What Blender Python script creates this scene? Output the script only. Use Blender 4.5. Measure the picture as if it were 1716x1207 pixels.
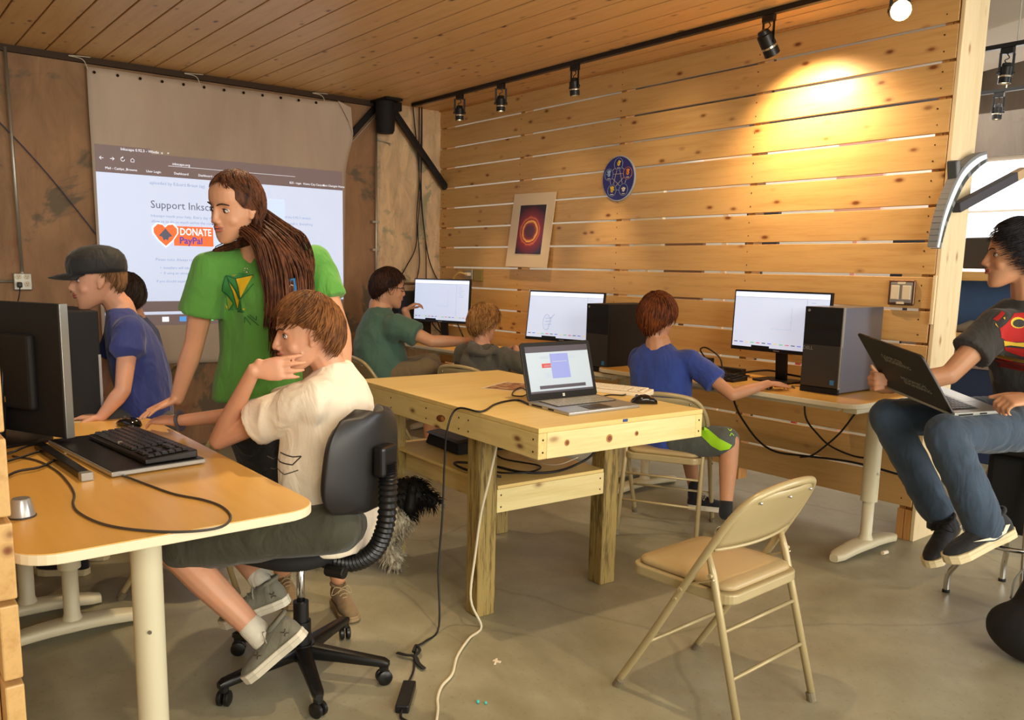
import bpy, bmesh, math, random
from mathutils import Vector, Matrix, noise
random.seed(7)
PI = math.pi
D = bpy.data
for _o in list(D.objects):
    D.objects.remove(_o, do_unlink=True)
C = bpy.context.scene.collection
scene = bpy.context.scene

# ---------------------------------------------------------------- camera
cd = D.cameras.new('camera'); cam = D.objects.new('camera', cd); C.objects.link(cam)
cd.sensor_fit = 'HORIZONTAL'; cd.sensor_width = 36.0; cd.lens = 1394.2/1716*36
cd.shift_x = 41.862/1716; cd.shift_y = 59.355/1716
cd.clip_start = 0.05; cd.clip_end = 200
def cam_axes(yaw, pit, rol):
    cy, sy = math.cos(yaw), math.sin(yaw)
    F = Vector((-sy*math.cos(pit), cy*math.cos(pit), math.sin(pit)))
    R = Vector((cy, sy, 0.0)); U = R.cross(F)
    c, s = math.cos(rol), math.sin(rol)
    return c*R+s*U, -s*R+c*U, F
_r, _u, _f = cam_axes(.90848, -.15285, .017166)
cam.matrix_world = Matrix(((_r.x, _u.x, -_f.x, 6.5182), (_r.y, _u.y, -_f.y, -4.4750), (_r.z, _u.z, -_f.z, 1.4237), (0, 0, 0, 1)))
scene.camera = cam
FWD = Vector((-.788, .615, 0)); RT = Vector((.615, .788, 0)); UP = Vector((0, 0, 1))

# ---------------------------------------------------------------- world, lights, exposure
scene.view_settings.view_transform = 'Standard'; scene.view_settings.look = 'None'
scene.view_settings.gamma = 1.0; scene.view_settings.use_curve_mapping = False
scene.view_settings.exposure = 0.42
w = D.worlds.new('world'); scene.world = w; w.use_nodes = True
bg = w.node_tree.nodes['Background']
bg.inputs[0].default_value = (1.0, .93, .80, 1); bg.inputs[1].default_value = 0.40

def light(kind, loc, aim, energy, col, size=1.0, size_y=None, spot=60, blend=.6, name='lamp_light'):
    l = D.lights.new(name, kind); o = D.objects.new(name, l); C.objects.link(o)
    o.location = loc; d = Vector(aim)-Vector(loc); o.rotation_euler = d.to_track_quat('-Z', 'Y').to_euler()
    l.energy = energy; l.color = col
    if kind == 'AREA':
        l.size = size
        if size_y: l.shape = 'RECTANGLE'; l.size_y = size_y
    elif kind == 'SPOT':
        l.spot_size = math.radians(spot); l.spot_blend = blend; l.shadow_soft_size = size
    else: l.shadow_soft_size = size
    return o
WARM = (1.0, .76, .47)
DAY = (.86, .93, 1.0)
# daylight from the windows of the shop beyond the slat wall, and from the shop front behind the photographer
light('AREA', (9.5, 4.6, 2.2), (4.5, -1.5, .6), 330, DAY, 3.5, 2.2)
light('AREA', (10.2, -4.4, 2.7), (3.6, -2.2, 1.0), 185, (1, .95, .82), 3.0, 2.0)
light('AREA', (8.6, -1.2, .35), (3.2, -2.4, 2.8), 120, (1, .93, .78), 2.5, 2.5)   # unseen uplight added to brighten the ceiling, standing in for floor bounce
light('AREA', (2.2, 2.6, 2.9), (2.2, 2.4, 0), 55, (1, .93, .84), 4.0, 2.0)
# warm spots on further ceiling tracks over the desks
light('SPOT', (3.1, -2.9, 2.72), (3.7, -3.8, .7), 75, WARM, .03, spot=80, blend=.7)
light('SPOT', (4.9, -2.6, 2.74), (3.9, -2.3, 0), 58, WARM, .03, spot=85, blend=.8)
light('SPOT', (2.2, -2.2, 2.74), (2.6, -2.0, 0), 45, WARM, .03, spot=100, blend=.8)

# ---------------------------------------------------------------- node helpers
class NT:
    def __init__(s, name):
        s.m = D.materials.new(name); s.m.use_nodes = True; s.t = s.m.node_tree; s.b = s.t.nodes['Principled BSDF']
        s.tc = None
    def n(s, typ, **kw):
        nd = s.t.nodes.new(typ)
        for k, v in kw.items():
            if k == 'ins':
                for a, b in v.items(): nd.inputs[a].default_value = b
            else: setattr(nd, k, v)
        return nd
    def l(s, a, b): s.t.links.new(a, b)
    def co(s, rand=False):
        tc = s.n('ShaderNodeTexCoord'); out = tc.outputs['Object']
        if rand:
            oi = s.n('ShaderNodeObjectInfo'); m = s.n('ShaderNodeVectorMath', operation='SCALE'); m.inputs[0].default_value = (17.3, 9.1, 31.7)
            s.l(oi.outputs['Random'], m.inputs['Scale']); a = s.n('ShaderNodeVectorMath', operation='ADD')
            s.l(out, a.inputs[0]); s.l(m.outputs[0], a.inputs[1]); out = a.outputs[0]
        return out
    def mapn(s, vec, scale, rot=(0, 0, 0), loc=(0, 0, 0)):
        m = s.n('ShaderNodeMapping'); m.inputs['Scale'].default_value = scale; m.inputs['Rotation'].default_value = rot; m.inputs['Location'].default_value = loc
        s.l(vec, m.inputs[0]); return m.outputs[0]
    def noise(s, vec, scale, detail=4, rough=.55, dist=0.0):
        nd = s.n('ShaderNodeTexNoise'); nd.inputs['Scale'].default_value = scale; nd.inputs['Detail'].default_value = detail
        nd.inputs['Roughness'].default_value = rough; nd.inputs['Distortion'].default_value = dist; s.l(vec, nd.inputs['Vector']); return nd.outputs['Fac']
    def ramp(s, fac, stops, interp='LINEAR'):
        nd = s.n('ShaderNodeValToRGB'); cr = nd.color_ramp; cr.interpolation = interp
        while len(cr.elements) < len(stops): cr.elements.new(.5)
        for e, (p, c) in zip(cr.elements, stops):
            e.position = p; e.color = (c[0], c[1], c[2], 1) if hasattr(c, '__len__') else (c, c, c, 1)
        s.l(fac, nd.inputs[0]); return nd.outputs[0]
    def mix(s, fac, a, b, mode='MIX'):
        nd = s.n('ShaderNodeMix', data_type='RGBA', blend_type=mode)
        for i, v in ((0, fac), (6, a), (7, b)):
            if hasattr(v, 'is_linked'): s.l(v, nd.inputs[i])
            else: nd.inputs[i].default_value = v if not hasattr(v, '__len__') else (v[0], v[1], v[2], 1)
        return nd.outputs[2]
    def bump(s, h, st=.3, dist=.01):
        nd = s.n('ShaderNodeBump'); nd.inputs['Strength'].default_value = st; nd.inputs['Distance'].default_value = dist
        s.l(h, nd.inputs['Height']); s.l(nd.outputs[0], s.b.inputs['Normal'])
def srgb(c):
    return tuple((x/255/12.92 if x/255 <= .04045 else ((x/255+.055)/1.055)**2.4) for x in c)
def plain(name, c, rough=.5, metal=0.0, bump=None, spec=.5, var=0.0, emit=0.0, sss=0.0, sheen=0.0, alpha=None):
    t = NT(name); c = srgb(c); t.b.inputs['Base Color'].default_value = (*c, 1); t.b.inputs['Roughness'].default_value = rough
    t.b.inputs['Metallic'].default_value = metal; t.b.inputs['Specular IOR Level'].default_value = spec
    if sheen: t.b.inputs['Sheen Weight'].default_value = sheen
    if sss: t.b.inputs['Subsurface Weight'].default_value = sss; t.b.inputs['Subsurface Scale'].default_value = .01; t.b.inputs['Subsurface Radius'].default_value = (1, .35, .2)
    if emit: t.b.inputs['Emission Color'].default_value = (*c, 1); t.b.inputs['Emission Strength'].default_value = emit
    if var:
        f = t.noise(t.co(), 9, 4); col = t.mix(t.ramp(f, [(.3, 0), (.7, 1)]), tuple(x*(1-var) for x in c), tuple(min(1, x*(1+var)) for x in c)); t.l(col, t.b.inputs['Base Color'])
    if bump: t.bump(t.noise(t.co(), bump[0], 4), bump[1], bump[2] if len(bump) > 2 else .005)
    return t.m
def wood(name, c1, c2, axis='x', grain=1.0, knots=True, rough=.45, knotc=(96, 48, 14), rand=True, dark=.0, blotch=.25, con=0.0):
    t = NT(name); v = t.co(rand); c1 = srgb(c1); c2 = srgb(c2)
    sc = {'x': (1, 14, 14), 'y': (14, 1, 14), 'z': (14, 14, 1)}[axis]
    a = t.noise(t.mapn(v, sc), 2.2*grain, 6, .6, .4)
    b = t.noise(t.mapn(v, sc), 9*grain, 3, .6)
    f = t.mix(.35, a, b)
    col = t.ramp(f, [(.3+con, c2), (.52-con*.1, c1), (.75, tuple(min(1, x*1.12) for x in c1))])
    bl = t.noise(t.mapn(v, tuple(1 if s == 1 else 3 for s in sc)), 1.1, 3)
    col = t.mix(blotch, col, t.ramp(bl, [(.3, c2), (.7, c1)]), 'MIX')
    if knots:
        ks = {'x': (5.6, 12, 12), 'y': (12, 5.6, 12), 'z': (12, 12, 5.6)}[axis]
        vo = t.n('ShaderNodeTexVoronoi'); vo.inputs['Scale'].default_value = 1.0; vo.inputs['Randomness'].default_value = 1.0; t.l(t.mapn(v, ks), vo.inputs['Vector'])
        k = t.ramp(vo.outputs['Distance'], [(.06, 1), (.10, .8), (.15, .28), (.24, 0)])
        sel = t.ramp(t.n_sep(vo.outputs['Color']) if False else vo.outputs['Color'], [(.40, 0), (.52, 1)])
        k2 = t.mix(1.0, k, sel, 'MULTIPLY')
        col = t.mix(k2, col, srgb(knotc))
    t.l(col, t.b.inputs['Base Color']); t.b.inputs['Roughness'].default_value = rough
    t.bump(f, .12, .003)
    return t.m

# ---------------------------------------------------------------- geometry helpers
def V3(a): return Vector(a)
def lerp(a, b, t): return a+(b-a)*t
def smooth_path(pts, n=6):
    P = [Vector(p) for p in pts]
    if len(P) < 3: return P
    out = []
    Q = [P[0]*2-P[1]]+P+[P[-1]*2-P[-2]]
    for i in range(1, len(Q)-2):
        a, b, c, d = Q[i-1], Q[i], Q[i+1], Q[i+2]
        for j in range(n):
            t = j/n
            out.append(.5*((2*b)+(c-a)*t+(2*a-5*b+4*c-d)*t*t+(3*b-a-3*c+d)*t**3))
    out.append(P[-1]); return out
def basis(z, hint=(0, 0, 1)):
    z = Vector(z).normalized(); h = Vector(hint)
    if abs(z.dot(h.normalized())) > .98: h = Vector((1, 0, 0))
    x = h.cross(z).normalized(); y = z.cross(x); return x, y, z
class G:
    def __init__(s): s.v = []; s.f = []; s.mi = []
    def add(s, vs, fs, m=0):
        o = len(s.v); s.v += [tuple(v) for v in vs]; s.f += [tuple(i+o for i in f) for f in fs]; s.mi += [m]*len(fs); return s
    def box(s, x0, x1, y0, y1, z0, z1, m=0):
        return s.add([(x0, y0, z0), (x1, y0, z0), (x1, y1, z0), (x0, y1, z0), (x0, y0, z1), (x1, y0, z1), (x1, y1, z1), (x0, y1, z1)],
                     [(0, 3, 2, 1), (4, 5, 6, 7), (0, 1, 5, 4), (1, 2, 6, 5), (2, 3, 7, 6), (3, 0, 4, 7)], m)
    def hexa(s, p, m=0):  # 8 corners, bottom 4 then top 4
        return s.add(p, [(0, 3, 2, 1), (4, 5, 6, 7), (0, 1, 5, 4), (1, 2, 6, 5), (2, 3, 7, 6), (3, 0, 4, 7)], m)
    def obox(s, c, ax, ay, az, m=0):  # centre and three half-axis vectors
        c, ax, ay, az = map(Vector, (c, ax, ay, az))
        return s.hexa([c-ax-ay-az, c+ax-ay-az, c+ax+ay-az, c-ax+ay-az, c-ax-ay+az, c+ax-ay+az, c+ax+ay+az, c-ax+ay+az], m)
    def bar(s, a, b, w, h, hint=(0, 0, 1), m=0):
        a, b = Vector(a), Vector(b); x, y, z = basis(b-a, hint)
        return s.obox((a+b)/2, x*w/2, y*h/2, (b-a)/2, m)
    def rings(s, R, m=0, cap=True, closed=False):
        n = len(R[0]); vs = [p for r in R for p in r]; fs = []
        k = len(R)
        for i in range(k if closed else k-1):
            i2 = (i+1) % k
            for j in range(n):
                j2 = (j+1) % n
                fs.append((i*n+j, i*n+j2, i2*n+j2, i2*n+j))
        if cap and not closed:
            fs.append(tuple(reversed(range(n)))); fs.append(tuple((k-1)*n+j for j in range(n)))
        return s.add(vs, fs, m)
    def tube(s, pts, r, n=8, m=0, closed=False, flat=1.0, hint=(0, 0, 1), cap=True):
        P = [Vector(p) for p in pts]; k = len(P); R = []
        x = None
        for i, p in enumerate(P):
            if closed: t = P[(i+1) % k]-P[i-1]
            else: t = P[min(i+1, k-1)]-P[max(i-1, 0)]
            if t.length < 1e-9: t = Vector((0, 0, 1))
            t.normalize()
            if x is None: x = basis(t, hint)[0]
            x = x-t*x.dot(t)
            if x.length < 1e-6: x = basis(t, hint)[0]
            x.normalize(); y = t.cross(x)
            rr = r[i] if hasattr(r, '__len__') else r
            R.append([p+x*rr*math.cos(2*PI*j/n)+y*rr*flat*math.sin(2*PI*j/n) for j in range(n)])
        return s.rings(R, m, cap=cap, closed=closed)
    def cyl(s, a, b, r, r2=None, n=16, m=0):
        return s.tube([a, b], [r, r if r2 is None else r2], n, m)
    def lathe(s, prof, o=(0, 0, 0), axis=(0, 0, 1), n=24, m=0, hint=(0, 1, 0)):
        o = Vector(o); x, y, z = basis(axis, hint)
        return s.rings([[o+z*h+x*max(r, 1e-4)*math.cos(2*PI*j/n)+y*max(r, 1e-4)*math.sin(2*PI*j/n) for j in range(n)] for r, h in prof], m)
    def sph(s, c, r, ax=None, nu=16, nv=10, m=0):
        c = Vector(c)
        if not hasattr(r, '__len__'): r = (r, r, r)
        X, Y, Z = ax if ax else (Vector((1, 0, 0)), Vector((0, 1, 0)), Vector((0, 0, 1)))
        R = []
        for i in range(nv+1):
            t = PI*(i/nv); st, ct = max(math.sin(t), 1e-3), -math.cos(t)
            R.append([c+X*r[0]*st*math.cos(2*PI*j/nu)+Y*r[1]*st*math.sin(2*PI*j/nu)+Z*r[2]*ct for j in range(nu)])
        return s.rings(R, m)
    def loft(s, secs, n=24, m=0, p=2.0):  # (centre, X half-axis, Y half-axis)
        R = []
        for c, ax, ay in secs:
            c, ax, ay = Vector(c), Vector(ax), Vector(ay); ring = []
            for j in range(n):
                a = 2*PI*j/n; ca, sa = math.cos(a), math.sin(a)
                if p != 2.0: ca = math.copysign(abs(ca)**(2/p), ca); sa = math.copysign(abs(sa)**(2/p), sa)
                ring.append(c+ax*ca+ay*sa)
            R.append(ring)
        return s.rings(R, m)
    def prism(s, poly, o, ex, ey, th, m=0):  # 2d polygon in frame, extruded by th along ex x ey (from 0)
        o, ex, ey = Vector(o), Vector(ex), Vector(ey); ez = ex.cross(ey).normalized()*th; n = len(poly)
        A = [o+ex*a+ey*b for a, b in poly]; Bv = [q+ez for q in A]
        return s.add(A+Bv, [tuple(reversed(range(n))), tuple(range(n, 2*n))]+[(i, (i+1) % n, n+(i+1) % n, n+i) for i in range(n)], m)
    def caps(s, a, b, r1, r2=None, n=12):   # tapered capsule (closed pieces, for remeshing)
        r2 = r1 if r2 is None else r2; a, b = Vector(a), Vector(b)
        s.sph(a, r1, nu=n, nv=n//2+2); s.sph(b, r2, nu=n, nv=n//2+2)
        if (b-a).length > 1e-5: s.cyl(a, b, r1, r2, n)
        return s
    def chain(s, pts, rs, n=12):
        for i in range(len(pts)-1): s.caps(pts[i], pts[i+1], rs[i], rs[i+1], n)
        return s
def rrect(w, h, r, n=5, cx=0, cy=0):
    out = []
    for qx, qy, a0 in ((1, 1, 0), (-1, 1, 90), (-1, -1, 180), (1, -1, 270)):
        for i in range(n+1):
            a = math.radians(a0+90*i/n); out.append((cx+qx*(w/2-r)+r*math.cos(a), cy+qy*(h/2-r)+r*math.sin(a)))
    return out
MAT = {}   # object -> world matrix at build time
def mesh_from(name, g, mats):
    me = D.meshes.new(name); me.from_pydata(g.v, [], g.f); mats = mats if isinstance(mats, (list, tuple)) else [mats]
    for m in mats: me.materials.append(m)
    if len(mats) > 1: me.polygons.foreach_set('material_index', g.mi)
    return me
def part(name, g, mats, parent=None, smooth=False, bevel=0, seg=2, label=None, autos=None, fix=True):
    me = mesh_from(name, g, mats)
    if parent is not None and parent in MAT and not MAT[parent][1]:
        me.transform(MAT[parent][0].inverted())
    if fix:
        bm = bmesh.new(); bm.from_mesh(me); bmesh.ops.recalc_face_normals(bm, faces=bm.faces); bm.to_mesh(me); bm.free()
    if smooth: me.shade_smooth()
    if autos is not None:
        me.shade_smooth(); me.set_sharp_from_angle(angle=math.radians(autos))
    o = D.objects.new(name, me); C.objects.link(o)
    if parent is not None: o.parent = parent; MAT[o] = MAT.get(parent, (Matrix.Identity(4), True))
    else: MAT[o] = (Matrix.Identity(4), True)
    if bevel:
        b = o.modifiers.new('bevel', 'BEVEL'); b.width = bevel; b.segments = seg; b.limit_method = 'ANGLE'; b.angle_limit = math.radians(40)
        b.harden_normals = False
    if label: o['label'] = label
    return o
def tag(o, label, cat, group=None, kind=None):
    o['label'] = label; o['category'] = cat
    if group: o['group'] = group
    if kind: o['kind'] = kind
    return o
def thing(name, label, cat, loc=(0, 0, 0), rz=0.0, group=None, local=False):
    """Empty at the thing's base. Parts are given in world coordinates, or in the thing's own frame if local."""
    o = D.objects.new(name, None); C.objects.link(o); o.empty_display_size = .1
    o.location = loc; o.rotation_euler = (0, 0, rz)
    MAT[o] = (Matrix.Translation(loc) @ Matrix.Rotation(rz, 4, 'Z'), local)
    return tag(o, label, cat, group)
def structure(name, g, mats, label=None, **kw):
    o = part(name, g, mats, None, **kw); o['kind'] = 'structure'
    o['label'] = label or name.replace('_', ' '); return o
def dup(root, loc, rz, label, group=None):
    def cp(o, par):
        c = o.copy(); C.objects.link(c); c.parent = par
        for ch in o.children: cp(ch, c)
        return c
    r = cp(root, None); r.location = loc; r.rotation_euler = (0, 0, rz); r['label'] = label
    if group: r['group'] = group
    MAT[r] = (Matrix.Translation(loc) @ Matrix.Rotation(rz, 4, 'Z'), True)
    return r
def remesh(g, vox, smooth=4, fac=.5, post=None):
    """merge the closed pieces of g into one continuous skin"""
    me = mesh_from('tmp', g, []) if False else D.meshes.new('tmp')
    me.from_pydata(g.v, [], g.f)
    bm = bmesh.new(); bm.from_mesh(me); bmesh.ops.recalc_face_normals(bm, faces=bm.faces); bmesh.ops.triangulate(bm, faces=bm.faces); bm.to_mesh(me); bm.free()
    o = D.objects.new('tmp', me); C.objects.link(o)
    r = o.modifiers.new('r', 'REMESH'); r.mode = 'VOXEL'; r.voxel_size = vox; r.adaptivity = 0
    if smooth:
        sm = o.modifiers.new('s', 'SMOOTH'); sm.factor = fac; sm.iterations = smooth
    dg = bpy.context.evaluated_depsgraph_get(); dg.update(); me2 = D.meshes.new_from_object(o.evaluated_get(dg))
    D.objects.remove(o, do_unlink=True); D.meshes.remove(me)
    out = G(); out.v = [tuple(v.co) for v in me2.vertices]; out.f = [tuple(p.vertices) for p in me2.polygons]; out.mi = [0]*len(out.f)
    if post: out.v = [tuple(post(Vector(v))) for v in out.v]
    D.meshes.remove(me2); return out
def text(name, s, size, o, ex, ey, mat, parent, depth=.0008, align='LEFT', xs=1.0, world=True, font_bold=0.0, label=None):
    cu = D.curves.new('t', 'FONT'); cu.body = s; cu.size = size; cu.align_x = align; cu.extrude = 0; cu.resolution_u = 2; cu.offset = font_bold
    ob = D.objects.new('t', cu); C.objects.link(ob)
    dg = bpy.context.evaluated_depsgraph_get(); dg.update(); me = D.meshes.new_from_object(ob.evaluated_get(dg))
    D.objects.remove(ob, do_unlink=True)
    ex, ey = Vector(ex).normalized(), Vector(ey).normalized(); ez = ex.cross(ey); o = Vector(o)
    g = G(); g.add([o+ex*v.co.x*xs+ey*v.co.y+ez*depth for v in me.vertices], [tuple(p.vertices) for p in me.polygons])
    D.meshes.remove(me); D.curves.remove(cu)
    if not g.f: return None
    return part(name, g, mat, parent, fix=False, label=label)
def textg(g, s, size, o, ex, ey, depth=.0008, align='LEFT', xs=1.0, m=0, bold=0.0):
    cu = D.curves.new('t', 'FONT'); cu.body = s; cu.size = size; cu.align_x = align; cu.resolution_u = 2; cu.offset = bold
    ob = D.objects.new('t', cu); C.objects.link(ob)
    dg = bpy.context.evaluated_depsgraph_get(); dg.update(); me = D.meshes.new_from_object(ob.evaluated_get(dg))
    D.objects.remove(ob, do_unlink=True)
    ex, ey = Vector(ex).normalized(), Vector(ey).normalized(); ez = ex.cross(ey); o = Vector(o)
    g.add([o+ex*v.co.x*xs+ey*v.co.y+ez*depth for v in me.vertices], [tuple(p.vertices) for p in me.polygons], m)
    D.meshes.remove(me); D.curves.remove(cu)
def rects(g, o, ex, ey, L, depth=.0006, m=0):   # flat printed rectangles (x0,y0,x1,y1)
    ex, ey = Vector(ex).normalized(), Vector(ey).normalized(); ez = ex.cross(ey); o = Vector(o)
    for a, b, c, d in L:
        g.add([o+ex*a+ey*b+ez*depth, o+ex*c+ey*b+ez*depth, o+ex*c+ey*d+ez*depth, o+ex*a+ey*d+ez*depth], [(0, 1, 2, 3)], m)
    return g

# ================================================================ MATERIALS
def mat_floor():
    t = NT('floor_concrete'); v = t.co(); a = t.noise(v, .9, 6, .6, .6); b = t.noise(v, 5, 6, .65)
    col = t.ramp(a, [(.28, srgb((124, 117, 92))), (.5, srgb((158, 152, 126))), (.72, srgb((182, 176, 152)))])
    col = t.mix(t.ramp(b, [(.35, .3), (.7, 0)]), col, srgb((108, 96, 72)))
    sp = t.noise(v, 60, 3, .6); col = t.mix(t.ramp(sp, [(.60, 0), (.72, .35)]), col, srgb((88, 78, 60)))
    vo = t.n('ShaderNodeTexVoronoi', feature='DISTANCE_TO_EDGE'); vo.inputs['Scale'].default_value = .55
    nz = t.n('ShaderNodeTexNoise'); nz.inputs['Scale'].default_value = 1.6; nz.inputs['Detail'].default_value = 5; t.l(v, nz.inputs['Vector'])
    wv = t.mix(.22, v, nz.outputs['Color'], 'ADD'); t.l(wv, vo.inputs['Vector'])
    cr = t.ramp(vo.outputs['Distance'], [(0, 1), (.0035, .8), (.007, 0)]); col = t.mix(t.mix(.22, (0, 0, 0), cr), col, srgb((70, 64, 52)))
    t.l(col, t.b.inputs['Base Color']); t.l(t.ramp(a, [(.3, .30), (.7, .5)]), t.b.inputs['Roughness'])
    t.bump(b, .08, .004); return t.m
def mat_plaster(name, base, patch, red, st=.5, sc=1.0, light=None):
    t = NT(name); v = t.co(); a = t.noise(v, 1.7*sc, 7, .62, .5); b = t.noise(t.mapn(v, (1, 1, .35)), 6*sc, 6, .65, .5); c = t.noise(t.mapn(v, (1, 1, 1), loc=(3, 8, 1)), 2.3*sc, 5, .6, .4)
    col = t.ramp(b, [(.3, tuple(x*.72 for x in srgb(base))), (.5, srgb(base)), (.72, tuple(min(1, x*1.25) for x in srgb(base)))])
    col = t.mix(t.ramp(a, [(.56, 0), (.61, .85)]), col, srgb(patch))
    col = t.mix(t.ramp(c, [(.64, 0), (.72, .6)]), col, srgb(red))
    t.l(col, t.b.inputs['Base Color']); t.b.inputs['Roughness'].default_value = .9
    t.bump(b, st, .02); return t.m
M_floor = mat_floor()
M_wallL = mat_plaster('old_plaster', (160, 124, 92), (104, 96, 80), (140, 84, 62))
M_wallR = mat_plaster('rough_stone', (226, 196, 156), (160, 158, 126), (206, 150, 122), 1.0, 1.6)
M_conc = mat_plaster('grey_concrete', (126, 116, 106), (104, 96, 88), (136, 124, 112), .3, .6)
M_beam = plain('pale_concrete', (222, 214, 202), .8, bump=(20, .2))
M_white = plain('white_paint', (232, 226, 214), .6)
M_ceil = wood('ceiling_pine', (222, 180, 120), (198, 150, 90), 'x', 1.0, True, .42, (104, 56, 22), blotch=.4)
M_dark = plain('dark_void', (30, 22, 16), .9)
M_slat = wood('slat_pine', (214, 172, 110), (190, 142, 80), 'x', .8, True, .42, (122, 66, 26), blotch=.35)
M_stud = wood('stud_pine', (206, 150, 84), (174, 116, 56), 'z', 1, False, .6)
M_postp = wood('pale_pine', (236, 214, 172), (222, 192, 142), 'z', .8, True, .5, (176, 130, 84), blotch=.3)
M_black = plain('black_plastic', (16, 16, 17), .38)
M_blackm = plain('black_matte', (13, 12, 12), .75)
M_steelb = plain('black_steel', (22, 20, 19), .5, .3)
M_galv = plain('galvanised_steel', (186, 184, 172), .42, .8, bump=(60, .05))
M_chrome = plain('chrome', (210, 210, 208), .16, 1.0)
M_cable = plain('cable_black', (18, 17, 17), .5)
M_ivory = plain('ivory_plastic', (232, 218, 190), .4)
M_screw = plain('screw_head', (60, 44, 30), .4, .7)

# ================================================================ SETTING
structure('floor', G().box(-1.0, 11, -9, 7, -.2, 0), M_floor, 'worn bare concrete floor')
structure('wall_back', G().box(-.2, 0, -9, -.66, 0, 2.9), M_wallL, 'brown patchy old plaster wall behind the projection screen')
# rough right-hand part of the back wall, with modelled relief
g = G(); ny, nz = 40, 90; y0, y1, z1 = -.66, .12, 2.83
for j in range(nz+1):
    for i in range(ny+1):
        y = y0+(y1-y0)*i/ny; z = z1*j/nz
        d = .03+.018*noise.fractal(Vector((y*5, z*3, 1.3)), .9, 2.1, 5)+.008*noise.noise(Vector((y*22, z*9, 4)))
        if i in (0,): d = -.02
        g.v.append((d, y, z))
for j in range(nz):
    for i in range(ny):
        a = j*(ny+1)+i; g.f.append((a, a+1, a+ny+2, a+ny+1)); g.mi.append(0)
structure('wall_pier', g, M_wallR, 'rough pale stone pier at the corner beside the slat wall', smooth=True)
# timber ceiling: a dark deck with tongue-and-groove planks below it
ceil = structure('ceiling', G().box(-.1, 6.4, -6.5, .03, 2.845, 2.95), M_dark, 'timber plank ceiling')
plank = None
for k in range(36):
    yb = -.0265-.1785*k
    if plank is None:
        g = G().box(0, 6.4, -.1685, 0, 0, .02); plank = part('plank', g, M_ceil, ceil, bevel=.0018, seg=1)
        plank.location = (0, yb, 2.816)
    else:
        p = plank.copy(); C.objects.link(p); p.location = (0, yb, 2.816+random.uniform(0, .002))
# dark strip painted for the shaded gap where plank ends stop at the wall
structure('trim_1', G().box(0, .035, -6.4, -.62, 2.775, 2.818), plain('gap_dark', (64, 46, 32), .8), 'dark strip standing in for the shaded gap under the ceiling plank ends')
structure('trim_2', G().box(0, 6.4, -.024, .03, 2.808, 2.845), M_stud, 'timber edge between the ceiling and the slat wall')

# slat wall: boards with open joints on studs
PB = .1773
wall = structure('wall_right', G().box(.02, .1, .021, .11, 0, 2.84), M_stud, 'partition wall of horizontal pine boards with open gaps')
for x in (1.14, 2.24, 3.35):
    part('stud', G().box(x, x+.05, .021, .11, 0 if x > 5 else .10, 2.84), M_stud, wall)
hts = [(15*PB+.007, 2.808)]+[((14-k)*PB+.007, (15-k)*PB-.007) for k in range(14)]
for i, (za, zb) in enumerate(hts):
    ln = 4.512+random.uniform(-.008, .004)
    g = G().box(0, ln, -.022, 0, 0, zb-za); b = part('board', g, M_slat, wall, bevel=.002, seg=1)
    b.location = (0, .021, za)
    s = G()
    for x in (.08, 1.165, 2.265, 3.375, 4.45):
        for dz in (.04, .12):
            if dz < zb-za-.02: s.cyl((x+random.uniform(-.008, .008), -.0015, za+dz), (x, .003, za+dz), .0045, n=6)
    part('screws', s, M_screw, wall)
# posts at the open end
part('stud', G().box(4.435, 4.472, .021, .11, 0, 2.84), M_stud, wall, bevel=.002)
part('stud', G().box(4.475, 4.512, .0, .26, 0, PB-.01), M_stud, wall, bevel=.002)
part('stud', G().box(4.475, 4.512, .022, .26, PB-.01, 2.84), M_stud, wall, bevel=.002)
part('stud', G().box(4.435, 4.472, .0, .021, 0, PB-.01), M_stud, wall, bevel=.002)
part('end_board', G().box(4.5135, 4.534, -.001, .265, 0, 2.84), M_postp, wall, bevel=.003, label='wide pale end board facing the daylight')
part('end_strip', G().box(4.5135, 4.528, -.02, -.003, 1.17, 1.42), M_postp, wall, bevel=.001)

# low slatted partition at the near left, seen on its end
lp = thing('board_partition', 'low partition of rough pine boards at the left edge beside the nearest desk', 'partition', (4.5, -4.28, 0))
for k in range(7):
    z = .01+k*.177
    part('board', G().box(1.9, 4.60+random.uniform(-.015, .012), -4.262, -4.225, z, z+.165), M_rough if False else M_slat, lp, bevel=.004)
for x in (4.5, 3.3, 2.1): part('stud', G().box(x, x+.04, -4.36, -4.264, 0, 1.25), M_stud, lp, bevel=.002)

# the shop beyond the slat wall
structure('wall_rear', G().box(-1, 3.05, 3.6, 3.75, 0, 4.0).box(4.9, 9, 3.6, 3.75, 0, 4.0).box(3.05, 4.9, 3.6, 3.75, 0, 1.42).box(3.05, 4.9, 3.6, 3.75, 2.46, 4.0), [M_conc], 'grey concrete wall of the shop beyond')
wn = structure('window_1', G().box(3.05, 4.9, 3.66, 3.70, 1.42, 1.46).box(3.05, 4.9, 3.66, 3.70, 2.42, 2.46).box(3.05, 3.09, 3.66, 3.7, 1.42, 2.46).box(4.86, 4.9, 3.66, 3.7, 1.42, 2.46).box(3.05, 4.9, 3.66, 3.70, 1.98, 2.0), M_white, 'bright shop window beyond the slat wall')
M_sky = plain('daylit_pane', (255, 255, 255), .4, emit=2.2)
part('pane', G().box(3.09, 4.86, 3.68, 3.69, 1.46, 1.98), M_sky, wn); part('pane', G().box(3.09, 4.86, 3.68, 3.69, 2.0, 2.42), M_sky, wn)
structure('wall_shop_left', G().box(-1.1, -1, -.0, 3.7, 0, 4.0), M_white)
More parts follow.
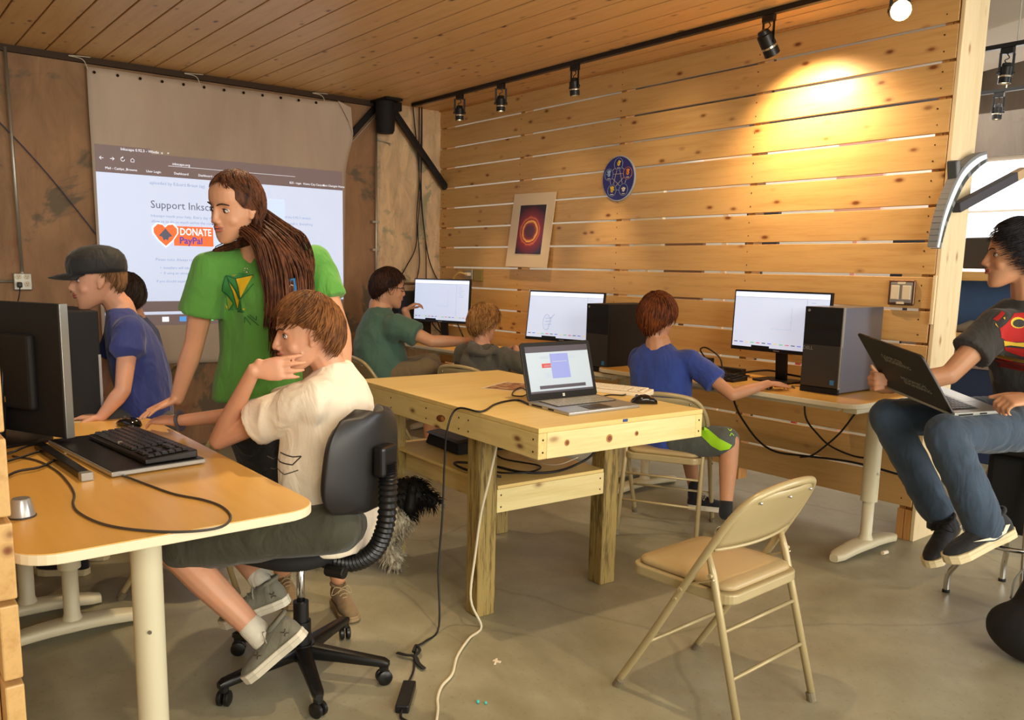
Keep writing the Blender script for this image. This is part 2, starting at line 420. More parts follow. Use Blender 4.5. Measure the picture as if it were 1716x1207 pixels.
# white lined shelving wall glimpsed through the joints
structure('wall_shop_lining', G().box(-.9, 3.0, 3.40, 3.5, 0, 3.2), M_white, 'white panelled wall glimpsed through the slats')
for x_, z0_, z1_, wd_, c_, nm_ in ((.55, .9, 1.75, .5, (120, 84, 60), 'brown'), (1.55, 1.55, 2.15, .35, (60, 56, 58), 'dark grey'), (1.95, .8, 1.35, .5, (186, 70, 60), 'red'), (2.45, 1.9, 2.6, .42, (232, 170, 150), 'pink'), (3.0, 1.25, 1.8, .28, (44, 50, 60), 'black'), (1.0, 2.2, 2.75, .6, (236, 206, 170), 'cream'), (.1, 1.5, 2.4, .4, (220, 200, 164), 'straw coloured')):
    tag(part('display_panel', G().box(x_, x_+wd_, 2.55, 2.60, z0_, z1_).box(x_+wd_*.45, x_+wd_*.55, 2.56, 2.59, 0, z0_), plain('panel_'+nm_.replace(' ', '_'), c_, .7), bevel=.004), nm_+' panel on a stem, glimpsed through the wall joints', 'panel')
structure('ceiling_shop', G().box(-1.1, 9, .27, 3.75, 3.9, 4.0), M_conc, 'concrete ceiling of the shop beyond')
structure('beam_shop', G().hexa([(2.0, 2.2, 2.95), (5.2, .9, 2.95), (5.6, 1.7, 2.95), (2.4, 3.0, 2.95), (2.0, 2.2, 3.9), (5.2, .9, 3.9), (5.6, 1.7, 3.9), (2.4, 3.0, 3.9)]), M_beam, 'pale concrete beam crossing the shop ceiling', bevel=.01)

# ---------------------------------------------------------------- ceiling track and spot heads
tr = thing('track_rail', 'black lighting track running along the plank ceiling beside the slat wall', 'track light', (.18, -.40, 2.8))
part('rail', G().box(.18, 5.4, -.418, -.382, 2.787, 2.815), M_black, tr, bevel=.002)
M_bulb = plain('lit_bulb', (255, 214, 140), .3, emit=14)
def spot_head(loc, aim, label, energy, power_col=(1.0, .70, .40), lit=True, ang=52, bl=.7, L=.115, r=.034, group='track spot heads', hl=.105, bk=.6):
    t = thing('spot_head', label, 'spotlight', loc, group=group)
    o = Vector(loc); part('adapter', G().box(o.x-.035, o.x+.035, o.y-.016, o.y+.016, o.z-.035, o.z), M_black, t, bevel=.003)
    d = (Vector(aim)-o).normalized(); c = o+Vector((0, 0, -.035-hl)); px = d.cross(UP)
    px = Vector((RT.x, RT.y, 0)) if px.length < .05 else px.normalized()
    y = G()
    for s in (-1, 1):
        y.bar(o+px*s*.038+UP*-.03, c+px*s*.038, .004, .014, hint=px)
    y.bar(o+px*.04+UP*-.034, o-px*.04+UP*-.034, .014, .004); part('yoke', y, M_black, t)
    part('cable', G().tube(smooth_path([o+UP*-.035, o+UP*-.055+px*.012, o+UP*-.07-px*.012, c-d*L*.45]), .003, 6), M_cable, t, smooth=True)
    a = c-d*L*.5
    part('can', G().lathe([(.010, 0), (r*.7, .003), (r*.8, .02), (r, .026), (r, L*.62), (r*.94, L*.64), (r*.94, L*.70), (r, L*.72), (r, L), (r*.9, L), (r*.86, L*.8), (.001, L*.8)], a, d, 20), M_black, t, autos=35)
    part('ring', G().lathe([(r*1.02, L*.63), (r*1.03, L*.65), (r*1.03, L*.69), (r*1.02, L*.71)], a, d, 20), plain('ring_steel', (210, 200, 180), .2, .9) if 'ring_steel' not in D.materials else D.materials['ring_steel'], t, label='bright metal ring')
    if lit:
        part('bulb', G().sph(a+d*L*(.86 if bk < .7 else 1.0), (r*bk, r*bk, r*bk*.6), basis(d), 16, 10), M_bulb, t, smooth=True)
        light('SPOT', a+d*(L+.012), a+d*(L+1), energy, power_col, .02, spot=ang, blend=bl)
    for s in (-1, 1): part('knob', G().cyl(c+px*s*.036, c+px*s*.05, .009, n=10), M_black, t)
    return t
ZT = 2.787
spot_head((.87, -.40, ZT), (.87, -.36, 0), 'black spot head on the ceiling track, farthest from the camera', 34)
spot_head((1.40, -.40, ZT), (1.42, -.30, 0), 'second farthest black spot head on the ceiling track', 34)
spot_head((2.20, -.40, ZT), (2.22, -.15, .6), 'black spot head on the ceiling track left of the round blue plaque', 38)
spot_head((3.70, -.40, ZT-.0), (3.78, .02, 2.2), 'large black spot head on the track throwing a hot pool of light on the boards', 80, ang=125, bl=1.0, L=.14, r=.042)
spot_head((4.42, -.42, ZT-.0), (5.6, -2.2, 2.15), 'lit spot head at the top right corner shining at the camera', 5, ang=60, L=.14, r=.046, hl=.10, bk=.98)
light('SPOT', (1.9, -.9, 2.7), (1.75, 0, 1.75), 9, WARM, .03, spot=60, blend=1)
light('SPOT', (3.0, -.9, 2.7), (2.75, 0, 2.0), 12, WARM, .03, spot=70, blend=1)
# tracks in the shop beyond, hung on rods
for i, (yy, zz, xs, lab) in enumerate(((.95, 2.72, 4.37, 'near'), (2.62, 2.80, 3.68, 'far'))):
    t = thing('hanging_track', 'thin black lighting track hung on rods in the shop beyond, the %s one' % lab, 'track light', (xs, yy, zz))
    part('rail', G().box(xs-2.2, xs+2.5, yy-.018, yy+.018, zz, zz+.025), M_black, t)
    for dx in (.045, 1.4): part('rod', G().cyl((xs+dx, yy, zz+.02), (xs+dx, yy, 3.9), .004, n=6), M_galv, t)
    spot_head((xs, yy, zz), (xs-.1, yy-.05, 0), 'small black spot head on the %s hanging track in the shop beyond' % lab, 10, lit=True, group='shop spot heads', ang=80)

# ---------------------------------------------------------------- back wall fittings
t = thing('conduit', 'thin steel conduit running down the wall to the left outlet box', 'conduit', (.03, -3.47, 1.3))
part('pipe', G().cyl((.03, -3.475, 2.80), (.03, -3.462, 1.33), .011, n=12), M_galv, t, smooth=True)
part('coupling', G().cyl((.03, -3.462, 1.345), (.03, -3.462, 1.32), .014, n=12), M_galv, t, smooth=True)
part('pipe', G().cyl((.03, -3.52, 1.275), (.03, -3.9, 1.275), .009, n=10), M_galv, t, smooth=True)
t = thing('outlet_box', 'galvanised outlet box with four sockets on the patchy wall', 'outlet', (0, -3.463, 1.22))
part('box', G().box(.001, .05, -3.518, -3.408, 1.215, 1.33), M_galv, t, bevel=.006)
for i, (dy, dz) in enumerate(((-.082, .086), (-.03, .086), (-.03, .037), (-.082, .037))):
    s = part('socket', G().lathe([(.019, 0), (.019, .004), (.017, .005), (.0, .005)], (.05, -3.408+dy, 1.22+dz), (1, 0, 0), 16), M_ivory, t)
    h = G()
    for a, b in ((-.006, .004), (.006, .004)): h.box(.0545, .0558, -3.408+dy+a-.0013, -3.408+dy+a+.0013, 1.22+dz+b-.004, 1.22+dz+b+.004)
    h.cyl((.0545, -3.408+dy, 1.22+dz-.008), (.0558, -3.408+dy, 1.22+dz-.008), .003, n=8); part('slot', h, M_blackm, s)
t = thing('power_plug', 'black plug in the lower left socket of the outlet box with its cord hanging down', 'plug', (.06, -3.49, 1.25))
part('plug_body', G().box(.055, .10, -3.505, -3.475, 1.235, 1.27), M_black, t, bevel=.006)
part('cord', G().tube(smooth_path([(.09, -3.49, 1.24), (.10, -3.50, 1.18), (.07, -3.53, 1.0), (.06, -3.5, .6)]), .004, 6), M_cable, t, smooth=True)
t = tag(part('wall_cable', G().tube(smooth_path([(.02, -3.95, 2.72), (.02, -3.72, 2.50), (.03, -3.53, 2.31), (.03, -3.28, 2.02), (.03, -3.0, 1.64), (.03, -2.9, 1.5)]), .0045, 6), plain('blue_cable', (52, 52, 74), .5), smooth=True), 'thin dark blue cable slanting down the wall left of the screen', 'cable')
t = thing('wall_conduit', 'thin vertical conduit with a side clamp below the black speaker', 'conduit', (.03, -.68, .8))
part('pipe', G().cyl((.05, -.69, 2.60), (.05, -.70, .7), .010, n=10), M_galv, t, smooth=True)
part('clamp', G().cyl((.05, -.69, 2.50), (.05, -.56, 2.475), .005, n=8).sph((.05, -.555, 2.47), .011), M_galv, t, smooth=True)
for z in (1.79, 1.55): part('strap', G().box(.03, .062, -.735, -.665, z, z+.018), M_galv, t)
part('thin_pipe', G().cyl((.05, -.655, 1.27), (.06, -.03, 1.262), .009, n=8), plain('old_pipe', (120, 92, 64), .6), t, smooth=True)
t = thing('black_speaker', 'black barrel shaped speaker under the ceiling at the wall corner', 'speaker', (.14, -.66, 2.5))
part('body', G().lathe([(.0, 0), (.066, .004), (.078, .03), (.083, .12), (.083, .26), (.0, .262)], (.16, -.665, 2.535), (0, 0, 1), 24), M_blackm, t, autos=40)
part('bracket', G().box(.02, .3, -.74, -.58, 2.795, 2.812), M_steelb, t)
t = thing('steel_brace', 'black steel brace slanting right from the speaker down to the slat wall', 'brace', (.1, -.3, 2.4), group='black diagonal braces')
part('bar', G().bar((.12, -.62, 2.80), (.12, .0, 2.13), .052, .045, hint=(1, 0, 0)), M_steelb, t, bevel=.004)
part('end_plate', G().box(.06, .16, -.66, -.5, 2.74, 2.81), M_steelb, t)
t = thing('steel_brace', 'black steel brace slanting left from the speaker behind the screen corner', 'brace', (.1, -.9, 2.5), group='black diagonal braces')
part('bar', G().bar((.045, -.66, 2.80), (.035, -.985, 2.45), .05, .030, hint=(1, 0, 0)), M_steelb, t, bevel=.004)
part('bright_edge', G().bar((.07, -.69, 2.71), (.065, -.975, 2.41), .007, .012, hint=(1, 0, 0)), M_galv, t, label='thin bright rod along the edge')
for i, P_ in enumerate(([(.07, -.33, 2.815), (.07, -.29, 2.5), (.07, -.26, 2.2), (.08, -.29, 1.9), (.08, -.30, 1.6), (.08, -.40, 1.42), (.1, -.48, 1.32)],
                        [(.08, -.27, 2.815), (.08, -.27, 2.4), (.07, -.255, 2.15), (.08, -.22, 1.8), (.08, -.16, 1.5), (.08, -.08, 1.33), (.1, -.04, 1.28)],
                        [(.07, -.235, 2.815), (.08, -.24, 2.45), (.075, -.25, 2.1), (.08, -.28, 1.75), (.08, -.26, 1.45), (.1, -.33, 1.2), (.1, -.36, 1.0)],
                        [(.09, -.25, 2.815), (.09, -.255, 2.3), (.08, -.235, 1.95), (.09, -.2, 1.6), (.1, -.20, 1.2), (.12, -.22, .95)])):
    tag(part('hanging_cable', G().tube(smooth_path(P_), .0055, 6), M_cable, smooth=True), ['black cable hanging on the pier, bending left at its foot', 'black cable hanging on the pier, swinging right behind the far monitor', 'black cable hanging on the pier down behind the far tower', 'black cable hanging straight down the pier to the far desk'][i], 'cable', 'cables hanging from the ceiling on the pier')

# ---------------------------------------------------------------- projection screen
def mat_cloth():
    t = NT('screen_cloth'); v = t.co(); a = t.noise(t.mapn(v, (1, 1, .3)), 2.5, 5, .6, .3); b = t.noise(v, 160, 2)
    col = t.ramp(a, [(.3, srgb((184, 166, 150))), (.7, srgb((206, 190, 172)))]); t.l(col, t.b.inputs['Base Color']); t.b.inputs['Roughness'].default_value = .8
    t.bump(a, .25, .01); return t.m
M_cloth = mat_cloth()
scr = thing('projection_screen', 'hanging cloth sheet with a projected web page on the back wall', 'screen', (.05, -2.0, .65))
g = G(); nu, nv = 60, 50
def scr_edge(z):   # right edge of the cloth (y) by height
    pts = [(.60, -1.03), (1.6, -1.0), (2.2, -.985), (2.45, -.945), (2.53, -.945), (2.76, -1.085)]
    for (a, b), (c, d) in zip(pts, pts[1:]):
        if z <= c: return b+(d-b)*(z-a)/(c-a)
    return pts[-1][1]
for j in range(nv+1):
    v_ = j/nv
    for i in range(nu+1):
        u_ = i/nu; z = .66+(2.75-.66)*v_-.03*(1-v_)*u_; yr = scr_edge(z); yl = -2.985+.05*(1-v_)*.2
        y = yl+(yr-yl)*u_; d = 0.045
        if z > 2.25: d += .008*math.sin(u_*22+z*2)*min(1, (z-2.25)/.2)
        if z < .9: d += .01*math.sin(u_*17)*min(1, (.9-z)/.2)
        if z > 2.3 and u_ > .93: d += .05*(u_-.93)/.07*min(1, (z-2.3)/.2)
        g.v.append((d, y, z))
for j in range(nv):
    for i in range(nu):
        a = j*(nu+1)+i; g.f.append((a, a+1, a+nu+2, a+nu+1)); g.mi.append(0)
cl = part('cloth', g, M_cloth, scr, smooth=True); sd = cl.modifiers.new('s', 'SOLIDIFY'); sd.thickness = .002
part('folded_corner', G().prism([(0, 0), (-.02, .22), (-.14, .26), (-.05, .12)], (.105, -.945, 2.50), (0, 1, 0), (0, 0, 1), .002), M_cloth, scr)
for i in range(13):
    y = -2.94+i*.153
    part('grommet', G().lathe([(.011, 0), (.011, .003), (.006, .003), (.006, .0)], (.055, y, 2.715+.015*(i/12)), (1, 0, 0), 10), M_screw, scr)
M_string = plain('white_string', (214, 206, 190), .7)
for y in (-2.98, -2.20, -1.17):
    part('string', G().tube(smooth_path([(.055, y, 2.725), (.05, y-.03, 2.79), (.06, y-.12, 2.80), (.06, y+.02, 2.81)]), .003, 5), M_string, scr, smooth=True)
M_pg = plain('projected_page', (208, 222, 250), .9, emit=.46); M_pgbar = plain('projected_toolbar', (150, 134, 136), .9, emit=.12)
M_pgt = plain('projected_text', (150, 158, 182), .9, emit=.42); M_pgd = plain('projected_heading', (112, 116, 132), .9, emit=.25)
M_pgw = plain('projected_white', (236, 240, 250), .9, emit=.65); M_org = plain('projected_orange', (240, 112, 64), .9, emit=.62)
M_dlg = plain('projected_dialog', (196, 216, 244), .9, emit=.60); M_grn = plain('projected_green', (110, 226, 110), .9, emit=.6); M_red = plain('projected_red', (228, 90, 84), .9, emit=.5)
M_blu = plain('projected_blue', (90, 160, 236), .9, emit=.5); M_pur = plain('projected_purple', (110, 84, 176), .9, emit=.4)
EX, EY = (0, 1, 0), (0, 0, 1)
def py(y0, z0, y1, z1): return (y0, z0, y1, z1)
O0 = (.0475, 0, 0)
pg = part('page', rects(G(), O0, EX, EY, [(-2.962, 1.13, -1.02, 2.045), (-2.95, 1.03, -1.03, 1.052)], .0012), M_pg, scr, fix=False)
part('toolbar', rects(G(), O0, EX, EY, [(-2.962, 2.045, -1.02, 2.20), (-2.962, 2.20, -2.58, 2.235), (-2.955, 1.052, -1.03, 1.13), (-2.955, .95, -1.03, 1.03)], .001), M_pgbar, scr, fix=False)
tb = G(); K = .0022
TM = [None]
def T(s, px, pz, size, m=0, gg=None, bold=0.0, xs=1.0): text('text_line', s, size, (O0[0], px, pz), EX, EY, TM[0] or M_pgw, scr, K, xs=xs)
T('Inkscape 0.92.3 - Windo  x    +', -2.79, 2.207, .027); T('inkscape.org', -2.43, 2.135, .026); T('\u2190   \u2192   \u21bb   \u2302', -2.94, 2.13, .04)
for s, y in (('Mail - Caitlyn_Browne', -2.90), ('User Login', -2.62), ('Dashboard', -2.42), ('Dashboard - Conflue', -2.24), ('Tran', -1.95), ('B2S - login', -1.50), ('Home City Canyon', -1.38), ('Bon Chengde Home', -1.2)): T(s, y, 2.068, .024)
rects(tb, O0, EX, EY, [(-2.46, 2.125, -1.45, 2.127)], K)
part('underline', tb, M_pgw, scr, fix=False)
pt = G(); TM[0] = M_pgt
T('uploaded by Eduard Braun (sg)', -2.60, 1.985, .033, gg=pt); T('Inkscape needs your help. Every day thousands', -2.60, 1.75, .029, gg=pt); T('allow us to do so much within the community', -2.60, 1.71, .029, gg=pt)
T('Please note: Always remove the previous', -2.58, 1.43, .03, gg=pt); T('\u2022  Installers will take care of this', -2.55, 1.37, .028, gg=pt); T('\u2022  If using an unregistered zip', -2.55, 1.33, .028, gg=pt); T('If you should experience any issues', -2.58, 1.27, .028, gg=pt)
T('of the 0.92.3 version', -1.55, 1.79, .028, gg=pt); T('uninstall it. Everything', -1.55, 1.74, .028, gg=pt)
hd = G(); TM[0] = M_pgd; T('Support Inkscape', -2.60, 1.815, .078, gg=hd)
# donate button
bt = part('donate_button', rects(G(), O0, EX, EY, [(-2.44, 1.545, -2.12, 1.69)], .0018), M_org, scr, fix=False, label='orange donate button')
hp = [(.0, -.085), (.05, -.04), (.085, .01), (.085, .045), (.055, .075), (.02, .07), (0, .05), (-.02, .07), (-.055, .075), (-.085, .045), (-.085, .01), (-.05, -.04)]
def flat(gg, poly, y, z, k, sc=1.0): 
    b_ = Vector((O0[0]+k, y, z)); gg.add([b_+Vector((0, a*sc, c*sc)) for a, c in poly], [tuple(range(len(poly)))])
hg = G(); flat(hg, hp, -2.50, 1.625, .0026, 1.12); part('heart_rim', hg, M_pgw, bt, fix=False)
hg = G(); flat(hg, hp, -2.50, 1.625, .0030, 1.0); part('heart', hg, M_org, bt, fix=False)
hg = G(); flat(hg, [(-.05, -.01), (0, .045), (.05, -.01), (.025, -.02), (.015, -.045), (0, -.035), (-.015, -.045), (-.025, -.02)], -2.50, 1.625, .0034); part('logo_peak', hg, M_pgd, bt, fix=False)
hg = G(); textg(hg, 'DONATE', .075, (O0[0], -2.395, 1.625), EX, EY, .003, bold=.0012, xs=.78); part('lettering', hg, M_pgw, bt, fix=False)
hg = G(); textg(hg, 'PayPal', .07, (O0[0], -2.40, 1.562), EX, EY, .003, bold=.002); part('lettering', hg, M_pur, bt, fix=False)
dg_ = part('dialog', rects(G(), O0, EX, EY, [(-2.14, 1.40, -1.55, 1.93)], .0036), M_dlg, scr, fix=False)
hg = rects(G(), O0, EX, EY, [(-2.09, 1.755, -1.6, 1.785)], .0042); part('progress_bar', hg, M_grn, dg_, fix=False)
hg = rects(G(), O0, EX, EY, [(-2.09, 1.69, -1.9, 1.73)], .0042); part('button', hg, M_pg, dg_, fix=False)
hg = G(); flat(hg, [(-.05, 0), (0, .04), (.05, 0), (.03, -.02), (.0, -.045), (-.03, -.02)], -2.03, 1.87, .0044); textg(hg, 'Loading #1', .025, (O0[0], -2.09, 1.80), EX, EY, .0044); textg(hg, 'View details', .022, (O0[0], -2.07, 1.70), EX, EY, .0046); part('dialog_text', hg, M_pgd, dg_, fix=False)
for i, (m_, y) in enumerate(((M_pgw, -2.55), (M_blu, -2.42), (M_red, -2.31), (M_grn, -2.21), (M_dlg, -2.09), (M_blu, -1.95), (M_grn, -1.8))):
    part('taskbar_icon', rects(G(), O0, EX, EY, [(y, .975, y+.05, 1.012)], .002), m_, scr, fix=False)

# ================================================================ FURNITURE
M_lam = wood('birch_laminate', (226, 178, 94), (212, 160, 74), 'x', .5, False, .28, blotch=.5)
M_edge = plain('cream_edge', (232, 218, 184), .45)
M_cream = plain('cream_steel', (214, 204, 172), .42, bump=(90, .04, .002))
M_ply = wood('plywood_top', (232, 204, 134), (212, 178, 102), 'y', .55, False, .5, blotch=.5)
M_lumx = wood('lumber_board', (228, 204, 138), (206, 176, 100), 'x', .8, True, .55, (110, 56, 22), blotch=.3)
M_lumy = wood('lumber_end_board', (232, 214, 156), (214, 190, 120), 'y', .8, True, .55, (130, 74, 32), blotch=.3)
M_post = wood('treated_post', (162, 138, 78), (88, 70, 32), 'z', 1.5, True, .6, (90, 62, 28), blotch=.15, con=.12)
M_tan = plain('tan_metal', (176, 158, 116), .36, .15, bump=(120, .03, .001), var=.04)
M_vinyl = plain('tan_vinyl', (176, 152, 108), .42, bump=(260, .10, .001))
M_rub = plain('grey_rubber', (120, 108, 84), .7)
M_lcd = plain('monitor_page', (206, 220, 248), .4, emit=.46)
M_lcd2 = plain('monitor_toolbar', (228, 232, 240), .4, emit=.66); M_lcdl = plain('monitor_lines', (150, 160, 182), .4, emit=.35)
M_silver = plain('silver_plastic', (176, 176, 172), .3, .6)
M_greyd = plain('dark_grey_plastic', (58, 54, 50), .4)
M_key = plain('key_black', (30, 30, 31), .32)

def t_leg(par, x, yc, half, ztop, low=.27):
    lg = G(); lg.cyl((x, yc, ztop), (x, yc, low), .041, n=24)
    L = part('leg', lg, M_cream, par, autos=40)
    part('inner_tube', G().tube([(x, yc, .28), (x, yc, .09), (x, yc, .06), (x, yc, .045)], [.029, .029, .038, .055], 20), M_cream, L, smooth=True)
    secs = []
    for i in range(15):
        u = -1+2*i/14; zt = .040+.028*(1-u*u); zb = .002+.020*(1-u*u); wd = .040+.012*(1-abs(u))
        if i in (0, 14): wd *= .55; u *= 1.0
        secs.append(((x, yc+u*half, (zt+zb)/2), (wd, 0, 0), (0, 0, (zt-zb)/2)))
    part('foot', G().loft(secs, 20, p=3.5), M_cream, L, autos=50)
    part('screw', G().cyl((x+.04, yc-.01, .42), (x+.044, yc-.012, .42), .006, n=8), M_chrome, L)
def desk(name, label, x0, x1, y0, y1, z, r=.09, legs=None, half=.33):
    t = thing('desk', label, 'desk', ((x0+x1)/2, (y0+y1)/2, 0), group='birch topped office desks')
    cx, cy = (x0+x1)/2, (y0+y1)/2
    P = rrect(x1-x0, y1-y0, r, 8); Q = rrect(x1-x0-.006, y1-y0-.006, r-.003, 8)
    tp = part('tabletop', G().prism(P, (cx, cy, z-.026), (1, 0, 0), (0, 1, 0), .0245), M_edge, t, bevel=.003)
    part('laminate', G().prism(Q, (cx, cy, z-.003), (1, 0, 0), (0, 1, 0), .0035), M_lam, tp, label='warm birch laminate surface')
    fr = G()
    for y in (y0+.10, y1-.10): fr.box(x0+.13, x1-.13, y-.02, y+.02, z-.055, z-.0265)
    for x in (legs or (x0+.2, x1-.2)): fr.box(x-.035, x+.035, y0+.04, y1-.04, z-.05, z-.0265)
    part('frame', fr, M_cream, t, bevel=.002)
    for x in (legs or (x0+.2, x1-.2)): t_leg(t, x, cy, half, z-.05, .10 if abs(x-4.22) < .01 else .27)
    return t
desk('d', 'birch topped desk in the left foreground with the monitor seen from behind', 2.975, 4.575, -4.222, -3.50, .79, .10, (3.17, 4.22), .27)
desk('d', 'birch topped desk where the child in the black cap sits', 1.30, 2.95, -4.32, -3.62, .79, .09, (1.5, 2.90), .27)
desk('d', 'birch topped desk in the far corner under the two far monitors', .22, 2.92, -.62, -.04, .762, .09, (.45, 2.70), .25)
desk('d', 'birch topped desk against the slat wall under the big monitor and silver tower', 2.74, 4.50, -.665, -.06, .80, .09, (2.95, 4.455), .30)

# ---------------------------------------------------------------- work table
TH = -.0606
tb_ = thing('work_table', 'heavy home-built plywood and lumber table with a lower shelf in the middle of the floor', 'table', (4.378, -2.574, 0), TH, local=True)
LX, WY, ZT_ = 1.446, .843, .8685
part('tabletop', G().box(-LX, 0, 0, WY, ZT_-.018, ZT_), M_ply, tb_, bevel=.0015)
zb = ZT_-.018-.095
part('side_board', G().box(-LX, 0, 0, .038, zb, ZT_-.0185), M_lumx, tb_, bevel=.003)
part('side_board', G().box(-LX, 0, WY-.038, WY, zb, ZT_-.0185), M_lumx, tb_, bevel=.003)
part('end_board', G().box(-.038, 0, .0385, WY-.0385, zb, ZT_-.0185), M_lumy, tb_, bevel=.003)
part('end_board', G().box(-LX, -LX+.038, .0385, WY-.0385, zb, ZT_-.0185), M_lumy, tb_, bevel=.003)
for (a0, b0) in ((-.4266-.089+.089-.0, .04), (-.4266, .714), (-1.27, .085), (-1.27, .714)):
    part('leg', G().box(a0-.089, a0, b0, b0+.089, 0, ZT_-.02), M_post, tb_, bevel=.006)
part('shelf_board', G().box(-1.36, -.43, .1745, .20, .432, .53), M_lumx, tb_, bevel=.002)
part('shelf_board', G().box(-1.36, -.43, .675, .7, .432, .53), M_lumx, tb_, bevel=.002)
part('shelf_end_board', G().box(-.466, -.428, .131, .712, .432, .53), M_lumy, tb_, bevel=.002)
part('shelf', G().box(-1.40, -.43, .135, .71, .531, .545), M_ply, tb_, bevel=.001)
sc_ = G()
for a in (-.03, -.45, -.52, -.78, -1.1):
    for z in (zb+.025, zb+.07): sc_.cyl((a, -.0012, z), (a, .002, z), .004, n=6)
for b in (.02, WY-.02):
    for z in (zb+.025, zb+.07): sc_.cyl((.0012, b, z), (-.002, b, z), .004, n=6)
for b in (.15, .69):
    for z in (.455, .505): sc_.cyl((-.4268, b, z), (-.43, b, z), .004, n=6)
part('screws', sc_, M_screw, tb_)
M_kn = plain('knot_brown', (120, 66, 28), .6, var=.3); M_kr = plain('knot_ring', (178, 122, 62), .6)
for b, z, r_ in ((.13, .805, .012), (.335, .80, .016), (.475, .805, .010)):
    part('knot', G().lathe([(.0, 0), (r_, 0), (r_, .0006), (0, .0006)], (.0002, b, z), (1, 0, 0), 14), M_kr, tb_); part('knot_core', G().lathe([(.0, 0), (r_*.62, 0), (r_*.62, .001), (0, .001)], (.0002, b+.001, z), (1, 0, 0), 12), M_kn, tb_)
part('knot', G().loft([((-.66, -.0002, .80), (.035, 0, .004), (0, 0, .015)), ((-.66, -.0010, .80), (.034, 0, .004), (0, 0, .014))], 18), M_kn, tb_, label='dark bark-edged knot on the long side board')
part('knot_core', G().loft([((-.645, -.0008, .80), (.013, 0, .0), (0, 0, .010)), ((-.645, -.0016, .80), (.012, 0, .0), (0, 0, .009))], 14), M_kr, tb_)
part('paint_mark', G().box(.0002, .0012, .40, .425, .856, .867), plain('blue_paint', (40, 66, 120), .5), tb_, label='small blue paint mark at the end edge')

# ---------------------------------------------------------------- folding chairs
def folding_chair(label):
    t = thing('folding_chair', label, 'chair', (0, 0, 0), 0, 'tan metal folding chairs', local=True)
    W_ = .225; r = .0125
    def tl(z): return -.245+.44*(z/.76)      # front tube leans back in a straight line
    P = []
    for s in (-1,): P = [(-W_, tl(0), .012), (-W_, tl(.2), .2), (-W_, tl(.45), .45), (-W_+.002, tl(.60), .60), (-W_+.012, tl(.68), .68), (-W_+.045, tl(.745)+.004, .745), (-W_+.10, tl(.775)+.012, .775), (0, tl(.79)+.018, .788)]
    P = P+[(-x, y, z) for x, y, z in reversed(P[:-1])]
    part('front_frame', G().tube(smooth_path(P, 5), r, 12), M_tan, t, smooth=True)
    for s in (-1, 1):
        part('rear_leg', G().tube([(s*.205, .075, .575), (s*.205, .10, .50), (s*.212, .235, .012)], [.008, .0125, .0125], 12), M_tan, t, smooth=True)
        part('rubber_foot', G().cyl((s*W_, tl(0)-.002, 0), (s*W_, tl(.03), .03), .0155, n=12), M_rub, t)
        part('rubber_foot', G().cyl((s*.212, .236, 0), (s*.211, .227, .03), .0155, n=12), M_rub, t)
        part('link', G().bar((s*.2155, -.0, .44), (s*.212, .112, .49), .004, .022, hint=(1, 0, 0)), M_tan, t)
        [part('rivet', G().cyl((s*a, y, z), (s*b, y, z), r_, n=10), M_tan, t) for a, b, y, z, r_ in ((.235, .242, tl(.43), .43, .008), (.212, .225, .10, .50, .007), (.235, .242, tl(.40), .395, .006))]
    for z in (.33, .19):
        y = .10+(.50-z)*.277
        part('crossbar', G().cyl((-.21, y, z), (.21, y, z), .0065, n=8), M_tan, t, smooth=True)
    part('crossbar', G().cyl((-W_, tl(.20), .20), (W_, tl(.20), .20), .0065, n=8), M_tan, t, smooth=True)
    P = rrect(.405, .40, .05, 6, 0, -.035)
    fr = part('seat_pan', G().prism(P, (0, 0, .412), (1, 0, 0), (0, 1, 0), .036), M_tan, t, bevel=.007, seg=3)
    secs = []
    for k, (sx, z) in enumerate(((.97, .448), (1.0, .455), (.98, .466), (.92, .473), (.70, .477), (.3, .479))):
        secs.append([(x*sx*.93, -.035+(y+.035)*sx*.93, z) for x, y in P])
    part('seat', G().rings(secs), M_vinyl, t, smooth=True, label='padded tan vinyl seat')
    g = G(); n, m = 16, 8
    for j in range(m+1):
        z = .585+.185*j/m
        for i in range(n+1):
            u = -1+2*i/n; hw = .212-(.0 if z < .70 else .05*((z-.70)/.07)**2)
            zz = z+.02*(u*u-1)*(1-j/m)*-1*(-1) if j == 0 else z
            g.v.append((u*hw, tl(zz)+.010+.022*(1-u*u)-.004, zz))
    for j in range(m):
        for i in range(n): a = j*(n+1)+i; g.f.append((a, a+1, a+n+2, a+n+1)); g.mi.append(0)
    b_ = part('backrest', g, M_tan, t, smooth=True); sd = b_.modifiers.new('s', 'SOLIDIFY'); sd.thickness = .007; sd.offset = 0
    part('backrest_lip', G().tube([(u*.212, tl(.585)+.010+.022*(1-u*u), .583-.006*(1-u*u)) for u in [k/8-1 for k in range(17)]], .006, 8), M_tan, t, smooth=True)
    for u in (-.75, 0, .75):
        y = tl(.745)+.012+.022*(1-u*u); part('rivet', G().sph((u*.19, y, .742), .006, nu=8, nv=6), M_chrome, t, smooth=True)
    return t
fc = folding_chair('empty tan folding chair in the right foreground with a padded seat')
fc.location = (4.915, -2.215, 0); fc.rotation_euler = (0, 0, -PI/2+.04)
dup(fc, (3.60, -.93, 0), PI+.50, 'tan folding chair under the child in the royal blue shirt beside the work table')
dup(fc, (1.40, -1.44, 0), PI-.13, 'tan folding chair under the person in the teal shirt')
dup(fc, (2.12, -1.12, 0), PI+.26, 'tan folding chair under the blond child in the grey shirt')
dup(fc, (2.84, -3.30, 0), -.52, 'tan folding chair under the child in the black cap')
dup(fc, (1.28, -3.05, 0), -.2, 'tan folding chair hidden behind the child in the black cap')

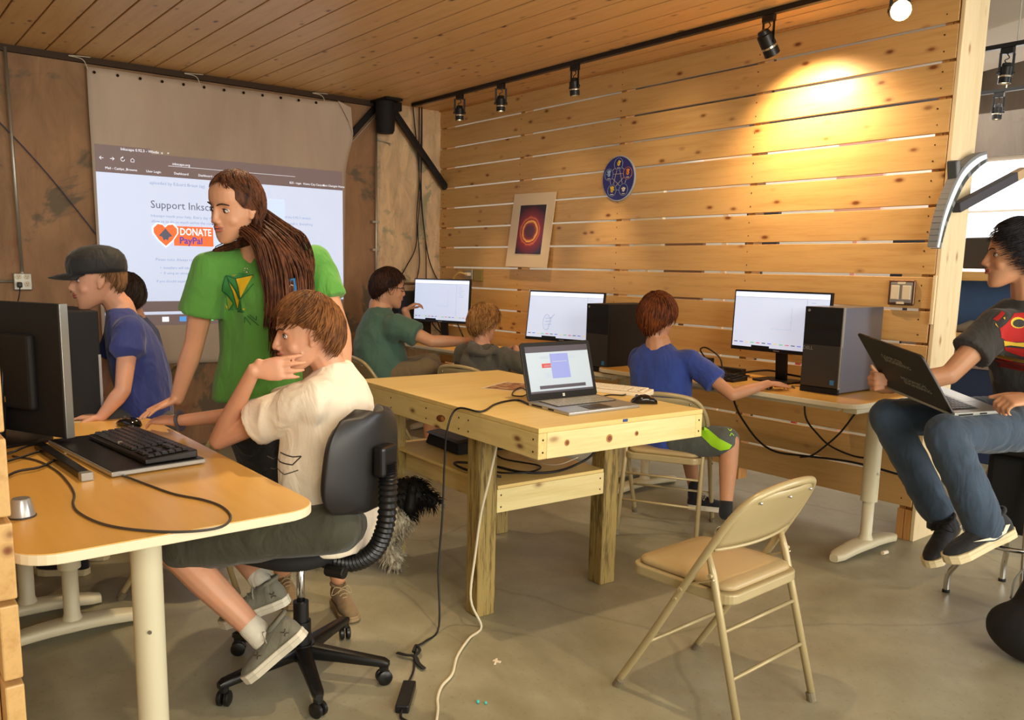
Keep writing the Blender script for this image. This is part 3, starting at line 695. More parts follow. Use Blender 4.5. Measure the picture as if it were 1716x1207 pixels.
# ---------------------------------------------------------------- office chair
oc = thing('office_chair', 'black swivel office chair with ribbed back post under the cream shirted person', 'chair', (3.97, -3.29, 0))
hub = Vector((3.97, -3.29, 0))
part('gas_lift', G().cyl(hub+UP*.20, hub+UP*.46, .014, n=16), M_chrome, oc, smooth=True)
part('lift_sleeve', G().cyl(hub+UP*.09, hub+UP*.27, .027, n=20).cyl(hub+UP*.09, hub+UP*.20, .034, n=20), M_black, oc, autos=40)
part('hub', G().cyl(hub+UP*.065, hub+UP*.12, .045, n=20), M_black, oc, autos=40)
for cx, cy in ((4.02, -3.60), (4.20, -3.09), (4.29, -3.38), (3.80, -3.02), (3.68, -3.42)):
    e = Vector((cx, cy, .0)); d = (e-hub).normalized(); sd = d.cross(UP)
    e = hub+d*.30
    g = G().loft([(hub+d*.03+UP*.092, sd*.028, UP*.026), (hub+d*.15+UP*.086, sd*.023, UP*.02), (e+UP*.078, sd*.019, UP*.014), (e+d*.018+UP*.074, sd*.012, UP*.010)], 14, p=4)
    sp = part('base_arm', g, M_black, oc, autos=50)
    part('caster_stem', G().cyl(e+UP*.05, e+UP*.085, .016, n=12), M_black, sp)
    wax = (sd*.8+d*.6).normalized()
    for s in (-1, 1): part('caster', G().lathe([(.0, 0), (.020, .0), (.026, .004), (.026, .014), (.02, .018), (.0, .018)], e+UP*.0265+wax*(.003 if s > 0 else -.021), wax, 18), M_black, sp, autos=40)
def TRN(g):   # the seat and back are swivelled on the base
    R_ = Matrix.Rotation(-1.10, 3, 'Z'); g.v = [tuple(hub+R_ @ (Vector(v)-hub)) for v in g.v]; return g
P = rrect(.43, .42, .13, 8)
seat_c = Vector((3.97, -3.32, 0))
g = G(); g.rings([[(seat_c.x+x*s, seat_c.y+y*s, z) for x, y in P] for s, z in ((.60, .445), (.9, .452), (.99, .467), (1, .485), (.96, .50), (.8, .508), (.3, .510))])
part('seat', TRN(g), plain('black_fabric', (20, 19, 20), .85, bump=(300, .2, .001)), oc, smooth=True)
part('seat_plate', TRN(G().box(3.90, 4.04, -3.42, -3.16, .435, .452)), M_black, oc, bevel=.004)
bp = smooth_path([(3.97, -3.20, .44), (3.97, -3.08, .445), (3.97, -2.99, .50), (3.97, -2.945, .60), (3.97, -2.935, .74), (3.97, -2.94, .80)], 14)
rr = [(.026 if i % 2 else .032) for i in range(len(bp))]
part('bellows', TRN(G().tube(bp, rr, 16, hint=(1, 0, 0))), M_black, oc, autos=30, label='ribbed rubber bellows over the back post')
g = G(); n, m = 14, 16
for j in range(m+1):
    v_ = -1+2*j/m
    for i in range(n+1):
        u = -1+2*i/n; k = (1-abs(v_)**3.2)**(1/3.2) if abs(v_) < 1 else .0
        hw = .20*max(k, .30)*(1.0-.06*v_)
        x = 3.97+u*hw; z = .805+v_*.16; y = -2.985-.055*u*u*-1*(-1)+.02*v_*v_*0-.035*v_*.4*-1
        g.v.append((x, y, z))
for j in range(m):
    for i in range(n): a = j*(n+1)+i; g.f.append((a, a+1, a+n+2, a+n+1)); g.mi.append(0)
b_ = part('backrest', TRN(g), plain('black_back_shell', (34, 33, 34), .42), oc, smooth=True); sd = b_.modifiers.new('s', 'SOLIDIFY'); sd.thickness = .03; sd.offset = 0
bv = b_.modifiers.new('b', 'BEVEL'); bv.width = .01; bv.segments = 3; bv.limit_method = 'ANGLE'
part('back_bracket', TRN(G().box(3.925, 4.015, -2.968, -2.925, .76, .86)), M_black, oc, bevel=.012, seg=3)
part('height_knob', TRN(G().cyl((4.05, -3.05, .44), (4.05, -3.12, .44), .02, n=12)), M_black, oc, bevel=.003)

# ---------------------------------------------------------------- monitors, towers, keyboards
def monitor(label, loc, rz, w, h, zc, desk_z, tilt=0.0, content=0, stand=True, group='monitors on the wall desks'):
    t = thing('monitor', label, 'monitor', loc, rz, group, local=True)
    R = Matrix.Rotation(tilt, 3, 'X'); zc -= loc[2]
    def TR(g):
        c = Vector((0, 0, zc)); g.v = [tuple(c+R @ (Vector(v)-c)) for v in g.v]; return g
    part('housing', TR(G().box(-w/2, w/2, 0, .022, zc-h/2, zc+h/2)), M_black, t, bevel=.003)
    part('rear_bulge', TR(G().box(-w*.33, w*.33, .022, .045, zc-h*.4, zc+h*.25)), M_blackm, t, bevel=.008)
    bz = .010; x0, x1, z0, z1 = -w/2+bz, w/2-bz, zc-h/2+.022, zc+h/2-bz
    o = (0, 0, 0); ex, ey = (1, 0, 0), (0, 0, 1)
    s = part('screen', TR(rects(G(), o, ex, ey, [(x0, z0, x1, z1)], .0012)), M_lcd, t, fix=False)
    W_, H_ = x1-x0, z1-z0
    part('toolbar', TR(rects(G(), o, ex, ey, [(x0, z1-H_*.09, x1, z1-H_*.02)], .0018)), M_lcd2, s, fix=False)
    ln = [(x0, z1-H_*.095, x1, z1-H_*.09), (x0+W_*.78, z0+H_*.12, x0+W_*.783, z1-H_*.1)]
    if content == 1:
        ln = [(x0, z1-H_*.095, x1, z1-H_*.09), (x0+W_*.80, z1-H_*.30, x0+W_*.803, z1-H_*.02)]
    for k in range(6): ln.append((x0+W_*.82, z1-H_*(.16+.05*k), x0+W_*(.87+.02*(k % 3)), z1-H_*(.155+.05*k)))
    if content in (0, 2):
        ln += [(x0+W_*.42, z0+H_*.35, x0+W_*.63, z0+H_*.353), (x0+W_*.63, z0+H_*.35, x0+W_*.632, z0+H_*.75)]
    gl = rects(G(), o, ex, ey, ln, .0022)
    if content == 1:
        pts = [(x0+W_*(.27+.05*math.cos(a)), z0+H_*(.34+.17*math.sin(a))) for a in [k*PI/8+.5 for k in range(13)]]
        gl.tube([(a, -.002, b) for a, b in pts], .0016, 4); gl.tube([(x0+W_*.30, -.002, z0+H_*.18), (x0+W_*.325, -.002, z0+H_*.44), (x0+W_*.37, -.002, z0+H_*.52)], .0016, 4)
        for k in range(3): gl.tube([(x0+W_*.25, -.002, z0+H_*(.28+.07*k)), (x0+W_*.34, -.002, z0+H_*(.30+.07*k))], .0014, 4)
    part('drawing_lines', TR(gl), M_lcdl, s, fix=False)
    cols = [('palette_black', (30, 30, 30)), ('palette_green', (70, 200, 70)), ('palette_blue', (80, 90, 230)), ('palette_red', (220, 70, 70)), ('palette_yellow', (230, 214, 90))]
    for k in range(15):
        nm, c = cols[(k*2) % 5]; mm = D.materials.get(nm) or plain(nm, c, .4, emit=.4)
        part('swatch', TR(rects(G(), o, ex, ey, [(x0+W_*(.02+.063*k), z0+H_*.075, x0+W_*(.06+.063*k), z0+H_*.088)], .002)), mm, s, fix=False)
    part('taskbar', TR(rects(G(), o, ex, ey, [(x0+W_*.22, z0, x0+W_*.42, z0+H_*.035)], .002)), M_blackm, s, fix=False)
    part('badge', TR(rects(G(), o, ex, ey, [(-.02, z0-.014, .02, z0-.009)], .0015)), M_silver, t, fix=False)
    if stand:
        dz = desk_z-loc[2]
        part('stand_neck', G().hexa([(-.035, .055, dz+.01), (.035, .055, dz+.01), (.035, .075, dz+.01), (-.035, .075, dz+.01), (-.035, .030, zc-h*.15), (.035, .030, zc-h*.15), (.035, .05, zc-h*.15), (-.035, .05, zc-h*.15)]), M_black, t, bevel=.003)
        part('stand_base', G().prism(rrect(.24, .19, .03, 5, 0, .03), (0, 0, dz), (1, 0, 0), (0, 1, 0), .012), M_black, t, bevel=.003)
    return t
monitor('wide monitor on the near wall desk, left of the silver tower', (3.79, -.25, .8), 0, .62, .352, 1.143, .80, -.03, 0)
monitor('monitor showing an outline drawing, left of the black tower', (2.08, -.32, .762), .26, .64, .365, 1.08, .762, -.14, 1)
monitor('farthest monitor, between the teal shirted person and the blond child', (.66, -.42, .762), .30, .60, .37, 1.135, .762, -.06, 2)

def tower(label, loc, rz, m_side, kind=0, w=.19, h=.44, d=.42):
    t = thing('computer_tower', label, 'computer', loc, rz, 'desktop computer towers', local=True)
    part('case', G().box(-w/2, w/2, .012, d, .008, h), m_side, t, bevel=.004)
    fp = part('front_panel', G().box(-w/2, w/2, -.004, .0115, .03, h), M_blackm, t, bevel=.004)
    part('grille', G().box(-w/2+.004, w/2-.004, -.007, -.0035, .035, h*.56), M_greyd, fp, bevel=.002)
    part('base_strip', G().box(-w/2, w/2, -.004, .0115, .0, .029), M_blackm, fp, bevel=.002)
    part('optical_drive', G().box(-w/2+.02, w/2-.02, -.0055, -.0035, h*.74, h*.80), M_black, fp)
    part('power_button', G().cyl((-w/2+.025, -.0045, h-.02), (-w/2+.025, -.008, h-.02), .007, n=12), M_silver, fp)
    part('sticker', G().box(w/2-.045, w/2-.022, -.0085, -.007, .05, .075), plain('sticker_blue', (60, 130, 190), .4) if 'sticker_blue' not in D.materials else D.materials['sticker_blue'], fp, label='small blue sticker')
    if kind == 1:
        text('lettering', 'DELL', .026, (-w/2+.004, -.0072, h*.50), (1, 0, 0), (0, 0, 1), M_silver, fp, .0005)
        part('edge_rail', G().box(w/2-.004, w/2+.003, -.004, .014, .03, h), M_silver, fp, bevel=.001)
        part('edge_slot', G().box(w/2+.0005, w/2+.0035, .004, .008, .04, h*.55), M_blackm, fp)
    for q in (-1, 1):
        for y in (.05, d-.05): part('rubber_foot', G().cyl((q*(w/2-.03), y, 0), (q*(w/2-.03), y, .009), .012, n=10), M_blackm, t)
    return t
M_case = plain('silver_case', (134, 140, 158), .32, .75)
tower('silver sided computer tower at the near end of the wall desk', (4.175, -.44, .80), 0, M_case, 1, .215, .45, .40)
tower('black computer tower beside the drawing monitor behind the laptop', (2.70, -.60, .762), .0, M_blackm, 0, .20, .44, .44)
tower('black computer tower on the far desk behind the teal shirted person', (.24, -.66, .762), .20, M_blackm, 0, .20, .44, .40)
tower('black computer tower standing behind the near monitor facing the capped child', (2.93, -3.73, .79), -PI/2-PI, M_blackm, 0, .19, .445, .42) if False else None
t = thing('computer_tower', 'tall black computer tower between the near monitor and the child in the black cap', 'computer', (2.72, -3.74, .79), 0, 'desktop computer towers')
part('case', G().box(2.52, 2.93, -3.86, -3.655, .80, 1.225), M_blackm, t, bevel=.005)
part('front_panel', G().box(2.50, 2.519, -3.86, -3.655, .80, 1.225), M_black, t, bevel=.004)
part('edge_rail', G().box(2.925, 2.934, -3.664, -3.654, .80, 1.05), M_silver, t)
part('feet', G().box(2.56, 2.60, -3.85, -3.665, .79, .80).box(2.84, 2.88, -3.85, -3.665, .79, .80), M_blackm, t)
# near monitor seen from behind
a = math.atan2(.22, .45)-PI  # direction from its right edge to its left edge
ctr = Vector((3.45, -3.875, 0))+Vector((-.90, -.43, 0))*.31
t = thing('monitor', 'large black monitor seen from behind with a silver side edge, left foreground', 'monitor', (ctr.x, ctr.y, .79), math.atan2(.43, .90)+PI, local=True)
wm, hm, zc = .62, .455, .262
part('housing', G().box(-wm/2, wm/2, 0, .03, zc-hm/2, zc+hm/2), M_blackm, t, bevel=.004)
part('rear_bulge', G().box(-wm*.30, wm*.30, .03, .06, zc-.14, zc+.12), M_blackm, t, bevel=.012)
part('side_edge', G().box(-wm/2-.004, -wm/2+.0, -.004, .026, zc-hm/2, zc+hm/2), M_silver, t, bevel=.001, label='brushed silver side edge')
part('screen', rects(G(), (0, 0, 0), (1, 0, 0), (0, 0, 1), [(-wm/2+.012, zc-hm/2+.02, wm/2-.012, zc+hm/2-.012)], .0012), M_lcd, t, fix=False)
part('stand_neck', G().bar((0, .075, .01), (0, .05, zc), .09, .02, hint=(0, 1, 0)), M_black, t, bevel=.003)
part('stand_base', G().prism(rrect(.30, .22, .04, 5, 0, .05), (0, 0, 0), (1, 0, 0), (0, 1, 0), .012), M_black, t, bevel=.003)
part('label_plate', G().box(-.05, -.005, .0601, .0612, zc-.12, zc-.10), plain('amber_label', (150, 110, 60), .6), t)
t = thing('stand_foot_bar', 'short black bar with a silver tip lying before the keyboard tray', 'bar', (3.7, -3.95, .79))
part('bar', G().bar((3.42, -3.975, .803), (3.93, -3.945, .803), .032, .022), M_black, t, bevel=.003)
part('tip', G().bar((3.93, -3.945, .803), (3.96, -3.943, .803), .034, .024), M_silver, t, bevel=.002)
tag(part('paper_slip', G().bar((3.42, -3.88, .7935), (3.56, -3.90, .7935), .05, .001), M_white), 'small white paper slip on the desk behind the black bar', 'paper')
# keyboard tray, keyboards and mice
kt = thing('keyboard_tray', 'flat black tray with silver edge under the near keyboard', 'tray', (3.67, -3.76, .79))
kx, ky = Vector((.988, .10, 0)).normalized(), Vector((-.10, .988, 0)).normalized(); kc = Vector((3.655, -3.765, .79))
part('plate', G().obox(kc+UP*.011, kx*.30, ky*.145, UP*.007), M_silver, kt, bevel=.003)
part('surface', G().obox(kc+UP*.0185, kx*.295, ky*.140, UP*.002), M_black, kt, bevel=.001)
part('pads', G().obox(kc-kx*.2+UP*.002, kx*.03, ky*.12, UP*.002).obox(kc+kx*.2+UP*.002, kx*.03, ky*.12, UP*.002), M_blackm, kt)
def keyboard(label, c, ex, ey, L=.45, Wd=.15, single=False, m_body=None, m_key=None, group='keyboards'):
    c, ex, ey = Vector(c), Vector(ex).normalized(), Vector(ey).normalized()
    t = thing('keyboard', label, 'keyboard', c, group=group)
    part('body', G().hexa([c-ex*L/2-ey*Wd/2, c+ex*L/2-ey*Wd/2, c+ex*L/2+ey*Wd/2, c-ex*L/2+ey*Wd/2] + [c-ex*L/2-ey*Wd/2+UP*.016, c+ex*L/2-ey*Wd/2+UP*.016, c+ex*L/2+ey*Wd/2+UP*.026, c-ex*L/2+ey*Wd/2+UP*.026]), m_body or M_black, t, bevel=.004)
    rows = 6; cols = 21; kw = (L-.03)/cols; kh = (Wd-.035)/rows; gg = G()
    base = None
    for r_ in range(rows):
        c_ = 0
        while c_ < cols:
            wdt = 1
            if r_ == 0 and c_ == 4: wdt = 6
            if c_ in (15, 19) and r_ < 5: c_ += 1; continue
            if c_ > 15 and c_ < 19 and r_ in (1, 3) and not (c_ == 17 and r_ == 1): c_ += 1; continue
            p = c+ex*(-L/2+.015+kw*(c_+wdt/2))+ey*(-Wd/2+.014+kh*(r_+.5))+UP*(.019+.0085*(r_/rows))
            if single and wdt == 1:
                if base is None:
                    g = G().hexa([-ex*kw*.46-ey*kh*.46, ex*kw*.46-ey*kh*.46, ex*kw*.46+ey*kh*.46, -ex*kw*.46+ey*kh*.46, -ex*kw*.34-ey*kh*.34+UP*.007, ex*kw*.34-ey*kh*.34+UP*.007, ex*kw*.34+ey*kh*.34+UP*.007, -ex*kw*.34+ey*kh*.34+UP*.007])
                    me = mesh_from('key', g, m_key or M_key); base = me
                o = D.objects.new('key', base); C.objects.link(o); o.parent = t; o.location = p-c
            else:
                hx = ex*(kw*(wdt-.1)/2)
                gg.hexa([p-hx-ey*kh*.45, p+hx-ey*kh*.45, p+hx+ey*kh*.45, p-hx+ey*kh*.45, p-hx*.8-ey*kh*.34+UP*.007, p+hx*.8-ey*kh*.34+UP*.007, p+hx*.8+ey*kh*.34+UP*.007, p-hx*.8+ey*kh*.34+UP*.007])
            c_ += wdt
    if gg.f:
        k = part('space_bar' if single else 'keys', gg, m_key or M_key, t)
        if not single: k['kind'] = 'stuff'
    return t
keyboard('black keyboard on the tray in the left foreground', kc+kx*.03+ky*.045+UP*.021, kx, ky, .50, .165, True)
keyboard('black keyboard on the near wall desk before the wide monitor', (3.46, -.44, .80), (1, .06, 0), (-.06, 1, 0), .45, .15)
keyboard('white keyboard behind the open laptop on the work table', (3.93, -1.70, .8685), (.95, .30, 0), (-.30, .95, 0), .30, .11, m_body=M_ivory, m_key=M_ivory)
keyboard('black keyboard on the far desk before the drawing monitor', (2.1, -.50, .762), (1, .1, 0), (-.1, 1, 0), .44, .14)
def mouse(label, c, d, group='computer mice', s=1.0, gloss=None):
    c, d = Vector(c), Vector(d).normalized(); sd = d.cross(UP)
    t = thing('mouse', label, 'mouse', c, group=group)
    L = .105*s; secs = []
    for u, wd, h in ((-.5, .012, .008), (-.46, .022, .018), (-.3, .030, .030), (-.05, .032, .037), (.2, .030, .033), (.4, .027, .022), (.48, .020, .012), (.5, .010, .006)):
        secs.append((c+d*L*u+UP*(h*s/2), sd*wd*s, UP*h*s/2))
    part('shell', G().loft(secs, 18, p=2.6), gloss or M_gloss, t, smooth=True)
    part('wheel', G().cyl(c+d*L*.28+UP*.030*s-sd*.003, c+d*L*.28+UP*.030*s+sd*.003, .007*s, n=12), M_greyd, t)
    part('button_gap', G().bar(c+d*L*.1+UP*.036*s, c+d*L*.46+UP*.017*s, .0012, .003), M_blackm, t)
    return t
M_gloss = plain('gloss_black', (14, 13, 14), .12)
mouse('glossy black mouse beside the laptop on the work table', (4.20, -1.83, .8685), (-.6, -.8, 0), s=1.05)
mouse('black mouse under the hand of the white shirted child', (3.17, -3.62, .79), (-.9, -.35, 0))
mouse('black mouse under the hand of the child in the royal blue shirt', (3.93, -.535, .80), (-.5, .9, 0))
t = thing('metal_puck', 'small brushed metal cone stand at the left edge of the near desk', 'stand', (4.24, -4.163, .79))
part('body', G().lathe([(.0, 0), (.031, 0), (.031, .003), (.022, .045), (.020, .048), (.0, .048)], (4.235, -4.155, .79), (0, 0, 1), 28), M_silver, t, autos=40)
part('base_ring', G().lathe([(.0315, .0), (.0325, .001), (.0325, .004), (.0315, .005)], (4.235, -4.155, .79), (0, 0, 1), 28), M_greyd, t)

# ---------------------------------------------------------------- laptop on the work table
def laptop(label, A, exv, eyv, W_, Dp, lid_dir, LH, kind):
    """A: left hinge corner; exv: hinge direction; eyv: towards the user; lid_dir: up along the lid"""
    A, ex, ey, ld = Vector(A), Vector(exv).normalized(), Vector(eyv).normalized(), Vector(lid_dir).normalized()
    up = ey.cross(ex) if ey.cross(ex).z > 0 else ex.cross(ey)
    t = thing('laptop', label, 'laptop', A+ex*W_/2+ey*Dp/2, group=None)
    c = A+ex*W_/2+ey*Dp/2
    P = rrect(W_, Dp, .012, 4)
    part('base', G().hexa([c-ex*W_/2-ey*Dp/2, c+ex*W_/2-ey*Dp/2, c+ex*W_/2+ey*Dp/2, c-ex*W_/2+ey*Dp/2, c-ex*W_/2-ey*Dp/2+up*.019, c+ex*W_/2-ey*Dp/2+up*.019, c+ex*W_/2+ey*Dp/2+up*.014, c-ex*W_/2+ey*Dp/2+up*.014]), M_silver, t, bevel=.004, seg=3)
    def on(u, v): return c+ex*u+ey*v+up*(.0195-.0025*(v/Dp+.5)*2*1.0)
    bs = t
    gg = G(); kw, kh = W_*.80/14, Dp*.46/6
    part('keyboard_well', G().obox(on(0, -Dp*.17)+up*.0002, ex*W_*.42, ey*Dp*.25, up*.0005), M_greyd, t)
    for r_ in range(6):
        for c_ in range(14):
            p = on(-W_*.40+kw*(c_+.5), -Dp*.40+kh*(r_+.5)); gg.obox(p+up*.0018, ex*kw*.42, ey*kh*.40, up*.0012)
    k = part('keys', gg, plain('key_silver', (188, 180, 160), .35, .3) if kind == 0 else M_key, t); k['kind'] = 'stuff'
    part('touchpad', G().obox(on(-W_*.03, Dp*.30)+up*.0003, ex*W_*.15, ey*Dp*.15, up*.0006), M_silver if kind else M_greyd, t)
    prt = G()
    for v, l in ((-.28, .035), (.05, .012), (.12, .005)): prt.obox(c-ex*W_/2+ey*Dp*v+up*.008, ex*.0012, ey*l, up*.003)
    part('ports', prt, M_blackm, t)
    # lid
    h0 = A+up*.016; n_ = ex.cross(ld).normalized()
    if n_.dot(ey) < 0: n_ = -n_          # screen side normal
    lidm = plain('lid_dark', (58, 55, 54), .34, .5) if 'lid_dark' not in D.materials else D.materials['lid_dark']
    lc = h0+ex*W_/2+ld*LH/2
    lid = part('lid', G().prism(rrect(W_, LH, .014, 5), lc-n_*.008 if ex.cross(ld).dot(n_) > 0 else lc+n_*.0, ex, ld, .008), lidm, t, bevel=.002)
    e2 = ex if ex.cross(ld).dot(n_) > 0 else -ex
    part('bezel', G().prism(rrect(W_-.004, LH-.004, .012, 5), lc, e2, ld, .0012), M_blackm, lid)
    so = lc+n_*.0012
    part('screen', rects(G(), so, e2, ld, [(-W_/2+.02, -LH/2+.03, W_/2-.02, LH/2-.018)], .0005), M_pgL, lid, fix=False)
    if kind == 0:
        x0, x1, z0, z1 = -W_/2+.02, W_/2-.02, -LH/2+.03, LH/2-.018
        part('browser_bar', rects(G(), so, e2, ld, [(x0, z1-.026, x1, z1), (x0, z0, x1, z0+.008), (x0+.05, z0+.016, x1-.04, z0+.030)], .001), plain('laptop_bar', (70, 64, 74), .4, emit=.2), lid, fix=False)
        part('page_dialog', rects(G(), so, e2, ld, [(-.045, -.035, .055, .070)], .0014), plain('laptop_dialog', (122, 132, 190), .4, emit=.35), lid, fix=False)
        part('donate_banner', rects(G(), so, e2, ld, [(-.095, .012, -.046, .030)], .0012), plain('laptop_red', (170, 60, 56), .4, emit=.35), lid, fix=False)
        tg = rects(G(), so, e2, ld, [(-.035, .035, .045, .038)]+[(-.10, .058-.006*k, -.05, .060-.006*k) for k in range(2)]+[(.06, .055-.006*k, .095, .0565-.006*k) for k in range(2)]+[(-.09, -.012-.008*k, -.05, -.0105-.008*k) for k in range(3)], .0018)
        textg(tg, 'DONATE', .011, so+e2*-.085+ld*.016, e2, ld, .002); part('page_text', tg, M_lcdl, lid, fix=False)
        lg = rects(G(), so, e2, ld, [(-.006+.0065*i, -LH/2+.010+.0065*j, -.0006+.0065*i, -LH/2+.0155+.0065*j) for i in (0, 1) for j in (0, 1)], .0008); part('window_logo', lg, M_white, lid, fix=False)
    return t, lid, lc, e2, ld, n_
M_pgL = plain('laptop_page', (160, 174, 188), .4, emit=.30)
A_ = Vector((3.985, -2.285, .8685)); exL = Vector((.03, .99, 0)).normalized(); eyL = Vector((.99, -.03, 0)).normalized()
laptop('open laptop on the work table showing a web page with a dialog box', A_, exL, (.99, -.10, 0), .385, .27, (-.30, .03, .95), .245, 0)
def lw(a, b, z): return (4.378+a*math.cos(TH)-b*math.sin(TH), -2.574+a*math.sin(TH)+b*math.cos(TH), z)
t = thing('photo_print', 'brown printed photograph sheet lying on the work table left of the laptop', 'paper', (3.52, -1.99, .8685))
o_ = Vector((3.52, -1.99, .8692)); e1 = Vector((.42, -.90, 0)).normalized()*-1; e2_ = Vector((-.90, -.42, 0)).normalized()
part('sheet', G().obox(o_, e1*.14, e2_*.10, UP*.0004), M_ivory, t)
def mat_photo():
    t = NT('photo_brown'); f = t.noise(t.co(), 14, 4, .6, 1.5); t.l(t.ramp(f, [(.35, srgb((90, 52, 30))), (.5, srgb((168, 120, 84))), (.65, srgb((214, 190, 160)))]), t.b.inputs['Base Color']); return t.m
part('picture', G().obox(o_+UP*.0006, e1*.12, e2_*.08, UP*.0003), mat_photo(), t)

# ---------------------------------------------------------------- things on the slat wall
t = thing('matted_print', 'tilted cream matted print of a glowing red ring on the slat wall', 'picture', (1.33, -.02, 1.42))
g = G().hexa([(1.045, -.03, 1.435), (1.56, -.03, 1.425), (1.56, -.036, 1.425), (1.045, -.036, 1.435), (1.125, -.012, 2.02), (1.63, -.012, 2.01), (1.63, -.018, 2.01), (1.125, -.018, 2.02)])
part('mat_board', g, plain('mat_cream', (228, 206, 172), .7), t)
def PP(u, v, k=.0): # point on the print
    a = Vector((1.045, -.036, 1.435)).lerp(Vector((1.56, -.036, 1.425)), u); b = Vector((1.125, -.018, 2.02)).lerp(Vector((1.63, -.018, 2.01)), u); return a.lerp(b, v)+Vector((0, -.001-k, 0))
def mat_ring():
    t = NT('ring_artwork'); tc = t.n('ShaderNodeTexCoord'); v = tc.outputs['UV']
    vm = t.n('ShaderNodeVectorMath', operation='SUBTRACT'); t.l(v, vm.inputs[0]); vm.inputs[1].default_value = (.48, .47, 0)
    vs = t.mapn(vm.outputs[0], (1.0, 1.32, 1)); nz = t.n('ShaderNodeTexNoise'); nz.inputs['Scale'].default_value = 7; nz.inputs['Detail'].default_value = 5; t.l(v, nz.inputs['Vector'])
    ln = t.n('ShaderNodeVectorMath', operation='LENGTH'); t.l(vs, ln.inputs[0])
    ad = t.n('ShaderNodeMath', operation='MULTIPLY_ADD'); t.l(nz.outputs['Fac'], ad.inputs[0]); ad.inputs[1].default_value = .10; t.l(ln.outputs['Value'], ad.inputs[2])
    col = t.ramp(ad.outputs[0], [(.20, srgb((84, 18, 20))), (.28, srgb((150, 40, 14))), (.33, srgb((255, 190, 70))), (.355, srgb((220, 90, 20))), (.375, srgb((40, 14, 14))), (.40, srgb((230, 110, 40))), (.46, srgb((140, 26, 14))), (.75, srgb((44, 14, 26)))])
    t.l(col, t.b.inputs['Base Color']); t.b.inputs['Roughness'].default_value = .25; return t.m
g = G().add([PP(.20, .18), PP(.82, .18), PP(.82, .84), PP(.20, .84)], [(0, 1, 2, 3)])
pr = part('picture', g, mat_ring(), t, fix=False); uv = pr.data.uv_layers.new(name='u')
for i, c in enumerate(((0, 0), (1, 0), (1, 1), (0, 1))): uv.data[i].uv = c
part('bevel_line', G().tube([PP(.195, .175), PP(.825, .175), PP(.825, .845), PP(.195, .845)], .0015, 4, closed=True), M_white, t)

t = thing('round_plaque', 'round blue plaque with five ringed emblems on the slat wall', 'plaque', (2.27, -.02, 1.91))
pc = Vector((2.272, -.002, 2.065)); EXw, EYw = Vector((1, 0, 0)), Vector((0, 0, 1))
M_pb = plain('plaque_blue', (48, 48, 122), .35); M_prim = plain('plaque_rim', (168, 178, 186), .35); M_yel = plain('emblem_yellow', (236, 200, 60), .5); M_orn = plain('emblem_orange', (232, 140, 40), .5); M_pal = plain('emblem_pale', (232, 224, 200), .5); M_bl2 = plain('emblem_blue', (150, 180, 210), .5)
part('rim', G().lathe([(.0, 0), (.158, 0), (.16, .004), (.158, .010), (.150, .012)], pc, (0, -1, 0), 48), M_prim, t, autos=40)
part('disc', G().lathe([(.0, .002), (.151, .002), (.151, .0125), (0, .0125)], pc, (0, -1, 0), 48), M_pb, t, autos=40)
lines = G(); ctrs = []
for k, m_ in enumerate((M_yel, M_orn, M_pal, M_yel, M_bl2)):
    a = PI/2-2*PI*k/5; ctrs.append((math.cos(a)*.095, math.sin(a)*.100))
for k, (cx, cz) in enumerate(ctrs):
    m_ = (M_yel, M_orn, M_pal, M_yel, M_bl2)[k]; c_ = pc+Vector((cx, -.0135, cz))
    part('ring', G().tube([c_+Vector((math.cos(a)*.041, 0, math.sin(a)*.041)) for a in [2*PI*i/28 for i in range(28)]], .0014, 4, closed=True), M_orn if k == 1 else M_bl2, t)
    g = G(); g.sph(c_+Vector((0, 0, .002)), (.014, .0012, .017), nu=12, nv=6)
    fa = {0: [(40, .028), (75, .026)], 1: [(60, .03), (85, .031), (110, .028)], 2: [(30, .02), (150, .02)], 3: [(50, .03), (75, .032), (100, .032), (125, .030), (10, .024)], 4: [(60, .032), (78, .034), (102, .034), (122, .031), (170, .024)]}[k]
    for an, ln in fa:
        q = math.radians(an); g.cyl(c_, c_+Vector((math.cos(q)*ln, 0, math.sin(q)*ln)), .0045, .004, 6)
    part('emblem', g, m_, t, smooth=True)
    lines.box(c_.x-.014, c_.x+.014, c_.y-.0005, c_.y+.0005, c_.z-.031, c_.z-.026)
    for j in ((k+1) % 5, (k+2) % 5):
        a_ = Vector((cx, 0, cz)); b_ = Vector((ctrs[j][0], 0, ctrs[j][1])); d_ = (b_-a_).normalized()
        p1, p2 = a_+d_*.046, b_-d_*.046
        if (p2-p1).dot(d_) > 0: lines.bar(pc+p1+Vector((0, -.0135, 0)), pc+p2+Vector((0, -.0135, 0)), .002, .001, hint=(0, 1, 0))
part('white_lines', lines, M_pal, t)
t = thing('switch_plate', 'double rocker switch in an ornate bronze frame on the slat wall', 'switch', (4.35, -.02, 1.26))
M_brz = plain('bronze_frame', (112, 84, 66), .35, .7)
part('plate', G().box(4.285, 4.425, -.018, -.001, 1.262, 1.395), M_brz, t, bevel=.008, seg=3)
part('inner_rim', G().box(4.298, 4.412, -.0205, -.017, 1.275, 1.382), M_silver, t, bevel=.003)
for x in (4.325, 4.385): part('rocker', G().box(x-.022, x+.022, -.026, -.019, 1.292, 1.366), M_ivory, t, bevel=.003)
for z in (1.378, 1.274): part('nameplate', G().box(4.335, 4.375, -.0225, -.017, z-.006, z+.006), M_ivory, t, bevel=.001)
t = thing('outlet_plate', 'small wall outlet with a yellow cord above the farthest monitor', 'outlet', (.50, -.02, 1.31))
part('plate', G().box(.44, .56, -.02, -.001, 1.315, 1.40), M_galv, t, bevel=.003)
part('timber_block', G().box(.57, .70, -.016, -.001, 1.30, 1.405), plain('olive_block', (150, 128, 70), .6), t, bevel=.003)
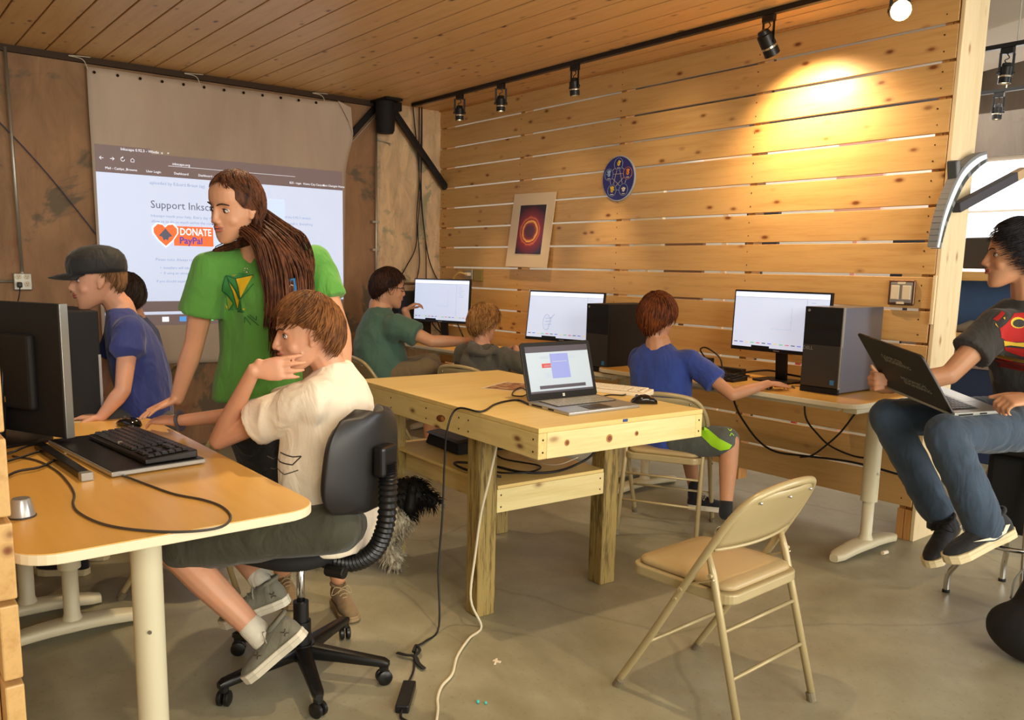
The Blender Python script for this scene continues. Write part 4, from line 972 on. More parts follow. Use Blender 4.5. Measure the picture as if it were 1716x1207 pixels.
part('plug', G().box(.50, .545, -.06, -.019, 1.345, 1.375), M_ivory, t, bevel=.006)
part('cord', G().tube(smooth_path([(.52, -.06, 1.36), (.46, -.09, 1.37), (.38, -.09, 1.32), (.36, -.1, 1.2), (.4, -.1, .95)]), .008, 8), plain('yellow_cord', (222, 184, 110), .5), t, smooth=True)

# ---------------------------------------------------------------- stool, bag, dark bits
st = thing('bar_stool', 'chrome legged black bar stool under the person with the laptop', 'stool', (5.18, -.58, 0))
sc0 = Vector((5.22, -.60, 0))
part('seat', G().lathe([(.0, .70), (.16, .70), (.185, .715), (.19, .74), (.18, .765), (.15, .775), (0, .777)], sc0, (0, 0, 1), 32), M_black, st, smooth=True)
for i, (fx, fy) in enumerate(((4.965, -.60), (5.06, -.235), (5.42, -.38), (5.36, -.86))):
    f = Vector((fx, fy, .0)); d = (f-sc0); d.z = 0
    part('leg', G().tube(smooth_path([sc0+d*.42+UP*.70, sc0+d*.68+UP*.38, sc0+d*.84+UP*.17, sc0+d*.97+UP*.10, f+UP*.06, f+UP*.0], 4), .0125, 12), M_chrome, st, smooth=True)
    part('leg_cap', G().cyl(f, f+UP*.012, .016, n=12), M_blackm, st)
part('foot_ring', G().tube([sc0+Vector((math.cos(a)*.20, math.sin(a)*.22, .33)) for a in [2*PI*i/36 for i in range(36)]], .010, 8, closed=True), M_chrome, st, smooth=True)
part('seat_shroud', G().box(5.11, 5.34, -.70, -.50, .36, .70), M_blackm, st, bevel=.03, seg=3)
bgp = thing('backpack', 'black backpack standing on the floor at the right edge', 'bag', (5.46, -.98, 0))
g = G().caps((5.50, -1.0, .14), (5.52, -.98, .34), .15, .11).sph((5.47, -1.08, .12), (.16, .10, .115)).sph((5.56, -.9, .2), (.14, .1, .19))
part('body', remesh(g, .012, 8), plain('black_nylon', (18, 18, 20), .7, bump=(60, .4, .004)), bgp, smooth=True)
part('zip', G().tube(smooth_path([(5.38, -1.06, .22), (5.40, -1.08, .32), (5.47, -1.07, .40), (5.55, -1.02, .42)]), .004, 6), M_silver, bgp, smooth=True)
t = thing('black_printer', 'black flatbed device lying on the lower shelf of the work table', 'printer', (3.25, -2.1, .545))
part('body', G().hexa([(3.10, -2.20, .547), (3.42, -2.23, .547), (3.45, -1.93, .547), (3.13, -1.9, .547), (3.12, -2.19, .60), (3.40, -2.215, .60), (3.43, -1.94, .60), (3.15, -1.91, .60)]), M_blackm, t, bevel=.006)
part('lid', G().hexa([(3.10, -2.20, .601), (3.42, -2.23, .601), (3.45, -1.93, .621), (3.13, -1.9, .621), (3.12, -2.19, .612), (3.40, -2.215, .612), (3.43, -1.94, .634), (3.15, -1.91, .634)]), M_greyd, t, bevel=.004)

# generic pickaxe hung on the post
t = thing('toy_pickaxe', 'foam toy pickaxe with a grey and white head hung on the end post', 'toy', (4.56, 0, 1.55))
M_px = [plain('foam_white', (236, 240, 248), .7), plain('foam_grey', (120, 122, 124), .7), plain('foam_dark', (66, 68, 66), .7), plain('foam_handle', (64, 60, 66), .7), plain('foam_tan', (190, 160, 120), .7)]
pa = smooth_path([(4.545, -.115, 1.56), (4.55, -.085, 1.70), (4.555, -.02, 1.83), (4.56, .06, 1.93), (4.57, .17, 2.0), (4.58, .25, 2.03)], 5)
for i in range(len(pa)-1):
    a_, b_ = pa[i], pa[i+1]; th_ = .028+.028*math.sin(PI*min(1, (i+2)/(len(pa)+2)))
    nrm = (b_-a_).cross(Vector((1, 0, 0))).normalized()
    part('head_segment', G().obox((a_+b_)/2, Vector((.022, 0, 0)), nrm*th_*.55, (b_-a_)*.52), M_px[0], t, bevel=.002)
    part('head_rim', G().obox((a_+b_)/2+nrm*th_*.55, Vector((.023, 0, 0)), nrm*th_*.25, (b_-a_)*.52), M_px[2] if i % 4 else M_px[1], t)
    part('head_rim', G().obox((a_+b_)/2-nrm*th_*.55, Vector((.0225, 0, 0)), nrm*th_*.18, (b_-a_)*.52), M_px[1], t)
part('head_prong', G().bar((4.555, .03, 1.86), (4.56, -.02, 1.985), .04, .045), M_px[1], t, bevel=.003)
part('prong_rim', G().bar((4.555, .005, 1.86), (4.56, -.045, 1.985), .041, .018), M_px[2], t, bevel=.002)
part('handle', G().bar((4.57, .03, 1.76), (4.62, .56, 1.95), .045, .05), M_px[3], t, bevel=.004)
part('handle_tip', G().bar((4.62, .56, 1.95), (4.628, .66, 1.985), .046, .051), M_px[4], t, bevel=.004)

# ---------------------------------------------------------------- the shop beyond, right of the post
t = thing('blue_cabinet', 'blue panelled workbench with pine shelves in the shop beyond the post', 'workbench', (4.3, 2.7, 0))
M_bl = plain('blue_panel', (58, 92, 140), .6, var=.08); M_nav = plain('navy_panel', (28, 44, 76), .6)
part('top_shelf', G().box(3.2, 5.3, 2.35, 2.75, 1.385, 1.455), M_slat, t, bevel=.003)
part('blue_panel', G().box(3.2, 5.3, 2.70, 2.74, .99, 1.384), M_bl, t)
part('lower_shelf', G().box(3.2, 5.3, 2.30, 2.74, .93, .985), M_slat, t, bevel=.003)
for k in range(4): part('drawer', G().box(3.25+k*.5, 3.72+k*.5, 2.34, 2.70, .72, .925), wood('grey_drawer', (136, 120, 110), (112, 98, 90), 'x', 1, False, .6) if 'grey_drawer' not in D.materials else D.materials['grey_drawer'], t, bevel=.003)
part('navy_panel', G().box(3.2, 5.3, 2.36, 2.72, 0, .715), M_nav, t)
part('bracket', G().box(3.62, 3.66, 2.335, 2.349, 1.39, 1.44), M_steelb, t)
monitor('black monitor standing on the pine shelf in the shop beyond', (3.86, 2.50, 1.455), .2, .50, .235, 1.595, 1.455, 0, 2, group='shop monitors') if False else None
t = thing('shop_monitor', 'dark monitor back on the pine shelf in the shop window light', 'monitor', (3.85, 2.5, 1.455))
part('housing', G().box(3.60, 4.15, 2.48, 2.53, 1.475, 1.715), M_greyd, t, bevel=.01)
part('stand', G().box(3.8, 3.95, 2.44, 2.56, 1.455, 1.476), M_greyd, t)
t = thing('old_shoes', 'pair of small grey objects like old shoes on the lower shelf of the blue workbench', 'shoes', (3.70, 2.45, .985))
part('shoe', G().loft([((3.60, 2.45, 1.01), (0, .03, 0), (0, 0, .02)), ((3.66, 2.45, 1.02), (0, .04, 0), (0, 0, .035)), ((3.72, 2.45, 1.035), (0, .04, 0), (0, 0, .05)), ((3.78, 2.45, 1.03), (0, .03, 0), (0, 0, .045))], 12), plain('old_canvas', (120, 112, 96), .9), t, smooth=True)
part('shoe', G().loft([((3.66, 2.55, 1.01), (0, .03, 0), (0, 0, .02)), ((3.72, 2.55, 1.03), (0, .04, 0), (0, 0, .045)), ((3.80, 2.55, 1.05), (0, .035, 0), (0, 0, .06))], 12), D.materials['old_canvas'], t, smooth=True)
t = thing('desk_lamp_arm', 'cream curved lamp arm leaning over the blue workbench', 'lamp', (3.9, 2.4, .985))
part('arm', G().tube(smooth_path([(3.80, 2.42, 1.03), (3.92, 2.40, 1.12), (4.10, 2.38, 1.24), (4.30, 2.36, 1.34)]), .014, 8), M_cream, t, smooth=True)
part('foot', G().cyl((3.80, 2.42, .985), (3.80, 2.42, 1.04), .05, n=14), M_greyd, t)

# ---------------------------------------------------------------- cables
def cable(label, pts, r=.0035, m=None, group='loose cables', name='cable'):
    return tag(part(name, G().tube(smooth_path(pts), r, 7), m or M_cable, smooth=True), label, 'cable', group)
cable('dark keyboard cable looping over the near desk and back', [(3.963,-3.848,0.795), (4.102,-3.819,0.794), (4.246,-3.788,0.794), (4.349,-3.742,0.794), (4.443,-3.725,0.794), (4.545,-3.742,0.794), (4.607,-3.796,0.794), (4.586,-3.881,0.794), (4.509,-3.961,0.794), (4.417,-4.012,0.794), (4.292,-4.036,0.794), (4.199,-4.031,0.794), (4.096,-4.007,0.794), (3.951,-3.995,0.794), (3.781,-3.994,0.794), (3.614,-4.017,0.794), (3.509,-4.068,0.794)], .0033, plain('cable_grey', (62, 56, 50), .5))
cable('black cable coiled behind the near monitor', [(3.613,-4.108,0.800), (3.558,-4.042,0.800), (3.500,-3.971,0.800), (3.615,-3.957,0.800), (3.737,-4.022,0.800), (3.763,-4.090,0.800), (3.820,-4.132,0.800)], .004)
cable('second black cable under the near monitor stand', [(3.544,-4.139,0.800), (3.569,-4.076,0.820), (3.499,-4.022,0.820), (3.353,-3.935,0.800), (3.365,-3.881,0.800)], .004)
cable('black charger cable from the laptop over the table side down to the floor', [(3.983,-2.280,0.873), (3.879,-2.243,0.873), (3.865,-2.296,0.873), (3.908,-2.400,0.873), (4.012,-2.550,0.873), (3.87, -2.56, .865), (3.86, -2.60, .78), (3.85, -2.605, .62), (3.86, -2.62, .42), (3.88, -2.65, .22), (3.963,-2.703,0.020), (4.021,-2.806,0.008), (4.043,-2.861,0.008), (4.120,-2.919,0.008), (4.194,-2.972,0.008), (4.253,-3.027,0.012)], .0042, group='floor cables')
t = thing('power_adapter', 'black laptop power brick lying on the floor in front', 'power adapter', (4.323,-3.083,0.000))
pa_ = Vector((4.271,-3.036,0.014)); pb_ = Vector((4.400,-3.148,0.014)); part('brick', G().bar(pa_, pb_, .045, .028), M_black, t, bevel=.005)
part('cord', G().tube(smooth_path([pb_, (4.433,-3.171,0.010), (4.476,-3.158,0.008), (4.538,-3.132,0.008)]), .0045, 7), M_cable, t, smooth=True)
t = thing('cable_tie', 'black hook and loop strap tangled on the floor cable', 'strap', (4.088,-2.896,0.000))
part('strap', G().tube(smooth_path([(4.046,-2.947,0.012), (4.085,-2.932,0.014), (4.114,-2.915,0.016), (4.161,-2.930,0.012), (4.201,-2.931,0.008)]), .010, 6, flat=.3).tube(smooth_path([(4.114,-2.915,0.016), (4.092,-2.878,0.020), (4.048,-2.865,0.018), (4.086,-2.902,0.020)]), .006, 6), M_blackm, t, smooth=True)
cable('white network cable hanging beside the front table leg down to the floor', [lw(-.37, .10, .84), lw(-.365, .08, .74), lw(-.37, .05, .60), lw(-.38, .02, .46), lw(-.385, 0, .3), lw(-.37, -.03, .12), (4.040,-2.551,0.008), (4.098,-2.654,0.008), (4.192,-2.779,0.008), (4.292,-2.873,0.008), (4.340,-2.950,0.008), (4.397,-3.007,0.008), (4.459,-3.049,0.008), (4.555,-3.126,0.008)], .0052, plain('cable_white', (216, 206, 178), .5), group='floor cables')
def lw(a, b, z): return (4.378+a*math.cos(TH)-b*math.sin(TH), -2.574+a*math.sin(TH)+b*math.cos(TH), z)
cable('black cable lying in a loop on the lower shelf of the work table', [lw(-.50, .20, .56), lw(-.62, .12, .57), lw(-.74, .12, .575), lw(-.80, .2, .56), lw(-.70, .3, .552), lw(-.55, .34, .552), lw(-.48, .45, .552), lw(-.5, .6, .56), lw(-.46, .68, .62), lw(-.44, .72, .74)], .0055, group='shelf cables')
cable('second black cable crossing the lower shelf of the work table', [lw(-1.0, .5, .552), lw(-.8, .42, .552), lw(-.6, .48, .552), lw(-.52, .36, .555), lw(-.6, .25, .552), lw(-.75, .32, .552)], .004, group='shelf cables')
cable('thin pale cable tangled on the lower shelf', [lw(-.85, .55, .55), lw(-.65, .52, .55), lw(-.55, .55, .56), lw(-.48, .6, .60)], .0025, M_ivory, group='shelf cables')
cable('black cable looped from the laptop to behind it on the work table', [(4.021,-1.935,0.874), (4.007,-1.840,0.880), (4.015,-1.753,0.874), (3.935,-1.643,0.874), (3.840,-1.606,0.876), (3.767,-1.651,0.876), (3.795,-1.718,0.876)], .0035)
cable('short black cable behind the laptop lid on the work table', [(3.694,-2.039,0.874), (3.615,-2.015,0.876), (3.649,-2.078,0.874), (3.753,-2.178,0.874), (3.811,-2.173,0.876), (3.768,-2.102,0.875)], .003)
cable('black cable drooping under the near wall desk', [(3.391,-0.090,0.684), (3.424,-0.090,0.594), (3.487,-0.090,0.509), (3.602,-0.090,0.404), (3.730,-0.090,0.357), (3.926,-0.090,0.369), (4.180,-0.090,0.387), (4.351,-0.090,0.381), (4.575,-0.090,0.363)], .0065, group='cables under the near wall desk')
cable('black cable hanging behind the near desk leg under the wall desk', [(3.883,-0.080,0.728), (3.901,-0.080,0.590), (3.984,-0.080,0.505), (4.069,-0.080,0.451), (4.207,-0.080,0.421), (4.308,-0.080,0.434), (4.349,-0.080,0.488), (4.331,-0.080,0.541)], .0055, group='cables under the near wall desk')
cable('black cable slanting down from the wall desk corner', [(4.221,-0.100,0.691), (4.136,-0.100,0.554), (4.055,-0.100,0.461), (3.969,-0.100,0.382), (3.895,-0.100,0.357)], .0055, group='cables under the near wall desk')
t = thing('power_strip', 'black power strip and adapters on the near wall desk', 'power strip', (3.35, -.2, .80))
part('strip', G().box(3.12, 3.50, -.16, -.11, .80, .835), M_black, t, bevel=.004)
part('adapter', G().box(3.20, 3.26, -.16, -.11, .836, .88), M_black, t, bevel=.005); part('adapter', G().box(3.05, 3.10, -.14, -.10, .80, .87), M_black, t, bevel=.005)
part('cord', G().tube(smooth_path([(3.22, -.14, .87), (3.20, -.18, .93), (3.28, -.22, .95), (3.38, -.22, .90), (3.44, -.24, .82), (3.6, -.22, .81)]), .005, 7), M_cable, t, smooth=True)
cable('black cable curled on the wall desk left of the wide monitor', [(3.10, -.18, .81), (3.15, -.26, .815), (3.26, -.30, .83), (3.30, -.24, .83), (3.22, -.20, .83), (3.18, -.28, .82), (3.32, -.33, .815), (3.5, -.3, .81)], .005, group='desk cables')
cable('black cables bunched behind the wide monitor stand', [(3.5, -.26, .81), (3.62, -.20, .84), (3.7, -.16, .85), (3.82, -.16, .84), (3.95, -.18, .84), (4.02, -.2, .86), (3.98, -.1, .95), (3.92, -.1, 1.0)], .006, group='desk cables')
cable('mouse cable trailing over the near wall desk', [(3.95, -.50, .81), (4.02, -.42, .806), (3.97, -.36, .806), (4.03, -.30, .806)], .0025, group='desk cables')
for i, pts in enumerate(([(.32, -.30, 1.25), (.45, -.40, 1.1), (.52, -.42, .95), (.6, -.36, .85), (.8, -.30, .8), (1.0, -.26, .79)], [(.25, -.2, 1.22), (.38, -.3, 1.2), (.5, -.34, 1.05), (.46, -.3, .9), (.6, -.25, .8), (.9, -.2, .79)], [(.7, -.28, .95), (.82, -.3, .84), (.95, -.36, .78), (1.1, -.34, .78), (1.2, -.28, .80), (1.3, -.35, .775)])):
    cable(['black cable arching from the far tower to the far desk', 'black cable sagging in the corner behind the far tower', 'black cables tangled under the farthest monitor'][i], pts, .006, group='corner cables')
t = thing('wooden_ring', 'pale wooden ring lying on the far desk between the monitors', 'ring', (1.72, -.42, .762))
part('ring', G().tube([(1.62+.12*math.cos(a), -.40+.10*math.sin(a), .772) for a in [2*PI*i/32 for i in range(32)]], .008, 8, closed=True), M_ivory, t, smooth=True)
part('ring', G().tube([(1.60+.10*math.cos(a), -.41+.08*math.sin(a), .787) for a in [2*PI*i/32 for i in range(32)]], .006, 8, closed=True), D.materials['yellow_cord'], t, smooth=True)
for i, (a, b, nm) in enumerate(((1405, 947, 'x'),)): pass
t = tag(part('floor_scrap', G().cyl((4.546,-0.355,0.012), (4.551,-0.316,0.012), .010, n=10), M_ivory), 'small cream cap on the floor beside the right desk foot', 'scrap')
t = tag(part('floor_scrap', G().sph((4.491,-2.911,0.006), .006, nu=8, nv=6).sph((4.511,-2.894,0.005), .005, nu=8, nv=6), plain('teal_bit', (60, 190, 180), .5)), 'tiny turquoise crumbs on the floor in front', 'scrap')
t = tag(part('floor_scrap', G().bar((4.288,-2.686,0.003), (4.314,-2.673,0.003), .012, .004).bar((4.286,-2.668,0.004), (4.318,-2.702,0.004), .008, .003), M_ivory), 'crumpled clear wrapper on the floor in front', 'scrap')

t = tag(part('bamboo_stick', G().tube(smooth_path([(4.66, -4.30, .0), (4.62, -4.285, .12), (4.56, -4.27, .26), (4.5, -4.26, .36)]), .008, 8), plain('stick_olive', (126, 112, 56), .6), smooth=True), 'thin olive stick leaning on the board partition at the lower left', 'stick')

# ================================================================ PEOPLE
def V(*a): return Vector(a[0]) if len(a) == 1 else Vector(a)
def skin(name, c, var=.06):
    t = NT(name); c = srgb(c); f = t.noise(t.co(), 24, 3); col = t.mix(t.ramp(f, [(.35, 0), (.7, 1)]), tuple(x*(1-var) for x in c), (min(1, c[0]*1.05), c[1]*.97, c[2]*.95))
    t.l(col, t.b.inputs['Base Color']); t.b.inputs['Roughness'].default_value = .48
    t.b.inputs['Subsurface Weight'].default_value = .12; t.b.inputs['Subsurface Scale'].default_value = .008; t.b.inputs['Subsurface Radius'].default_value = (1, .4, .25)
    t.bump(t.noise(t.co(), 180, 2), .06, .001); return t.m
def hairmat(name, c1, c2):
    t = NT(name); v = t.co(); f = t.noise(t.mapn(v, (1, 1, .25)), 90, 3, .6); g_ = t.noise(v, 9, 3); f2 = t.mix(.45, f, g_)
    t.l(t.ramp(f2, [(.38, srgb(c1)), (.62, srgb(c2))]), t.b.inputs['Base Color']); t.b.inputs['Roughness'].default_value = .58; t.b.inputs['Specular IOR Level'].default_value = .18
    t.bump(f, .3, .002); return t.m
def cloth(name, c, rough=.85, var=.08, scale=220):
    t = NT(name); c = srgb(c); v = t.co(); f = t.noise(v, 7, 5, .6); col = t.mix(t.ramp(f, [(.3, 0), (.7, 1)]), tuple(x*(1-var) for x in c), tuple(min(1, x*(1+var)) for x in c))
    t.l(col, t.b.inputs['Base Color']); t.b.inputs['Roughness'].default_value = rough; t.b.inputs['Sheen Weight'].default_value = .15
    n1 = t.noise(t.mapn(v, (1, 1, .55)), 11, 2, .5, 1.6); n2 = t.noise(v, scale, 2); t.bump(t.mix(.06, n1, n2), .55, .02); return t.m
M_skA = skin('skin_fair', (210, 156, 124)); M_skB = skin('skin_warm', (204, 152, 118)); M_skC = skin('skin_tan', (196, 144, 108))
M_eyew = plain('eye_white', (228, 224, 218), .25); M_iris = plain('iris_dark', (52, 42, 36), .2); M_irisb = plain('iris_blue', (84, 104, 124), .2)
M_lash = plain('lash_dark', (44, 28, 20), .7); M_lip = plain('lip_rose', (178, 98, 86), .42); M_sock = cloth('white_sock', (222, 214, 196))
M_sole = plain('shoe_sole', (214, 206, 186), .6)

class Head:
    def __init__(s, c, F, U, sc=1.0, fem=0):
        s.fem = fem
        s.c = V(c); s.F = V(F).normalized(); s.R = s.F.cross(V(U)).normalized(); s.U = s.R.cross(s.F); s.s = sc
    def P(s, x, y, z): return s.c+(s.R*x+s.F*y+s.U*z)*s.s
    def loc(s, p): d = (V(p)-s.c)/s.s; return Vector((d.dot(s.R), d.dot(s.F), d.dot(s.U)))
def head_prims(g, h, soft=1.0, ears=True):
    S = []
    for z, rx, y0, y1 in ((-.116, .016, .048, .078), (-.110, .026, .034, .084), (-.095, .038, .004, .087), (-.075, .048, -.028, .087), (-.05, .056, -.055, .087), (-.02, .064, -.078, .088), (.012, .070, -.090, .086), (.04, .073, -.096, .091), (.07, .070, -.092, .086), (.095, .056, -.074, .068), (.110, .034, -.050, .040), (.117, .012, -.022, .010)):
        if h.fem and z < 0: rx *= 1.06; z *= .95
        S.append((h.P(0, (y0+y1)/2, z), h.R*rx*h.s, h.F*(y1-y0)/2*h.s))
    g.loft(S, 24, p=2.25)
    k = h.s
    nt = .097 if h.fem else .103
    g.caps(h.P(0, .084, .020), h.P(0, nt, -.022), .0075*k, .0105*k, 10)        # nose
    g.sph(h.P(0, nt+.001, -.025), .0105*k, nu=10, nv=8)
    for q in (-1, 1):
        g.sph(h.P(q*.011, .096, -.030), .0085*k, nu=10, nv=8)
        if not h.fem: g.caps(h.P(q*.012, .084, .030), h.P(q*.046, .071, .026), .010*k, .009*k, 8)  # brow ridge
        g.sph(h.P(q*.036, .052, -.030), (.024*k,)*3, nu=12, nv=8)                    # cheek
        if ears:
            ax = (h.R, h.F, h.U); g.sph(h.P(q*.075, -.010, .0), (.0075*k, .0165*k, .030*k), ((h.R*1+h.F*-.25*q).normalized(), h.F, (h.U-h.F*.15).normalized()), 12, 10)
            g.sph(h.P(q*.073, .0, -.026), (.006*k, .009*k, .010*k), (h.R, h.F, h.U), 8, 6)
    g.sph(h.P(0, .083, -.052), (.024*k, .013*k, .014*k), (h.R, h.F, h.U), 12, 8)      # mouth mound
    g.sph(h.P(0, .070, -.098), (.020*k, .018*k, .015*k), (h.R, h.F, h.U), 12, 8)      # chin
def head_post(h, gap=0.0):
    D_ = [((.031, .084, .006), .0145, .0095), ((-.031, .084, .006), .0145, .0095), ((0, .098, -.070), .010, .004), ((.0765, -.006, .003), .008, .004), ((-.0765, -.006, .003), .008, .004), ((0, .1, -.0545), .006, .0025)]
    def f(p):
        l = h.loc(p)
        if l.length > .16: return p
        for (a, b, c), r, dd in D_:
            q = (l-Vector((a, b, c))).length/r
            if q < 2.2:
                w_ = math.exp(-q*q); 
                if abs(a) > .05: p = p-h.R*math.copysign(dd*w_, a)*h.s
                else: p = p-h.F*dd*w_*h.s
        return p
    return f
def face(h, par, iris=None, gaze=(0, 1, 0), brow=None, lip=None, lid=None, sides=(-1, 1)):
    k = h.s; iris = iris or M_iris; gz = V(gaze)
    for q in sides:
        c = h.P(q*.031, .0665, .006)
        e = part('eye', G().sph(c, (.0142*k, .0112*k, .0086*k), (h.R, h.F, h.U), 18, 12), M_eyew, par, smooth=True)
        gd = (h.F*gz.y+h.R*gz.x+h.U*gz.z).normalized(); ic = c+h.F*.0086*k+h.R*gz.x*.006*k+h.U*gz.z*.003*k
        part('iris', G().sph(ic, (.0066*k, .0036*k, .0066*k), (h.R, h.F, h.U), 14, 8), iris, e, smooth=True)
        part('pupil', G().sph(ic+h.F*.0024*k, (.0024*k, .0022*k, .0024*k), (h.R, h.F, h.U), 10, 6), M_lash, e, smooth=True)
        up = [h.P(q*(.031+.0145*math.cos(a)), .0775-.0050*math.cos(a)**2+.001*math.sin(a), .0055+.0076*math.sin(a)) for a in [PI*i/8 for i in range(9)]]
        part('upper_lid', G().tube(up, [.0007, .0011, .0015, .0017, .0018, .0017, .0015, .0011, .0007], 6), lid or M_lash, e, smooth=True)
        lo = [h.P(q*(.031+.0135*math.cos(a)), .0765-.0050*math.cos(a)**2, .005-.0066*math.sin(a)) for a in [PI*i/8 for i in range(9)]]
        part('lower_lid', G().tube(lo, .0008, 6), M_lip, e, smooth=True)
        br = [h.P(q*x, y, z) for x, y, z in ((.013, .0915, .025), (.022, .0905, .029), (.034, .086, .031), (.045, .077, .028), (.050, .070, .025))]
        part('eyebrow', G().tube(smooth_path(br, 3), [.0018+.0016*math.sin(PI*(i+1)/14) for i in range(13)], 6, flat=.8), brow or M_lash, par, smooth=True)
    lm = lip or M_lip
    g = G(); g.loft([(h.P(x, .0955-abs(x)*.45-(abs(x)*22)**2*.004, -.0500+.0012*(1-abs(x)/.024)), h.U*(.0046*(1-(x/.0255)**2)+.0006)*k, h.F*.0048*k) for x in [-.024+.004*i for i in range(13)]], 10)
    g.loft([(h.P(x, .0945-abs(x)*.45-(abs(x)*22)**2*.004, -.0590), h.U*(.0056*(1-(x/.0225)**2)+.0006)*k, h.F*.0052*k) for x in [-.021+.0035*i for i in range(13)]], 10)
    part('lips', g, lm, par, smooth=True)
    part('mouth_line', G().tube([h.P(x, .0990-abs(x)*.45-(abs(x)*22)**2*.004, -.0542) for x in [-.023+.0046*i for i in range(11)]], .0008, 5), M_lash, par, smooth=True)
    part('nostrils', G().sph(h.P(-.006, .104, -.0385), .0024*k, nu=8, nv=5).sph(h.P(.006, .104, -.0385), .0024*k, nu=8, nv=5), M_lash, par)

def hair_short(par, h, mat, front=1.52, side=1.72, back=2.05, thick=.014, n=420, sweep=.5, lock=(.0042, .0065), messy=.10, bang=0.0, top=.0, name='hair', seed=1, r0=(.079, .101, .103), swf=None):
    rnd = random.Random(seed); n0 = Vector((0, -.38, .925)).normalized(); e2 = Vector((0, .925, .38)).normalized(); e1 = Vector((1, 0, 0))
    def tend(a):
        c = math.cos(a)   # a=0 front, pi back
        if c > 0: t = side+(front-side)*c**1.4
        else: t = side+(back-side)*(-c)**1.2
        if .9 < abs(math.atan2(math.sin(a), math.cos(a))) < 1.35: t += .10
        return t
    def pt(a, t, off):
        d = n0*math.cos(t)+(e2*math.cos(a)+e1*math.sin(a))*math.sin(t)
        q = Vector((d.x*(r0[0]+off), d.y*(r0[1]+off)-.004, d.z*(r0[2]+off+top)+.014))
        return h.P(q.x, q.y, q.z)
    g = G(); na, nt = 48, 12
    for i in range(nt+1):
        for j in range(na):
            a = 2*PI*j/na; te = tend(a)*(.955+.03*noise.noise(Vector((a*7, seed, 0)))); t = max(.02, te*i/nt); e_ = thick*(.75 if i < nt-2 else (.62, .38, .02)[i-nt+2])
            e_ += .003*noise.noise(Vector((a*3, t*4, seed)))
            g.v.append(tuple(pt(a, t, e_)))
    for i in range(nt):
        for j in range(na):
            j2 = (j+1) % na; g.f.append((i*na+j, (i+1)*na+j, (i+1)*na+j2, i*na+j2)); g.mi.append(0)
    for _ in range(n):
        a0 = rnd.uniform(0, 2*PI); te = tend(a0); t0 = rnd.uniform(.0, .72)**1.2*te; t1 = te*rnd.uniform(.84, 1.07+messy*.12)
        if math.cos(a0) > .35: t1 += bang*rnd.uniform(.4, 1)
        if t1-t0 < .25: t0 = t1-.3
        o0 = thick*rnd.uniform(.65, 1.0); P_ = []; sw = (sweep if swf is None else swf(a0))+rnd.uniform(-messy, messy)*2; K = 7; r = rnd.uniform(*lock)*.75
        ph = rnd.uniform(0, 6); lift = rnd.uniform(-.2, 1)*messy*.04
        for i in range(K):
            u = i/(K-1); t = t0+(t1-t0)*u; a = a0+sw*u*u
            te2 = tend(a)
            P_.append(pt(a, max(t, .03), o0*(1-.25*u)+lift*u*u+.0015*math.sin(ph+u*5)))
        g.tube(P_, [r*x*h.s for x in (.3, .85, 1, 1, .85, .6, .12)], 5, flat=.55, cap=False)
    return part(name, g, mat, par, smooth=True, fix=False)
def locks(par, guides, mat, name='hair_locks', seed=3):
    """long hair: guides = (points, spread at each point, count, radius)"""
    rnd = random.Random(seed); g = G()
    for pts, spr, cnt, rad in guides:
        base = smooth_path(pts, 5); m = len(base)
        for _ in range(cnt):
            d = Vector((rnd.gauss(0, 1), rnd.gauss(0, 1), rnd.gauss(0, .6))); 
            if d.length > 1.7: d = d*1.7/d.length
            u1 = rnd.uniform(.82, 1.0); K = int(m*u1); P_ = []; ph = rnd.uniform(0, 6); am = rnd.uniform(.001, .006)
            for i in range(K):
                u = i/(m-1); f = u*(len(spr)-1); a = min(int(f), len(spr)-2); sp = lerp(spr[a], spr[a+1], f-a)
                P_.append(base[i]+d*sp+Vector((math.sin(ph+u*9), math.cos(ph+u*8), 0))*am*u)
            r = rad*rnd.uniform(.6, 1.25)
            g.tube(P_, [r*(.5+.5*math.sin(PI*min(1, (i+1)/(K)*.9+.08))) for i in range(K)], 5, flat=.6, cap=False)
    return part(name, g, mat, par, smooth=True, fix=False)

